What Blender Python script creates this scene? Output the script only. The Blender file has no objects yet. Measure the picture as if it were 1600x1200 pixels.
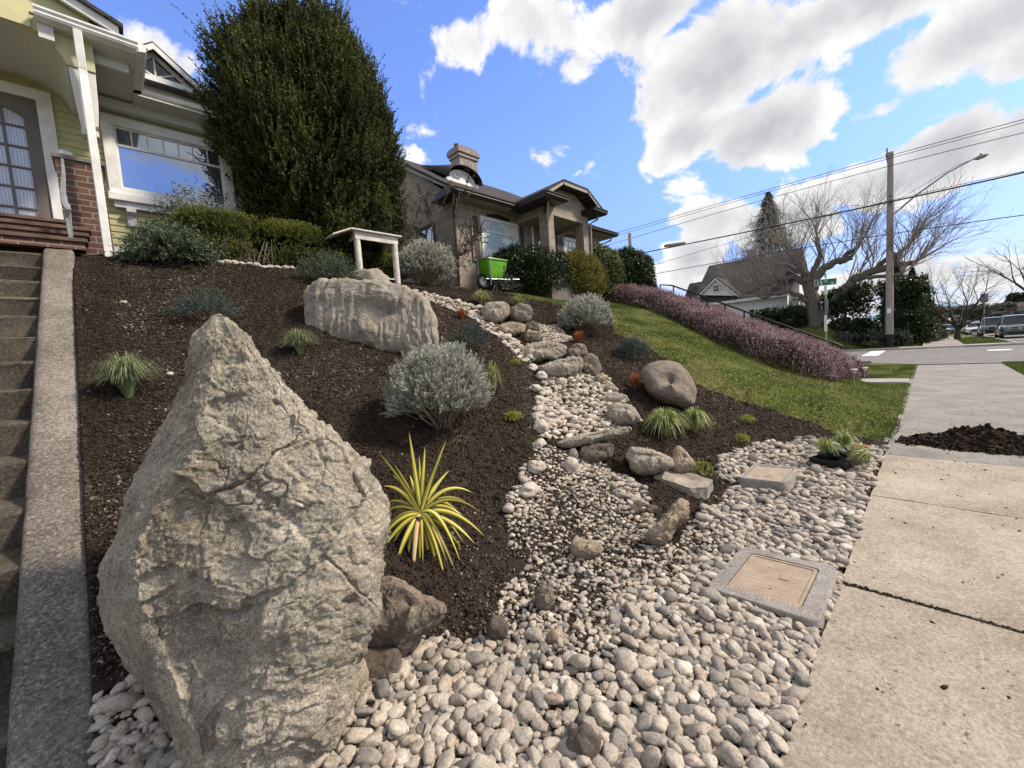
import bpy, bmesh, math, random
import numpy as np
from mathutils import Vector, Matrix, noise as mnoise
C = bpy.context.scene.collection
scene = bpy.context.scene
rad = math.radians
# ------------------------------------------------------------------ camera
FPX, H = 636.0, 1.5                      # focal length for a 1600 px wide frame, eye height
def cam_axes():
    r = math.atan(.07); th = math.atan(48. / FPX)
    up = np.array([-np.sin(r)*np.cos(th), np.cos(r)*np.cos(th), -np.sin(th)])
    yh = 600 - 48./np.cos(r) - 652*np.tan(r)
    d = np.array([652., 600-yh, FPX]); d /= np.linalg.norm(d)
    d -= up*d.dot(up); d /= np.linalg.norm(d)
    Y = -np.cross(up, d)
    return np.array([d, Y, up])
R = cam_axes(); EYE = np.array([0, 0, H])
cd = bpy.data.cameras.new('camera'); cam = bpy.data.objects.new('camera', cd); C.objects.link(cam)
cd.sensor_width = 36; cd.lens = FPX/1600*36; cd.clip_start = .05; cd.clip_end = 9000
M4 = Matrix.Identity(4)
for i in range(3):
    M4[i][0] = R[i, 0]; M4[i][1] = R[i, 1]; M4[i][2] = -R[i, 2]; M4[i][3] = EYE[i]
cam.matrix_world = M4; scene.camera = cam
# ------------------------------------------------------------------ light
SUN_EL, SUN_AZ = rad(44), math.atan2(-.72, .70)     # azimuth measured from +X towards +Y
SD = Vector((math.cos(SUN_EL)*math.cos(SUN_AZ), math.cos(SUN_EL)*math.sin(SUN_AZ), math.sin(SUN_EL)))
sl = bpy.data.lights.new('sun', 'SUN'); sl.energy = 4.6; sl.angle = rad(7); sl.color = (1, .86, .69)
so = bpy.data.objects.new('sun', sl); C.objects.link(so)
so.rotation_euler = SD.to_track_quat('Z', 'Y').to_euler(); so.location = (0, -20, 30)
scene.view_settings.view_transform = 'Standard'; scene.view_settings.look = 'None'
scene.view_settings.exposure = 0.36; scene.view_settings.gamma = 1
scene.render.engine = 'CYCLES'
scene.cycles.max_bounces = 6; scene.cycles.diffuse_bounces = 3; scene.cycles.glossy_bounces = 2
scene.cycles.transparent_max_bounces = 8; scene.cycles.caustics_reflective = False

def raydir(px, py):
    return R @ (np.array([px-800., 600.-py, FPX])/FPX)
def atd(px, py, d): return EYE + raydir(px, py)*d
def aty(px, py, y):
    v = raydir(px, py); return EYE + v*y/v[1]
def atx(px, py, x):
    v = raydir(px, py); return EYE + v*x/v[0]
def depth(P): return float((R.T @ (np.array(P, float)-EYE))[2])
def ppm(P): return FPX/depth(P)          # picture pixels per metre there

class NT:
    "tiny node-tree helper"
    def __init__(s, tree): s.t = tree; s.n = tree.nodes; s.l = tree.links
    def new(s, typ, **k):
        n = s.n.new(typ)
        for a, b in k.items():
            if a.startswith('i_'): 
                key = a[2:]; key = int(key) if key.isdigit() else key
                s.put(n.inputs[key], b)
            else: setattr(n, a, b)
        return n
    def put(s, sock, v):
        if isinstance(v, bpy.types.NodeSocket): s.l.new(v, sock)
        elif isinstance(v, (tuple, list)) and sock.type == 'RGBA' and len(v) == 3: sock.default_value = (*v, 1)
        else: sock.default_value = v
    def math(s, op, a, b=0., c=0., clamp=False):
        n = s.new('ShaderNodeMath', operation=op, use_clamp=clamp)
        s.put(n.inputs[0], a); s.put(n.inputs[1], b); s.put(n.inputs[2], c)
        return n.outputs[0]
    def vmath(s, op, a, b=(0, 0, 0), out=0):
        n = s.new('ShaderNodeVectorMath', operation=op)
        s.put(n.inputs[0], a); s.put(n.inputs[1], b)
        return n.outputs[out]
    def noise(s, vec, scale, detail=4, rough=.55, dist=0, out=0, **k):
        n = s.new('ShaderNodeTexNoise', **k)
        if vec is not None: s.l.new(vec, n.inputs['Vector'])
        n.inputs['Scale'].default_value = scale; n.inputs['Detail'].default_value = detail
        n.inputs['Roughness'].default_value = rough; n.inputs['Distortion'].default_value = dist
        return n.outputs[out]
    def ramp(s, f, stops, interp='LINEAR'):
        n = s.new('ShaderNodeValToRGB'); s.put(n.inputs[0], f); cr = n.color_ramp; cr.interpolation = interp
        while len(cr.elements) < len(stops): cr.elements.new(.5)
        for e, (p, c) in zip(cr.elements, stops):
            e.position = p; e.color = (*c, 1) if len(c) == 3 else c
        return n.outputs[0]
    def mix(s, f, a, b, mode='MIX'):
        n = s.new('ShaderNodeMix', data_type='RGBA', blend_type=mode)
        s.put(n.inputs[0], f); s.put(n.inputs[6], a); s.put(n.inputs[7], b)
        return n.outputs[2]
    def smooth(s, v, lo, hi, a=0., b=1.):
        n = s.new('ShaderNodeMapRange', interpolation_type='SMOOTHSTEP')
        for i, x in enumerate((v, lo, hi, a, b)): s.put(n.inputs[i], x)
        return n.outputs[0]
# ------------------------------------------------------------------ sky
w = bpy.data.worlds.new('World'); scene.world = w; w.use_nodes = True
t = NT(w.node_tree); t.n.clear()
sky = t.new('ShaderNodeTexSky', sky_type='NISHITA', sun_disc=False, sun_elevation=SUN_EL, sun_rotation=math.pi/2 - SUN_AZ, altitude=50, air_density=1.2, dust_density=.4, ozone_density=3.0)
geo = t.new('ShaderNodeTexCoord').outputs['Generated']
dirv = t.vmath('NORMALIZE', geo)
sep = t.new('ShaderNodeSeparateXYZ', i_0=dirv)
dz = t.math('ADD', t.math('MAXIMUM', sep.outputs[2], 0.), .22)
cx = t.math('DIVIDE', sep.outputs[0], dz); cy = t.math('DIVIDE', sep.outputs[1], dz)
cv = t.new('ShaderNodeCombineXYZ', i_0=cx, i_1=cy).outputs[0]
# where the clouds stand in the sky: centre, half width, half height (degrees follow from the view), weight
BLOBS = [(1130,95,175,120,1.),(1075,215,75,60,.95),(1180,205,130,75,1.),(1300,25,380,65,1.),(1540,45,180,75,.9),(1010,20,110,60,.9),
         (830,40,120,85,.72),(730,70,70,70,.62),(900,110,60,45,.6),(1480,235,140,85,1.),(1590,210,140,80,1.),(1390,285,140,55,.95),
         (1115,345,90,50,.9),(1085,400,65,60,.9),(1000,425,55,26,.75),(1230,345,150,55,.9),(1560,430,120,32,.85),(1400,440,240,50,.85),
         (245,75,85,48,.75),(290,110,60,55,.75),(120,30,90,40,.7),(860,252,46,38,.50),(800,285,40,20,.42),(640,245,60,30,.45),(225,12,45,26,.5),(640,8,60,22,.45),(1500,105,60,30,.5),(1370,175,70,28,.6),
         (1900,300,320,160,.9),(1800,-60,300,180,.9),(300,-300,300,160,.9),(-300,200,260,140,.8),(900,-500,300,200,.9)]
FILL_CLOUDS = [((-.9,-.3,.5),.7,.5,1.), ((-.9,-1,.5),.5,.5,1.), ((-.35,-1,1.1),.4,.35,1.), ((.6,-.9,.75),.5,.4,1.), ((-.5,.3,1.0),.6,.4,.9), ((.2,-.3,1.3),.8,.6,1.), ((-1,.8,.35),.5,.3,.9), ((.5,-.9,.2),.6,.25,.9)]
dens = None
for (bx, by, rx, ry, wt) in BLOBS:
    d0 = raydir(bx, by); d0 /= np.linalg.norm(d0)
    d1 = raydir(bx+rx, by); d1 /= np.linalg.norm(d1); d2 = raydir(bx, by-ry); d2 /= np.linalg.norm(d2)
    A = d1-d0; A -= d0*A.dot(d0); B = d2-d0; B -= d0*B.dot(d0)
    la, lb = np.linalg.norm(A), np.linalg.norm(B); A /= la*la; B /= lb*lb
    u = t.vmath('DOT_PRODUCT', dirv, tuple(A), out=1); v = t.vmath('DOT_PRODUCT', dirv, tuple(B), out=1)
    q = t.math('MULTIPLY_ADD', v, v, t.math('MULTIPLY', u, u))
    front = t.math('GREATER_THAN', t.vmath('DOT_PRODUCT', dirv, tuple(d0), out=1), 0.)
    g = t.math('MULTIPLY', t.math('MULTIPLY', t.math('POWER', 2.718, t.math('MULTIPLY', q, -.75)), wt), front)
    dens = g if dens is None else t.math('SMOOTH_MAX', dens, g, .12)
nz = t.noise(cv, 2.6, 12, .62, .25); nb = t.noise(dirv, 7.0, 10, .6, .4)
nn = t.math('ADD', t.math('MULTIPLY', t.math('SUBTRACT', nz, .5), 1.35), t.math('MULTIPLY', t.math('SUBTRACT', nb, .5), 1.35))
dd = t.math('ADD', dens, nn)
for (dv0, ha, hb, wt) in FILL_CLOUDS:                    # unseen clouds added beyond the frame to neutralise the blue ambient light
    d0 = np.array(dv0, float); d0 /= np.linalg.norm(d0); A = np.cross(d0, [0, 0, 1.]); A /= np.linalg.norm(A); B = np.cross(A, d0)
    u = t.vmath('DOT_PRODUCT', dirv, tuple(A/ha), out=1); v = t.vmath('DOT_PRODUCT', dirv, tuple(B/hb), out=1)
    q = t.math('MULTIPLY_ADD', v, v, t.math('MULTIPLY', u, u)); front = t.math('GREATER_THAN', t.vmath('DOT_PRODUCT', dirv, tuple(d0), out=1), 0.)
    dens = t.math('MAXIMUM', dens, t.math('MULTIPLY', t.math('MULTIPLY', t.math('POWER', 2.718, t.math('MULTIPLY', q, -.75)), wt), front))
dd = t.math('ADD', dens, nn)
mask = t.smooth(dd, .47, .64)
off = t.vmath('ADD', dirv, tuple(np.array(SD)*.035))
nb2 = t.noise(off, 7.0, 10, .6, .4)
relief = t.math('SUBTRACT', nb, nb2)                       # lit and shaded sides of the billows
thick = t.smooth(t.math('ADD', dens, t.math('MULTIPLY', nn, .5)), .55, 1.15)
ccol = t.mix(thick, (9.0, 8.9, 8.7), (5.3, 5.4, 5.6))
ccol = t.mix(t.math('MULTIPLY_ADD', relief, 4.5, .35, clamp=True), t.mix(1., ccol, (.76, .77, .80), 'MULTIPLY'), ccol)
skyc = t.mix(1., sky.outputs[0], (1.06, 1.12, 1.30), 'MULTIPLY')
skyc = t.mix(t.smooth(sep.outputs[2], .02, .42), t.mix(1., skyc, (.95, .85, .98), 'MULTIPLY'), t.mix(1., skyc, (1.42, 1.44, 1.78), 'MULTIPLY'))
low = t.smooth(sep.outputs[2], .0, .16, .45, 0.)
skyc = t.mix(low, skyc, (4.4, 5.5, 7.6))
fin = t.mix(mask, skyc, ccol)
bg = t.new('ShaderNodeBackground', i_0=fin, i_1=.10)
t.l.new(bg.outputs[0], t.new('ShaderNodeOutputWorld').inputs[0])
# ------------------------------------------------------------------ numpy noise
_rs = np.random.RandomState(7)
_PERM = _rs.permutation(4096); _GR = _rs.normal(size=(4096, 3)); _GR /= np.linalg.norm(_GR, axis=1)[:, None]
def _hash(i, j, k): return _PERM[(_PERM[(_PERM[i & 4095] + j) & 4095] + k) & 4095]
def perlin(P):
    P = np.asarray(P, float); I = np.floor(P).astype(np.int64); F = P-I; U = F*F*F*(F*(F*6-15)+10)
    out = 0
    for a in (0, 1):
        for b in (0, 1):
            for c in (0, 1):
                g = _GR[_hash(I[:, 0]+a, I[:, 1]+b, I[:, 2]+c)]
                dvv = g[:, 0]*(F[:, 0]-a)+g[:, 1]*(F[:, 1]-b)+g[:, 2]*(F[:, 2]-c)
                out = out + dvv*(U[:, 0] if a else 1-U[:, 0])*(U[:, 1] if b else 1-U[:, 1])*(U[:, 2] if c else 1-U[:, 2])
    return out*1.5
def fbm(P, o=4, lac=2.03, gain=.5):
    P = np.asarray(P, float); s = 0; a = 1
    for k in range(o): s = s + a*perlin(P + 17.3*k); P = P*lac; a *= gain
    return s
def ridged(P, o=4, gain=.5):
    P = np.asarray(P, float); s = 0; a = 1
    for k in range(o): s = s + a*(1-2*np.abs(perlin(P+11.1*k))); P = P*2.1; a *= gain
    return s
def worley(P):
    P = np.asarray(P, float); I = np.floor(P).astype(np.int64); f1 = np.full(len(P), 9.); f2 = f1.copy(); idv = np.zeros(len(P))
    for a in (-1, 0, 1):
        for b in (-1, 0, 1):
            for c in (-1, 0, 1):
                h = _hash(I[:, 0]+a, I[:, 1]+b, I[:, 2]+c)
                Q = I+[a, b, c]+.5+.45*_GR[h]
                dd_ = np.linalg.norm(P-Q, axis=1); m = dd_ < f1
                f2 = np.where(m, f1, np.minimum(f2, dd_)); f1 = np.where(m, dd_, f1); idv = np.where(m, h/4096., idv)
    return f1, f2, idv
def facets(P, seed=0, tilt=1., edge=.10):
    "angular chips: every Voronoi cell is a tilted plane of its own"
    P = np.asarray(P, float)+seed*13.7; I = np.floor(P).astype(np.int64); f1 = np.full(len(P), 9.); f2 = f1.copy(); hh = np.zeros(len(P), np.int64); CC = np.zeros_like(P)
    for a in (-1, 0, 1):
        for b in (-1, 0, 1):
            for c in (-1, 0, 1):
                h = _hash(I[:, 0]+a, I[:, 1]+b, I[:, 2]+c); Q = I+[a, b, c]+.5+.5*_GR[h]
                dd_ = np.linalg.norm(P-Q, axis=1); m = dd_ < f1
                f2 = np.where(m, f1, np.minimum(f2, dd_)); f1 = np.where(m, dd_, f1); hh = np.where(m, h, hh); CC = np.where(m[:, None], Q, CC)
    g = _GR[(hh*7+11) & 4095]; v = tilt*((P-CC)*g).sum(1)+.8*(((hh*131) & 4095)/4096.-.5)
    e = sstep(f2-f1, 0, edge); return v*e-.25*(1-e)
def sstep(x, a, b):
    u = np.clip((x-a)/(b-a), 0, 1); return u*u*(3-2*u)
# ------------------------------------------------------------------ objects
def tag(o, label=None, cat=None, group=None, kind=None):
    if label: o['label'] = label
    if cat: o['category'] = cat
    if group: o['group'] = group
    if kind: o['kind'] = kind
    return o
def empty(name, loc=(0, 0, 0), label=None, cat=None, group=None, rz=0):
    o = bpy.data.objects.new(name, None); C.objects.link(o); o.location = tuple(loc); o.rotation_euler.z = rz
    o.empty_display_size = .1
    return tag(o, label, cat, group)
def link(name, me, mat=None, parent=None, smooth=False):
    o = bpy.data.objects.new(name, me); C.objects.link(o)
    if mat is not None:
        for m in (mat if isinstance(mat, (list, tuple)) else [mat]): me.materials.append(m)
    if parent is not None: o.parent = parent
    if smooth: me.polygons.foreach_set('use_smooth', np.ones(len(me.polygons), dtype=bool))
    return o
def npmesh(name, V, F, attrs=None):
    "mesh from arrays; every face has the same number of corners"
    V = np.ascontiguousarray(V, dtype=np.float32); F = np.ascontiguousarray(F, dtype=np.int32)
    me = bpy.data.meshes.new(name); n, k = F.shape
    me.vertices.add(len(V)); me.vertices.foreach_set('co', V.ravel())
    me.loops.add(n*k); me.loops.foreach_set('vertex_index', F.ravel())
    me.polygons.add(n); me.polygons.foreach_set('loop_start', np.arange(0, n*k, k, dtype=np.int32))
    try: me.polygons.foreach_set('loop_total', np.full(n, k, dtype=np.int32))
    except Exception: pass
    for a, v in (attrs or {}).items():
        at = me.attributes.new(a, 'FLOAT', 'POINT'); at.data.foreach_set('value', np.ascontiguousarray(v, dtype=np.float32))
    me.update(calc_edges=True)
    return me
class MB:
    "collects boxes, prisms and tubes, then links them as ONE mesh object"
    def __init__(s): s.v = []; s.f = []; s.m = []
    def add(s, vs, fs, m=0):
        b = len(s.v); s.v += [tuple(map(float, q)) for q in vs]; s.f += [tuple(b+i for i in f) for f in fs]; s.m += [m]*len(fs); return s
    def box(s, x0, x1, y0, y1, z0, z1, m=0):
        return s.add([(x0,y0,z0),(x1,y0,z0),(x1,y1,z0),(x0,y1,z0),(x0,y0,z1),(x1,y0,z1),(x1,y1,z1),(x0,y1,z1)],
                     [(0,3,2,1),(4,5,6,7),(0,1,5,4),(1,2,6,5),(2,3,7,6),(3,0,4,7)], m)
    def prism(s, poly, axis, a, b, m=0):
        "poly: 2D outline; extruded along axis (x: (y,z), y: (x,z), z: (x,y)) from a to b"
        def P(q, c): return {'x': (c, q[0], q[1]), 'y': (q[0], c, q[1]), 'z': (q[0], q[1], c)}[axis]
        n = len(poly); vs = [P(q, a) for q in poly]+[P(q, b) for q in poly]
        fs = [tuple(range(n))[::-1], tuple(range(n, 2*n))]+[(i, (i+1) % n, n+(i+1) % n, n+i) for i in range(n)]
        return s.add(vs, fs, m)
    def tube(s, pts, r, n=8, m=0, cap=True):
        pts = [Vector(tuple(map(float, p))) for p in pts]; rs = r if isinstance(r, (list, tuple)) else [r]*len(pts)
        b = len(s.v); prev = None
        for i, p in enumerate(pts):
            d = (pts[min(i+1, len(pts)-1)]-pts[max(i-1, 0)])
            d = d.normalized() if d.length > 1e-9 else Vector((0, 0, 1))
            if prev is None:
                a = d.orthogonal().normalized()
            else:
                a = prev-d*prev.dot(d); a = a.normalized() if a.length > 1e-6 else d.orthogonal().normalized()
            prev = a; c = d.cross(a)
            for k in range(n):
                q = 2*math.pi*k/n; s.v.append(tuple(p+(a*math.cos(q)+c*math.sin(q))*rs[i]))
        for i in range(len(pts)-1):
            for k in range(n):
                s.f.append((b+i*n+k, b+i*n+(k+1) % n, b+(i+1)*n+(k+1) % n, b+(i+1)*n+k)); s.m.append(m)
        if cap:
            s.f.append(tuple(b+k for k in range(n))[::-1]); s.m.append(m)
            e = b+(len(pts)-1)*n; s.f.append(tuple(e+k for k in range(n))); s.m.append(m)
        return s
    def build(s, name, mat, parent=None, smooth=False, bevel=0):
        me = bpy.data.meshes.new(name); me.from_pydata(s.v, [], s.f); me.update()
        me.polygons.foreach_set('material_index', s.m)
        bm = bmesh.new(); bm.from_mesh(me); bmesh.ops.recalc_face_normals(bm, faces=bm.faces)
        if bevel: bmesh.ops.bevel(bm, geom=bm.edges[:], offset=bevel, segments=1, affect='EDGES', clamp_overlap=True)
        bm.to_mesh(me); bm.free()
        o = link(name, me, mat, parent, False)
        if smooth: me.polygons.foreach_set('use_smooth', np.ones(len(me.polygons), dtype=bool)); me.set_sharp_from_angle(angle=rad(35))
        return o
# ------------------------------------------------------------------ materials
MATS = {}
def mat(name):
    m = bpy.data.materials.new(name); m.use_nodes = True; t = NT(m.node_tree); t.n.clear()
    t.bsdf = t.new('ShaderNodeBsdfPrincipled'); t.out = t.new('ShaderNodeOutputMaterial')
    t.l.new(t.bsdf.outputs[0], t.out.inputs[0]); MATS[name] = m
    t.pos = t.new('ShaderNodeNewGeometry').outputs['Position']
    t.obj = t.new('ShaderNodeTexCoord').outputs['Object']
    return m, t
def setp(t, col=None, rough=.8, bump=None, bstr=.5, bdist=.01, metal=0, spec=.3):
    if col is not None: t.put(t.bsdf.inputs['Base Color'], col)
    t.put(t.bsdf.inputs['Roughness'], rough); t.bsdf.inputs['Metallic'].default_value = metal
    t.bsdf.inputs['Specular IOR Level'].default_value = spec
    if bump is not None:
        b = t.new('ShaderNodeBump', i_Height=bump); b.inputs['Strength'].default_value = bstr; b.inputs['Distance'].default_value = bdist
        t.l.new(b.outputs[0], t.bsdf.inputs['Normal'])
def plain(name, col, rough=.6, var=.12, scale=6, metal=0, bump=.15, bd=.003, spec=.3):
    "painted or plain surface with slight unevenness"
    m, t = mat(name); n = t.noise(t.obj, scale, 6, .65)
    c2 = tuple(max(0, x*(1-var*1.6)) for x in col); c1 = tuple(min(1, x*(1+var)) for x in col)
    setp(t, t.ramp(n, [(.3, c2), (.7, c1)]), rough, t.noise(t.obj, scale*12, 3), bump, bd, metal, spec); return m
def foliage_mat(name, stops, trans=.25, rough=.55):
    m, t = mat(name); a = t.new('ShaderNodeAttribute', attribute_name='tint').outputs['Fac']
    c = t.ramp(a, stops); setp(t, c, rough, spec=.25)
    tr = t.new('ShaderNodeBsdfTranslucent', i_0=c); mx = t.new('ShaderNodeMixShader')
    mx.inputs[0].default_value = trans; t.l.new(t.bsdf.outputs[0], mx.inputs[1]); t.l.new(tr.outputs[0], mx.inputs[2]); t.l.new(mx.outputs[0], t.out.inputs[0])
    return m
def rock_mat(name, c1, c2, c3, sc=5., stain=(.09, .07, .055), stain_amt=.35, lichen=0, veins=0, bd=.012):
    m, t = mat(name); n1 = t.noise(t.obj, sc, 8, .62, .6); n2 = t.noise(t.obj, sc*9, 6, .7); n3 = t.noise(t.obj, sc*.45, 4, .6)
    c = t.ramp(n1, [(.30, c1), (.5, c2), (.70, c3)])
    c = t.mix(t.smooth(n2, .50, .70, 0, .5), c, tuple(x*.55 for x in c1)); c = t.mix(t.smooth(n3, .52, .68, 0, stain_amt), c, stain)
    sp = t.noise(t.obj, sc*38, 3, .8)
    s4 = t.noise(t.obj, sc*13, 5, .85); c = t.mix(t.smooth(s4, .50, .64, 0, .60), c, tuple(x*.42 for x in c1)); c = t.mix(t.smooth(s4, .34, .46, .55, 0), c, tuple(min(1, x*1.35) for x in c3)); c = t.mix(t.smooth(sp, .50, .62, 0, .65), c, tuple(x*.32 for x in c1))
    c = t.mix(t.smooth(sp, .32, .44, .50, 0), c, tuple(min(1, x*1.5) for x in c3))
    if lichen:
        c = t.mix(t.smooth(t.noise(t.obj, sc*2.2, 7, .7), .56, .68, 0, lichen), c, (.42, .41, .37))
    if veins:
        vn = t.math('ABSOLUTE', t.math('SUBTRACT', t.noise(t.obj, sc*.75, 5, .6, 1.2), .5))
        vm = t.math('MULTIPLY', t.smooth(vn, .0, .012, 1., 0), t.smooth(t.noise(t.obj, sc*.9, 2), .5, .62))
        c = t.mix(t.math('MULTIPLY', vm, veins), c, (.62, .60, .58))
    hgt = t.math('ADD', t.math('MULTIPLY', n1, .9), t.math('MULTIPLY', n2, .8))
    hgt = t.math('ADD', hgt, t.math('ADD', t.math('MULTIPLY', sp, .20), t.math('MULTIPLY', s4, .55)))
    setp(t, c, .88, hgt, 1., bd, spec=.2); return m
# ------------------------------------------------------------------ terrain
XS = [-8, 0, 1.2, 3, 4.2, 7, 8, 10, 13, 14.4, 16, 23]
YB = [2.3, 2.3, 2.05, 1.55, 1.45, 1.0, .5, .4, .7, 1.2, 1.4, 1.4]
SL = [.612, .612, .60, .55, .52, .47, .44, .42, .44, .49, .50, .50]
ZT = [3.12, 3.12, 3.17, 3.13, 3.12, 3.14, 3.10, 3.0, 3.05, 3.1, 3.1, 3.1]
def smin(a, b, k):
    h = np.clip(.5+.5*(b-a)/k, 0, 1); return b+(a-b)*h-k*h*(1-h)
def smax(a, b, k): return -smin(-np.asarray(a, float), -np.asarray(b, float)*1., k)
CREEK = np.array([(4.9, 5.6), (4.9, 4.7), (4.35, 3.9), (3.75, 3.1), (3.35, 2.5)])
def creek_dist(X, Y):
    best = np.full(np.shape(X), 99.)
    for a, b in zip(CREEK[:-1], CREEK[1:]):
        d = b-a; u = np.clip(((X-a[0])*d[0]+(Y-a[1])*d[1])/d.dot(d), 0, 1)
        best = np.minimum(best, np.hypot(X-a[0]-u*d[0], Y-a[1]-u*d[1]))
    return best
def ter(X, Y):
    X = np.asarray(X, float); Y = np.asarray(Y, float)
    yb = np.interp(X, XS, YB); s = np.interp(X, XS, SL); zt = np.interp(X, XS, ZT)
    z = smax(s*(Y-yb), 0., .10)
    yt = yb+zt/s; top = zt+.20*np.clip(Y-yt, -3, 3)+.03*np.clip(Y-yt-3, 0, 60)
    z = smin(z, top, .45)
    z = z-.10*np.exp(-(creek_dist(X, Y)/.33)**2)*sstep(z, .1, .35)
    near = 1-sstep(X, 20.2, 22.0)                        # the lot ends at the side street
    z = z*near
    # block across the side street
    zb = 1.9*sstep(X, 38.5, 41.5)*sstep(Y, 3.2, 6.2)+.10*np.clip(Y-6, 0, 30)*sstep(X, 38.5, 42)
    z = z+zb
    z = z-.006*np.clip(X-56, 0, 400)
    z = np.where(Y < -16, z-.05*np.clip(-16-Y, 0, 80), z)
    return z
def hit(px, py, tmax=120.):
    for k in range(40):
        P = hit0(px, py+k, tmax)
        if P is not None: return P
def hit0(px, py, tmax=120.):
    "the point of the ground under a given line of sight"
    v = raydir(px, py); tt = np.arange(.4, tmax, .01); P = EYE+v[None]*tt[:, None]
    g = ter(P[:, 0], P[:, 1]); m = np.nonzero((P[:, 2] <= g) & ((P[:, 1] < 9) | (P[:, 0] > 20)))[0]
    if not len(m): return None
    return P[m[0]]
def poly_px(pts): return np.array([hit(*p)[:2] for p in pts])
def inside(X, Y, poly):
    r = np.zeros(np.shape(X), bool); n = len(poly)
    for i in range(n):
        x0, y0 = poly[i]; x1, y1 = poly[(i+1) % n]
        if y0 == y1: continue
        c = ((y0 > Y) != (y1 > Y)) & (X < (x1-x0)*(Y-y0)/(y1-y0)+x0); r ^= c
    return r
SIDEWALK_Y = .365
def gz(x, y):
    "height of the garden ground with its gentle unevenness"
    x = np.asarray(x, float); y = np.asarray(y, float); P = np.c_[x, y, x*0]
    d = .036*fbm(P*2.2, 3)+.019*fbm(P*11, 3)
    inr = (x > -.3) & (x < 9) & (y > SIDEWALK_Y) & (y < 8.6)
    return ter(x, y)+np.where(inr, d*sstep(y, SIDEWALK_Y, SIDEWALK_Y+.3)*sstep(x, -.22, .1), 0)
LAWN = np.vstack([poly_px([(1398, 692), (1335, 683), (1270, 662), (1200, 640), (1140, 622), (1088, 600), (1040, 560), (1000, 536), (962, 520), (950, 498)]), [[8.45, 6.1], [8.05, 6.8], [7.7, 7.4], [7.6, 8.2], [8.3, 9.4], [21, 9.4], [21, .3], [8, .3]]])
GRAVEL = np.vstack([poly_px([(152, 1030), (300, 1060), (560, 1035), (640, 1000), (695, 972), (745, 985), (790, 930), (830, 885), (795, 860), (792, 770), (826, 735), (835, 690), (900, 712), (960, 735), (1010, 770), (1020, 840), (1060, 850), (1105, 790), (1165, 762), (1120, 742), (1130, 712), (1200, 690), (1290, 688), (1392, 702)]), [[7.3, SIDEWALK_Y], [-.2, SIDEWALK_Y], [-.2, 2.0]]])
CREEKG = poly_px([(850, 592), (910, 580), (945, 590), (975, 625), (1000, 660), (950, 672), (880, 690), (845, 684), (838, 640)])
EDGEG = poly_px([(640, 456), (690, 465), (735, 480), (770, 502), (800, 526), (824, 552), (832, 566), (815, 566), (795, 546), (765, 520), (735, 498), (690, 480), (650, 466)])
UPPERG = poly_px([(838, 545), (820, 530), (830, 505), (870, 510), (895, 532)])
STAIR_X0, STAIR_X1, WALL_X = -2.2, -.445, -.2
# ------------------------------------------------------------------ ground
m, t = mat('ground'); a_l = t.new('ShaderNodeAttribute', attribute_name='lawn').outputs['Fac']
n1 = t.noise(t.pos, 9, 8, .7); n2 = t.noise(t.pos, 70, 5, .75); n3 = t.noise(t.pos, 1.1, 4, .6)
mul = t.ramp(t.math('ADD', t.math('MULTIPLY', n1, .35), t.math('MULTIPLY', n2, .65)), [(.32, (.018, .014, .011)), (.52, (.046, .036, .029)), (.70, (.098, .078, .062))])
mul = t.mix(t.smooth(n3, .45, .7, 0, .45), mul, t.mix(1., mul, (1.5, 1.25, 1.05), 'MULTIPLY'))
gr = t.ramp(t.noise(t.pos, 14, 6, .7), [(.3, (.07, .085, .020)), (.55, (.13, .15, .040)), (.75, (.22, .20, .08))])
gr = t.mix(t.smooth(t.noise(t.pos, .9, 5, .65), .50, .66, 0, .75), gr, (.19, .16, .075))
c = t.mix(a_l, mul, gr)
setp(t, c, .95, t.math('ADD', n2, t.math('MULTIPLY', n1, .6)), .9, .03, spec=.1)
def axis(segs):
    out = []
    for a, b, st in segs: out += list(np.arange(a, b-1e-6, st))
    return np.array(out+[segs[-1][1]])
gx = axis([(-400, -60, 60), (-60, -8, 6), (-8, -2.24, .5), (-2.24, -.46, .2), (-.46, -.30, .02), (-.30, -.22, .02), (-.22, -.21, .01), (-.21, 6.5, .022), (6.5, 9, .04), (9, 23, .11), (23, 60, .6), (60, 200, 5), (200, 700, 40), (700, 4000, 500)])
gy = axis([(-3000, -400, 400), (-400, -60, 40), (-60, -14, 4), (-14, .25, .8), (.25, SIDEWALK_Y, .03), (SIDEWALK_Y, 5.2, .022), (5.2, 8.4, .04), (8.4, 14, .3), (14, 60, 3), (60, 600, 40), (600, 3000, 400)])
GX, GY = np.meshgrid(gx, gy); fx, fy = GX.ravel(), GY.ravel(); fz = ter(fx, fy)
gar = (fx > -.45) & (fx < 9) & (fy > SIDEWALK_Y) & (fy < 8.6)
P3 = np.c_[fx, fy, fx*0]
lawn = np.zeros(len(fx)); wob = np.zeros((len(fx), 2))
idx = np.nonzero((fx > 3) & (fx < 24) & (fy > .2) & (fy < 10))[0]
wob = .12*fbm(P3[idx]*1.6, 3)
lawn[idx] = inside(fx[idx]+wob, fy[idx]+wob, LAWN)
lawn[(fx > 9.0) & (fy > .3) & (fy < 9.4)] = 1; lawn[(fx > 16) & ((fy < -1.6) | (fy > .3))] = 1; lawn[(fx > 24)] = 1; lawn[(fx < -2.3)] = 1; lawn[(fy > 11)] = 1; lawn[(fy < -1.7)] = 1
ii = np.nonzero(gar)[0]; soil = 1-lawn[ii]; Pg = P3[ii]
dsp = .036*fbm(Pg*2.2, 3)+.019*fbm(Pg*11, 3)+.006*np.clip(ridged(Pg*26, 2), -1, 1)*soil
edge = sstep(fy[ii], SIDEWALK_Y, SIDEWALK_Y+.3)
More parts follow.
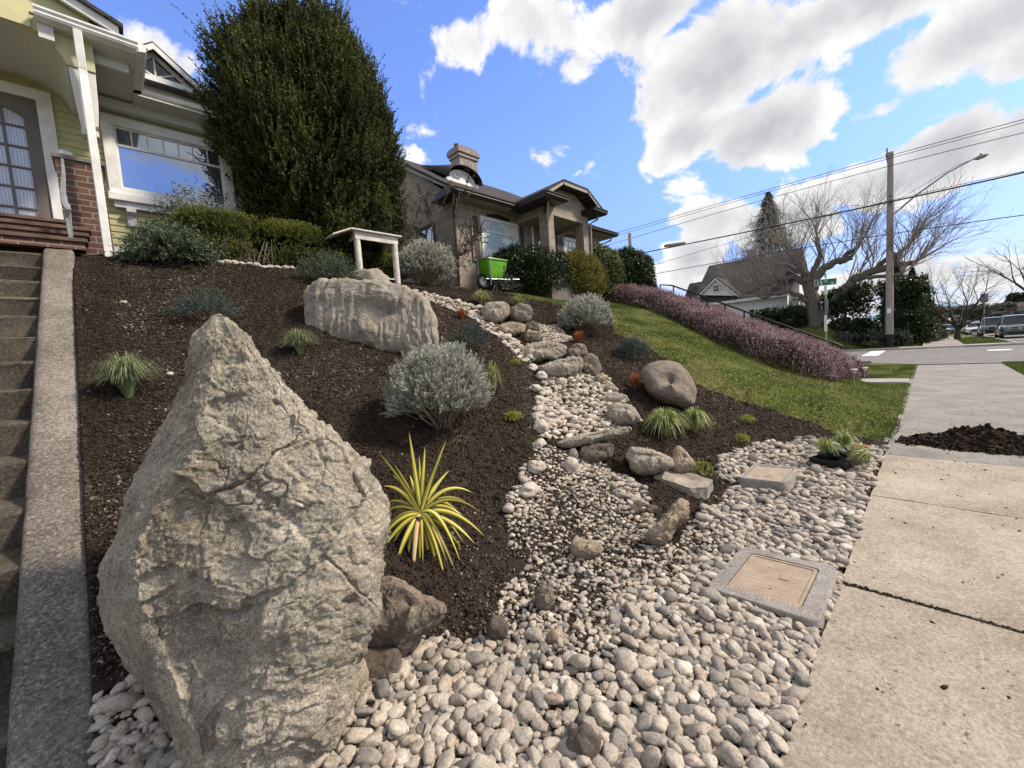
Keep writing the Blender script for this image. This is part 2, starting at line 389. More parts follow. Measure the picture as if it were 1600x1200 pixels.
fz[ii] += dsp*edge*sstep(fx[ii], -.22, .1)
fz[(fx > STAIR_X0) & (fx < WALL_X-.012) & (fy > .3) & (fy < 8.2)] -= 1.2
fz[(fy <= .30) & (fx > -60) & (fx < 21.6)] -= .06
fz[(fy < SIDEWALK_Y+.001) & (fx < 300)] -= .03
nx, ny = len(gx), len(gy)
q = (np.arange(ny-1)[:, None]*nx+np.arange(nx-1)[None]).ravel()
F = np.c_[q, q+1, q+1+nx, q+nx]
o = link('ground', npmesh('ground', np.c_[fx, fy, fz], F, {'lawn': lawn}), MATS['ground'], smooth=True); tag(o, kind='structure')
# ------------------------------------------------------------------ concrete, asphalt, paint
def concrete_mat(name, c1, c2, c3, spk=.5, moss=0, sc=1., flat_axis=None, stains=True):
    m, t = mat(name); a = t.noise(t.pos, 1.6*sc, 8, .65, .4); b = t.noise(t.pos, 60*sc, 5, .9); d = t.noise(t.pos, 7*sc, 8, .75)
    c = t.ramp(a, [(.33, c1), (.5, c2), (.68, c3)])
    c = t.mix(t.smooth(b, .50, .62, 0, spk), c, tuple(x*.42 for x in c1)); c = t.mix(t.smooth(b, .38, .48, spk, 0), c, tuple(min(1, x*1.45) for x in c3)); c = t.mix(t.smooth(d, .48, .66, 0, .30), c, tuple(x*.66 for x in c1))
    if stains:
        st = t.new('ShaderNodeMapping', i_0=t.pos); st.inputs['Scale'].default_value = (2.2, 6, 2)
        s2 = t.noise(st.outputs[0], 2.2, 6, .7, .6); c = t.mix(t.smooth(s2, .57, .72, 0, .42), c, (.24, .18, .13))
        s3 = t.noise(st.outputs[0], 6.5, 5, .6); c = t.mix(t.smooth(s3, .62, .70, 0, .65), c, (.52, .49, .45))
        s4 = t.noise(t.pos, 23, 3, .5); c = t.mix(t.smooth(s4, .67, .73, 0, .75), c, (.07, .055, .04))
    if moss: c = t.mix(t.math('MULTIPLY', t.smooth(t.noise(t.pos, 5, 6, .7), .52, .66), moss), c, (.060, .058, .030))
    setp(t, c, .92, t.math('ADD', t.math('MULTIPLY', b, .9), d), 1., .010, spec=.2)
concrete_mat('sidewalk_concrete', (.31, .265, .21), (.405, .355, .29), (.50, .45, .38), .5)
concrete_mat('far_concrete', (.27, .26, .25), (.33, .32, .31), (.40, .385, .37), .3)
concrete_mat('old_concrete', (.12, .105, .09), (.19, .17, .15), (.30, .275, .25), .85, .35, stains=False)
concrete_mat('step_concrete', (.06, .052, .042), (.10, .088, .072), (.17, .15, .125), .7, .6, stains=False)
concrete_mat('asphalt', (.15, .148, .145), (.19, .187, .183), (.24, .236, .23), .45)
concrete_mat('box_concrete', (.24, .22, .205), (.33, .31, .29), (.43, .41, .385), .45)
plain('road_paint', (.78, .78, .75), .7, .2, 9)
# sidewalk: slabs divided by tooled and cracked joints
sw = MB(); joints = [2.96-1.52*k for k in range(6, 0, -1)]+[2.96, 4.74, 6.4, 8.1, 9.7, 11.3, 12.9, 14.5, 16.2, 18, 19.8, 21.4]
def slab(mb, x0, x1, y0, y1, z, th, g=.006):
    nxx = max(2, int((x1-x0)/.05)); nyy = max(2, int((y1-y0)/.09))
    if x0 > 5: nxx = max(2, nxx//5); nyy = max(2, nyy//5)
    xs = np.linspace(x0+g, x1-g, nxx+1); ys = np.linspace(y0, y1, nyy+1); b = len(mb.v)
    for j, yy in enumerate(ys):
        for i, xx in enumerate(xs):
            e = 0
            if i in (0, nxx) or j in (0, nyy): e = -.007
            jx = .008*mnoise.noise((xx*3, yy*7, 3)) if (i in (0, nxx) and abs(x0-2.96) < .01 or (i == nxx and abs(x1-2.96) < .01)) else 0
            jy = .006*mnoise.noise((xx*9, yy*7, 9)) if j == nyy else 0
            mb.v.append((xx+jx*2, yy+jy, z+e+.004*mnoise.noise((xx*1.3, yy*1.3, 0))))
    W = nxx+1
    for j in range(nyy):
        for i in range(nxx): mb.f.append((b+j*W+i, b+j*W+i+1, b+(j+1)*W+i+1, b+(j+1)*W+i)); mb.m.append(0)
    ring = [b+i for i in range(W)]+[b+j*W+nxx for j in range(1, nyy+1)]+[b+nyy*W+i for i in range(nxx-1, -1, -1)]+[b+j*W for j in range(nyy-1, 0, -1)]
    c = len(mb.v)
    for r_ in ring: x, y, zz = mb.v[r_]; mb.v.append((x, y, zz-th))
    n = len(ring)
    for k in range(n): mb.f.append((ring[k], ring[(k+1) % n], c+(k+1) % n, c+k)); mb.m.append(0)
for a, b in zip(joints[:-1], joints[1:]):
    if b < 6.5: slab(sw, a, b, -1.72, SIDEWALK_Y-.006, .012, .12, .011 if abs(a-2.96) < .01 or abs(b-2.96) < .01 else .005)
o = sw.build('sidewalk', MATS['sidewalk_concrete'], smooth=True); tag(o, kind='structure')
concrete_mat('grey_walk', (.20, .19, .18), (.26, .25, .235), (.33, .315, .295), .5); sw = MB()
for a, b in zip(joints[:-1], joints[1:]):
    if b > 6.5: slab(sw, a, b, -1.72, SIDEWALK_Y-.006, .012, .12, .004)
o = sw.build('sidewalk', MATS['grey_walk'], smooth=True); tag(o, kind='structure')
f2 = MB()
for k in range(22):
    x0 = 37.6+k*6.; z0, z1 = float(ter(x0, 0)), float(ter(x0+6, 0)); b = [(x0+.03, -1.5, z0+.12), (x0+5.97, -1.5, z1+.12), (x0+5.97, .3, z1+.12), (x0+.03, .3, z0+.12)]
    f2.add(b+[(p[0], p[1], p[2]-.3) for p in b], [(0,1,2,3),(0,4,5,1),(1,5,6,2),(2,6,7,3),(3,7,4,0)])
o = f2.build('sidewalk', MATS['far_concrete']); tag(o, kind='structure')
def sheet(name, pts, z, m_, kind='structure'):
    b = MB(); b.add([(x, y, z) for x, y in pts], [tuple(range(len(pts)))]); o = b.build(name, m_); return tag(o, kind=kind)
sheet('side_street', [(21.7, -60), (35.6, -60), (35.6, 120), (23.2, 120), (23.2, 1.6), (21.7, .2)], .010, MATS['asphalt'])
rd = MB(); xs = list(range(-60, 21, 8))+[21.7, 35.6, 40, 48, 56]+list(range(64, 400, 16))
for a, b in zip(xs[:-1], xs[1:]):
    za, zb = max(-99, float(ter(a, -5)))+.006, float(ter(b, -5))+.006
    rd.add([(a, -12.5, za), (b, -12.5, zb), (b, -3.6, zb), (a, -3.6, za)], [(0, 1, 2, 3)])
o = rd.build('street', MATS['asphalt']); tag(o, kind='structure')
mk = MB()
for (x0, x1, y0, y1) in [(29.2, 35.0, 1.9, 2.6)]: mk.add([(x0, y0, .0165), (x1, y0, .0165), (x1, y1, .0165), (x0, y1, .0165)], [(0, 1, 2, 3)])
for (x0, x1, y0, y1) in [(30.2, 31.2, -2.75, -2.0), (30.2, 31.2, -5.2, -4.4)]: mk.add([(x0, y0, .0165), (x1, y0, .0165), (x1, y1, .0165), (x0, y1, .0165)], [(0, 1, 2, 3)])
o = mk.build('road_markings', MATS['road_paint']); tag(o, kind='structure')
# kerbs of the side street
kb = MB(); kb.box(35.6, 35.78, 1.2, 60, -.05, .13).box(35.6, 35.78, -1.4, 0.1, -.05, .04).box(35.6, 35.78, -9, -2.6, -.05, .13); kb.box(23.0, 23.2, 1.7, 60, -.05, .13); kb.box(37, 120, -3.62, -3.45, -.6, .10)
o = kb.build('kerb', MATS['far_concrete'], bevel=.02); tag(o, kind='structure')
# corner apron across the side street and the path to the neighbour's steps
ap = MB(); ap.box(35.8, 37.6, -3.3, 1.4, -.05, .105); o = ap.build('corner_pavement', MATS['far_concrete']); tag(o, kind='structure')
pa = MB(); pa.box(14.75, 15.75, .37, 1.6, -.05, .035); pa.box(15.78, 15.92, 1.5, 2.3, -.05, .22)
o = pa.build('garden_path', MATS['far_concrete'], bevel=.01); tag(o, kind='structure')
# neighbour's flight of steps, mostly behind the heather
ns = MB()
for k in range(17): ns.box(14.85, 15.7, 1.55+.34*k, 7.9, .0+.165*k, .165*(k+1))
o = ns.build('garden_steps', MATS['far_concrete']); tag(o, 'concrete steps climbing between two banks of pink heather', 'steps')
# far hills and distant slopes
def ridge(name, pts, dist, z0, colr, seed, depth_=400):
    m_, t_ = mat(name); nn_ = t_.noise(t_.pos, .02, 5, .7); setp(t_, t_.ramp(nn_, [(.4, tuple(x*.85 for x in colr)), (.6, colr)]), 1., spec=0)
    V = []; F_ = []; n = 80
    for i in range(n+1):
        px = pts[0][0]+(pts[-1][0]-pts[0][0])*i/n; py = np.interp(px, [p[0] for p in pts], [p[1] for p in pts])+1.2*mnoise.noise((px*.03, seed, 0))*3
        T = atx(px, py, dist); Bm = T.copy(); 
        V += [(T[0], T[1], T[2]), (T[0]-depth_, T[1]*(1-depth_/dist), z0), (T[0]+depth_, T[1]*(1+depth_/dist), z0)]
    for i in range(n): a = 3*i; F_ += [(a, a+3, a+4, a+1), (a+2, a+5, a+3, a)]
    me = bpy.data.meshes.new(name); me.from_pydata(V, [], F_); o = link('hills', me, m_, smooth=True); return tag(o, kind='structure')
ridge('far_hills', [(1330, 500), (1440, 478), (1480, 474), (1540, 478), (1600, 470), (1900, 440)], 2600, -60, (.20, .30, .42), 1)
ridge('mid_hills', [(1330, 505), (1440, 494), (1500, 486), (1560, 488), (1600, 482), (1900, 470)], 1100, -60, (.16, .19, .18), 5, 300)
# ------------------------------------------------------------------ scattering helpers
def icos(sub):
    bm = bmesh.new(); bmesh.ops.create_icosphere(bm, subdivisions=sub, radius=1.)
    V = np.array([v.co[:] for v in bm.verts]); F = np.array([[v.index for v in f.verts] for f in bm.faces]); bm.free(); return V, F
ICO = {s: icos(s) for s in (1, 2, 3, 4, 5, 6)}
def rotmats(yaw, tilt, tdir):
    "rotation about z by yaw, then tilted by tilt about a horizontal axis in direction tdir"
    cy_, sy_ = np.cos(yaw), np.sin(yaw); z = np.zeros_like(yaw); o_ = z+1
    Rz = np.stack([np.stack([cy_, -sy_, z], -1), np.stack([sy_, cy_, z], -1), np.stack([z, z, o_], -1)], -2)
    kx, ky = np.cos(tdir), np.sin(tdir); c, s = np.cos(tilt), np.sin(tilt); v = 1-c
    Rt = np.stack([np.stack([c+kx*kx*v, kx*ky*v, ky*s], -1), np.stack([kx*ky*v, c+ky*ky*v, -kx*s], -1), np.stack([-ky*s, kx*s, c], -1)], -2)
    return Rt @ Rz
def stamp(templates, F, pos, scl, Rm, which, tint):
    "many copies of a few template shapes as one vertex and face array"
    nV = templates.shape[1]; V = templates[which]*scl[:, None, :]; V = np.einsum('nij,nvj->nvi', Rm, V)+pos[:, None, :]
    FF = F[None]+(np.arange(len(pos))*nV)[:, None, None]
    return V.reshape(-1, 3), FF.reshape(-1, F.shape[1]), np.repeat(tint, nV)
def pack(pts, r, gap=.8):
    "keep points, biggest first, that do not crowd an already kept one"
    order = np.argsort(-r); cell = r.max()*2; grid = {}; keep = []
    for i in order:
        x, y = pts[i]; ci, cj = int(x//cell), int(y//cell); ok = True
        for a in (-1, 0, 1):
            for b in (-1, 0, 1):
                for j in grid.get((ci+a, cj+b), ()):
                    if (x-pts[j][0])**2+(y-pts[j][1])**2 < (gap*(r[i]+r[j]))**2: ok = False; break
                if not ok: break
            if not ok: break
        if ok: keep.append(i); grid.setdefault((ci, cj), []).append(i)
    return np.array(keep)
# ------------------------------------------------------------------ pebbles
m, t = mat('pebble'); a = t.new('ShaderNodeAttribute', attribute_name='tint').outputs['Fac']
c = t.ramp(a, [(0, (.13, .125, .12)), (.14, (.22, .21, .20)), (.3, (.30, .275, .245)), (.45, (.40, .365, .315)), (.58, (.36, .325, .28)), (.7, (.46, .43, .38)), (.82, (.35, .285, .235)), (.93, (.50, .465, .41)), (1, (.58, .55, .50))])
s1 = t.noise(t.pos, 110, 5, .9); s2 = t.noise(t.pos, 38, 5, .7, .5); s3 = t.noise(t.pos, 8, 3, .6)
c = t.mix(t.smooth(s1, .50, .60, 0, .70), c, t.mix(1., c, (.38, .36, .34), 'MULTIPLY'))
c = t.mix(t.smooth(s1, .30, .42, .35, 0), c, (.62, .60, .57))
c = t.mix(t.smooth(s2, .48, .62, 0, .6), c, t.mix(1., c, (.66, .56, .46), 'MULTIPLY'))
c = t.mix(t.smooth(s3, .55, .72, 0, .35), c, (.16, .125, .095))
setp(t, c, .72, t.math('ADD', s2, t.math('MULTIPLY', s1, .4)), .35, .004, spec=.3)
rng = np.random.RandomState(3)
def pebble_templates(sub, n, seed, jag=0.):
    V, F = ICO[sub]; out = []
    for k in range(n):
        q = V.copy(); e = rng.uniform(.78, 1.0)
        q = np.sign(q)*np.abs(q)**e; q /= np.linalg.norm(q, axis=1).max()
        d = 1+.22*perlin(V*1.1+seed+k*5.1)+.13*perlin(V*2.3+k*3.7+seed)+jag*ridged(V*2.2+k, 2)
        q = q*d[:, None]; q[:, 2] = np.where(q[:, 2] < 0, q[:, 2]*.85, q[:, 2]); q[:, 0] += .14*q[:, 1]**2*rng.choice([-1, 1])
        out.append(q)
    return np.array(out), F
def project(P):
    c = (P-EYE) @ R; return 800+FPX*c[:, 0]/c[:, 2], 600-FPX*c[:, 1]/c[:, 2], c[:, 2]
BOXES = [(2.38, 3.06, .40, .92), (4.36, 4.90, .92, 1.35)]
def clear_of_boxes(x, y, pad=.0):
    ok = np.ones(len(x), bool)
    for (x0, x1, y0, y1) in BOXES: ok &= ~((x > x0-pad) & (x < x1+pad) & (y > y0-pad) & (y < y1+pad))
    return ok
def gravel_points(n, rlo, rhi, seed, region):
    g = np.random.RandomState(seed)
    if region == 'main': x = g.uniform(-.2, 7.4, n); y = g.uniform(SIDEWALK_Y+.004, 3.3, n); wgt = np.exp(-x/5.); keep = g.rand(n) < np.clip(wgt*1.6, 0, 1); x, y = x[keep], y[keep]
    elif region == 'creek': x = g.uniform(3.0, 6.2, n); y = g.uniform(2.4, 5.2, n)
    else: lo, hi = {'upper': UPPERG, 'edge': EDGEG}[region].min(0), {'upper': UPPERG, 'edge': EDGEG}[region].max(0); x = g.uniform(lo[0], hi[0], n); y = g.uniform(lo[1], hi[1], n)
    wob_ = .10*fbm(np.c_[x*3, y*3, x*0], 3)
    if region == 'main': m_ = inside(x+wob_, y+wob_, GRAVEL)
    else: m_ = inside(x+wob_*.5, y+wob_*.5, {'creek': CREEKG, 'upper': UPPERG, 'edge': EDGEG}[region])
    x, y = x[m_], y[m_]
    r = rlo+(rhi-rlo)*g.rand(len(x))**1.5
    return x, y, r
peb = []
for region, n, rlo, rhi, seed, lift in [('main', 170000, .008, .0245, 1, .35), ('main', 70000, .011, .0305, 2, 1.05), ('creek', 16000, .017, .040, 4, .35), ('creek', 6000, .02, .045, 5, .95), ('upper', 9000, .012, .03, 6, .4), ('edge', 24000, .016, .042, 7, .5)]:
    x, y, r = gravel_points(n, rlo, rhi, seed, region)
    # bare soil shows through in the middle of the bed
    dirt = fbm(np.c_[x*1.7+4, y*1.7, x*0], 3)
    dist_edge = np.hypot((x-2.25)/.55, (y-1.75)/.42)
    bare = .62*np.exp(-dist_edge**2)+.55*np.exp(-(np.hypot((x-1.75)/.35, (y-1.62)/.28))**2)+.35*np.exp(-(np.hypot((x-1.6)/.25, (y-1.2)/.2))**2)+.45*np.exp(-(np.hypot((x-2.9)/.5, (y-2.4)/.5))**2)+.5*np.exp(-(np.hypot((x-2.75)/.35, (y-1.25)/.28))**2)+.5*np.exp(-(np.hypot((x-1.45)/.3, (y-1.75)/.25))**2)
    if region == 'main':
        k = (dirt*.5+bare < (.42 if lift < .5 else .22)) | (np.random.RandomState(seed+9).rand(len(x)) < (.22 if lift < .5 else .04)); x, y, r, bare = x[k], y[k], r[k], bare[k]
        r = np.where((bare > .25), r*.85, r)
    k = clear_of_boxes(x, y, .015); x, y, r, bare = x[k], y[k], r[k], bare[k]
    r = r*(1+.10*np.clip(x-3, 0, 3)*(region == 'main'))
    bg_ = np.random.RandomState(seed+50).rand(len(x)) < .035; r = np.where(bg_ & (region == 'main') & (lift > .5), r*1.45, r)
    kp = pack(np.c_[x, y], r, .80 if lift < .5 else .86)
    x, y, r = x[kp], y[kp], r[kp]
    z = gz(x, y)+r*lift*.62+.002
    peb.append(np.c_[x, y, z, r])
peb = np.vstack(peb)
# stray pebbles on the soil beside the creek
xs_, ys_ = [], []
peb_px, peb_py, peb_d = project(peb[:, :3])
g = np.random.RandomState(11); n = len(peb)
scl = np.c_[peb[:, 3]*g.uniform(1.05, 1.7, n), peb[:, 3]*g.uniform(.80, 1.12, n), peb[:, 3]*g.uniform(.5, .85, n)]
Rm = rotmats(g.uniform(0, 6.28, n), np.abs(g.normal(0, .42, n)), g.uniform(0, 6.28, n))
tint = np.clip(g.beta(1.3, 1.3, n), 0, 1)
tint = np.where(peb[:, 1] > 2.2, np.clip(tint*.5+.52, 0, 1), tint)
seen = (peb_px > -5) & (peb_px < 1605) & (peb_py > 0) & (peb_py < 1205) & (peb_d > .2)
size_px = np.where(seen, peb[:, 3]/np.maximum(peb_d, .2), 0)
hidden = (peb_px < 560) & (peb_px > 175) & (peb_py < 1130)      # behind the big boulder
size_px[hidden] = 0
rank = np.argsort(-size_px); single = rank[:290]; rest = rank[290:]
T3, F3 = pebble_templates(3, 20, 1., .05); T2, F2 = pebble_templates(2, 14, 40.); 
rest_near = rest[(peb_d[rest] < 2.9)]; rest_far = rest[(peb_d[rest] >= 2.9)]
Va, Fa, ta = stamp(T3, F3, peb[rest_near, :3], scl[rest_near], Rm[rest_near], g.randint(0, 20, len(rest_near)), tint[rest_near])
Vb, Fb, tb = stamp(T2, F2, peb[rest_far, :3], scl[rest_far], Rm[rest_far], g.randint(0, 14, len(rest_far)), tint[rest_far])
o = link('river_pebbles', npmesh('river_pebbles', np.vstack([Va, Vb]), np.vstack([Fa, Fb+len(Va)]), {'tint': np.r_[ta, tb]}), MATS['pebble'], smooth=True)
tag(o, 'bed of small rounded river pebbles beside the concrete sidewalk', 'gravel', kind='stuff')
print('pebbles', n, 'rest', len(rest))
for i in single:
    V = T3[g.randint(0, 20)]*scl[i]; V = V @ Rm[i].T
    o = link('river_pebble', npmesh('river_pebble', V, F3, {'tint': np.full(len(V), tint[i])}), MATS['pebble'], smooth=True); o.location = peb[i, :3]
    tag(o, 'rounded river pebble lying loose in the gravel bed beside the sidewalk', 'pebble', 'river pebbles in the gravel bed')
# pea gravel and grit between the stones, and crumbs of mulch on the bank
m, t = mat('crumb'); a = t.new('ShaderNodeAttribute', attribute_name='tint').outputs['Fac']
setp(t, t.ramp(a, [(0, (.015, .0115, .009)), (.35, (.031, .024, .019)), (.7, (.060, .047, .037)), (.92, (.12, .095, .075)), (1, (.24, .21, .175))]), .95, spec=.08)
def crumb_mesh(name, x, y, r, tint_, zoff=.3, flat=.6, sub=1, m_='crumb'):
    V0, F0 = (np.array([(1,0,0),(-1,0,0),(0,1,0),(0,-1,0),(0,0,1),(0,0,-1)], float), np.array([(0,2,4),(2,1,4),(1,3,4),(3,0,4),(2,0,5),(1,2,5),(3,1,5),(0,3,5)])) if sub == 0 else ICO[1]
    g_ = np.random.RandomState(5); T = np.array([V0*(1+.35*g_.normal(size=(len(V0), 1))) for _ in range(12)]); n_ = len(x)
    P = np.c_[x, y, gz(x, y)+r*zoff]
    s = np.c_[r*g_.uniform(.8, 1.7, n_), r*g_.uniform(.6, 1.1, n_), r*g_.uniform(.4, .9, n_)]
    V, F_, tt_ = stamp(T, F0, P, s, rotmats(g_.uniform(0, 6.28, n_), g_.uniform(0, .9, n_), g_.uniform(0, 6.28, n_)), g_.randint(0, 12, n_), tint_)
    return link(name, npmesh(name, V, F_, {'tint': tt_}), MATS[m_], smooth=False)
g = np.random.RandomState(21); N = 560000
x = -.2+g.rand(N)**1.5*9.4; y = .5+g.rand(N)*7.4
P = np.c_[x, y, ter(x, y)]; px_, py_, d_ = project(P)
k = (px_ > -10) & (px_ < 1610) & (py_ < 1210) & (d_ > .3) & (g.rand(N) < np.clip(3.2/d_, .12, 1)**1.2)
k &= ~inside(x, y, LAWN) & ~inside(x+.05, y+.05, GRAVEL)
x, y, d_ = x[k], y[k], d_[k]; r = .0030+.0085*g.rand(len(x))**3+.0009*d_
dsp_ = .030*fbm(np.c_[x, y, x*0]*2.2, 3)
tm = np.clip(g.beta(1.4, 2.6, len(x))*(.75+.5*sstep(fbm(np.c_[x*.9, y*.9, x*0], 3), -.3, .4)), 0, 1); ch = g.rand(len(x)) < .0025; tm = np.where(ch, 1., tm); r = np.where(ch, r*1.1, r)
o = crumb_mesh('mulch', x, y, r, tm, .5, sub=0); tag(o, 'dark crumbly mulch covering the sloping garden bank', 'mulch', kind='stuff')
print('crumbs', len(x))
g = np.random.RandomState(22); N = 120000
x = g.uniform(-.2, 5.2, N); y = g.uniform(SIDEWALK_Y+.01, 3.6, N); k = (inside(x, y, GRAVEL)) & clear_of_boxes(x, y); wv = np.exp(-((x-2.1)**2+(y-1.75)**2)/.9)+.35
k &= g.rand(N) < wv; x, y = x[k], y[k]; r = .003+.008*g.rand(len(x))**2
tt_ = np.where(g.rand(len(x)) < .45, g.uniform(.8, 1., len(x)), g.uniform(0, .7, len(x)))
o = crumb_mesh('grit', x, y, r, tt_, .8, sub=1); tag(o, 'fine grit and soil crumbs between the river pebbles', 'grit', kind='stuff')
# ------------------------------------------------------------------ lawn blades
foliage_mat('grass', [(0, (.050, .075, .015)), (.35, (.10, .145, .028)), (.65, (.165, .20, .050)), (.85, (.32, .28, .13)), (1, (.45, .39, .22))], .3, .6)
def blades(x, y, h, wdt, tint_, lean=.5, seed=0):
    g_ = np.random.RandomState(seed); n_ = len(x); z = gz(x, y); az = g_.uniform(0, 6.28, n_); ln = g_.uniform(0, lean, n_)*h
    a2 = g_.uniform(0, 6.28, n_); cxx, cyy = np.cos(a2)*wdt/2, np.sin(a2)*wdt/2; b = np.c_[x, y, z-.01]
    side = np.c_[cxx, cyy, 0*x]; mid = b+np.c_[np.cos(az)*ln*.35, np.sin(az)*ln*.35, h*.6]; tip = b+np.c_[np.cos(az)*ln, np.sin(az)*ln, h]
    V = np.stack([b-side, b+side, mid+side*.8, tip, mid-side*.8], 1).reshape(-1, 3)
    q_ = np.arange(n_)[:, None]*5; F_ = np.vstack([np.c_[q_, q_+1, q_+2, q_+4], np.c_[q_+4, q_+2, q_+3, q_+3]])
    F3_ = np.vstack([np.c_[q_, q_+1, q_+2], np.c_[q_, q_+2, q_+4], np.c_[q_+4, q_+2, q_+3]])
    return V, F3_, np.repeat(tint_, 5)
g = np.random.RandomState(31); N = 230000
x = 6.2+g.rand(N)**1.3*16; y = .30+g.rand(N)*8.6; 
wob = .12*fbm(np.c_[x, y, x*0]*1.6, 3); k = inside(x+wob, y+wob, LAWN)
k |= (x > 15.9) & (x < 21.8) & (y > .3); k &= ~((x > 14.6) & (x < 15.9) & (y < 8)); x, y = x[k], y[k]
pat = fbm(np.c_[x*.55, y*1.3, x*0], 4)+.35*fbm(np.c_[x*3, y*3, x*0], 2)
tt_ = np.clip(.42+.50*pat+.16*g.normal(size=len(x)), 0, 1)
h = g.uniform(.02, .055, len(x))*(1+.3*np.clip(-pat, -1, 1))
V, F_, tn = blades(x, y, h, .006+.0006*x, tt_, 1.3, 1)
x2 = g.uniform(17.0, 22.0, 16000); y2 = g.uniform(-3.3, -1.75, 16000); V2, F2_, tn2 = blades(x2, y2, g.uniform(.03, .07, 16000), np.full(16000, .016), g.uniform(.1, .6, 16000), 1., 2)
o = link('lawn_grass', npmesh('lawn_grass', np.vstack([V, V2]), np.vstack([F_, F2_+len(V)]), {'tint': np.r_[tn, tn2]}), MATS['grass']); tag(o, 'short green lawn with straw coloured patches on the bank', 'grass', kind='stuff')
x = 36.5+g.rand(70000)**1.4*26; y = .4+g.rand(70000)*13; k = ~((x < 37.6) & (y < 1.5)); x, y = x[k], y[k]
k = g.rand(len(x)) < .9; V, F_, tn = blades(x[k], y[k], g.uniform(.05, .1, k.sum()), np.full(k.sum(), .05), g.uniform(.2, .6, k.sum()), 1., 3)
x2 = g.uniform(39, 52, 9000); y2 = g.uniform(-3.4, -1.55, 9000); V2, F2_, tn2 = blades(x2, y2, g.uniform(.1, .16, 9000), np.full(9000, .05), g.uniform(.2, .6, 9000), 1., 4)
o = link('verge_grass', npmesh('verge_grass', np.vstack([V, V2]), np.vstack([F_, F2_+len(V)]), {'tint': np.r_[tn, tn2]}), MATS['grass']); tag(o, 'green verge grass on the far side of the side street', 'grass', kind='stuff')
# ------------------------------------------------------------------ garden steps and the sloping wall beside them
stair = MB(); NS = 20; rise, run = .256*.9, .4217*.9
nose = []
for k in range(NS):
    z1 = 3.1-rise*k; y0 = 7.5-run*k
    if z1 < -.1: break
    nose.append((y0, z1))
for k, (y0, z1) in enumerate(nose):
    yb_ = 8.4 if k == 0 else nose[k-1][0]+.02
    n = 10; b = len(stair.v)
    prof = [(y0+.030, z1-rise-.02), (y0+.012, z1-.05), (y0, z1-.028), (y0+.006, z1-.010), (y0+.03, z1), (yb_, z1+.004)]
    for i in range(n+1):
        x = STAIR_X0+(STAIR_X1+.01-STAIR_X0)*i/n
        for j, (yy, zz) in enumerate(prof):
            e = mnoise.noise((x*3, k*7.3, j)); stair.v.append((x, yy+.012*e, zz-.008*abs(e)))
    for i in range(n):
        for j in range(5): stair.f.append((b+i*6+j, b+i*6+j+1, b+(i+1)*6+j+1, b+(i+1)*6+j)); stair.m.append(0)
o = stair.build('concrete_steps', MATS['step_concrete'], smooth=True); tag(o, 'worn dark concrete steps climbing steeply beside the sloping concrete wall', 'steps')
wl = []; y = np.arange(.9, 7.55, .035); slope_z = lambda yy: -.03+.613*(yy-2.3)
us = [(-.455, -.9), (-.455, -.05), (-.447, -.02), (-.43, -.004), (-.40, 0), (-.36, .0), (-.32, .0), (-.28, .0), (-.245, 0), (-.22, -.006), (-.204, -.02), (-.198, -.05), (-.196, -.9)]
V = []; nU = len(us)
for yy in np.r_[y, 7.56, 7.6]:
    for (ux, uz) in us:
        e = np.array([mnoise.noise((ux*9, yy*5, 1)), mnoise.noise((ux*30, yy*24, 4))])
        V.append((ux+.006*e[0]*(1 if uz > -.5 else 0)+.003*e[1], yy, slope_z(min(yy, 7.52))+uz+.005*e[0]+.003*e[1]-(.03 if yy > 7.58 else 0)))
nY = len(V)//nU; a = np.arange((nY-1)*nU).reshape(nY-1, nU)[:, :-1].ravel()
F = [tuple(q) for q in np.c_[a, a+1, a+1+nU, a+nU]]+[tuple(range((nY-1)*nU, nY*nU))]
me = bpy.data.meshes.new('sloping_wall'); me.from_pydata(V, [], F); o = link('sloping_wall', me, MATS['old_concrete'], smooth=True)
tag(o, 'low sloping concrete wall with speckled worn top edging the garden steps', 'wall')
# ------------------------------------------------------------------ rocks
rock_mat('boulder_stone', (.22, .20, .17), (.40, .365, .30), (.56, .51, .42), 5., (.16, .13, .085), .6, .5, .8, .014)
rock_mat('slab_stone', (.22, .195, .165), (.33, .30, .255), (.45, .41, .35), 5, (.12, .085, .06), .5, .35, 0, .010)
rock_mat('brown_stone', (.13, .105, .085), (.21, .175, .145), (.30, .26, .22), 7, (.05, .038, .03), .6, .2, 0, .006)
rock_mat('tan_stone', (.24, .19, .14), (.34, .275, .205), (.44, .37, .29), 6, (.06, .045, .035), .6, .2, 0, .006)
rock_mat('grey_stone', (.23, .205, .175), (.335, .30, .26), (.44, .40, .345), 8, (.08, .065, .05), .5, .3, 0, .006)
rock_mat('dark_stone', (.075, .062, .052), (.13, .108, .09), (.20, .17, .145), 7, (.04, .03, .025), .5, .1, 0, .006)
rock_mat('pale_stone', (.38, .345, .29), (.50, .46, .40), (.60, .56, .50), 9, (.16, .12, .09), .45, .2, 0, .003)
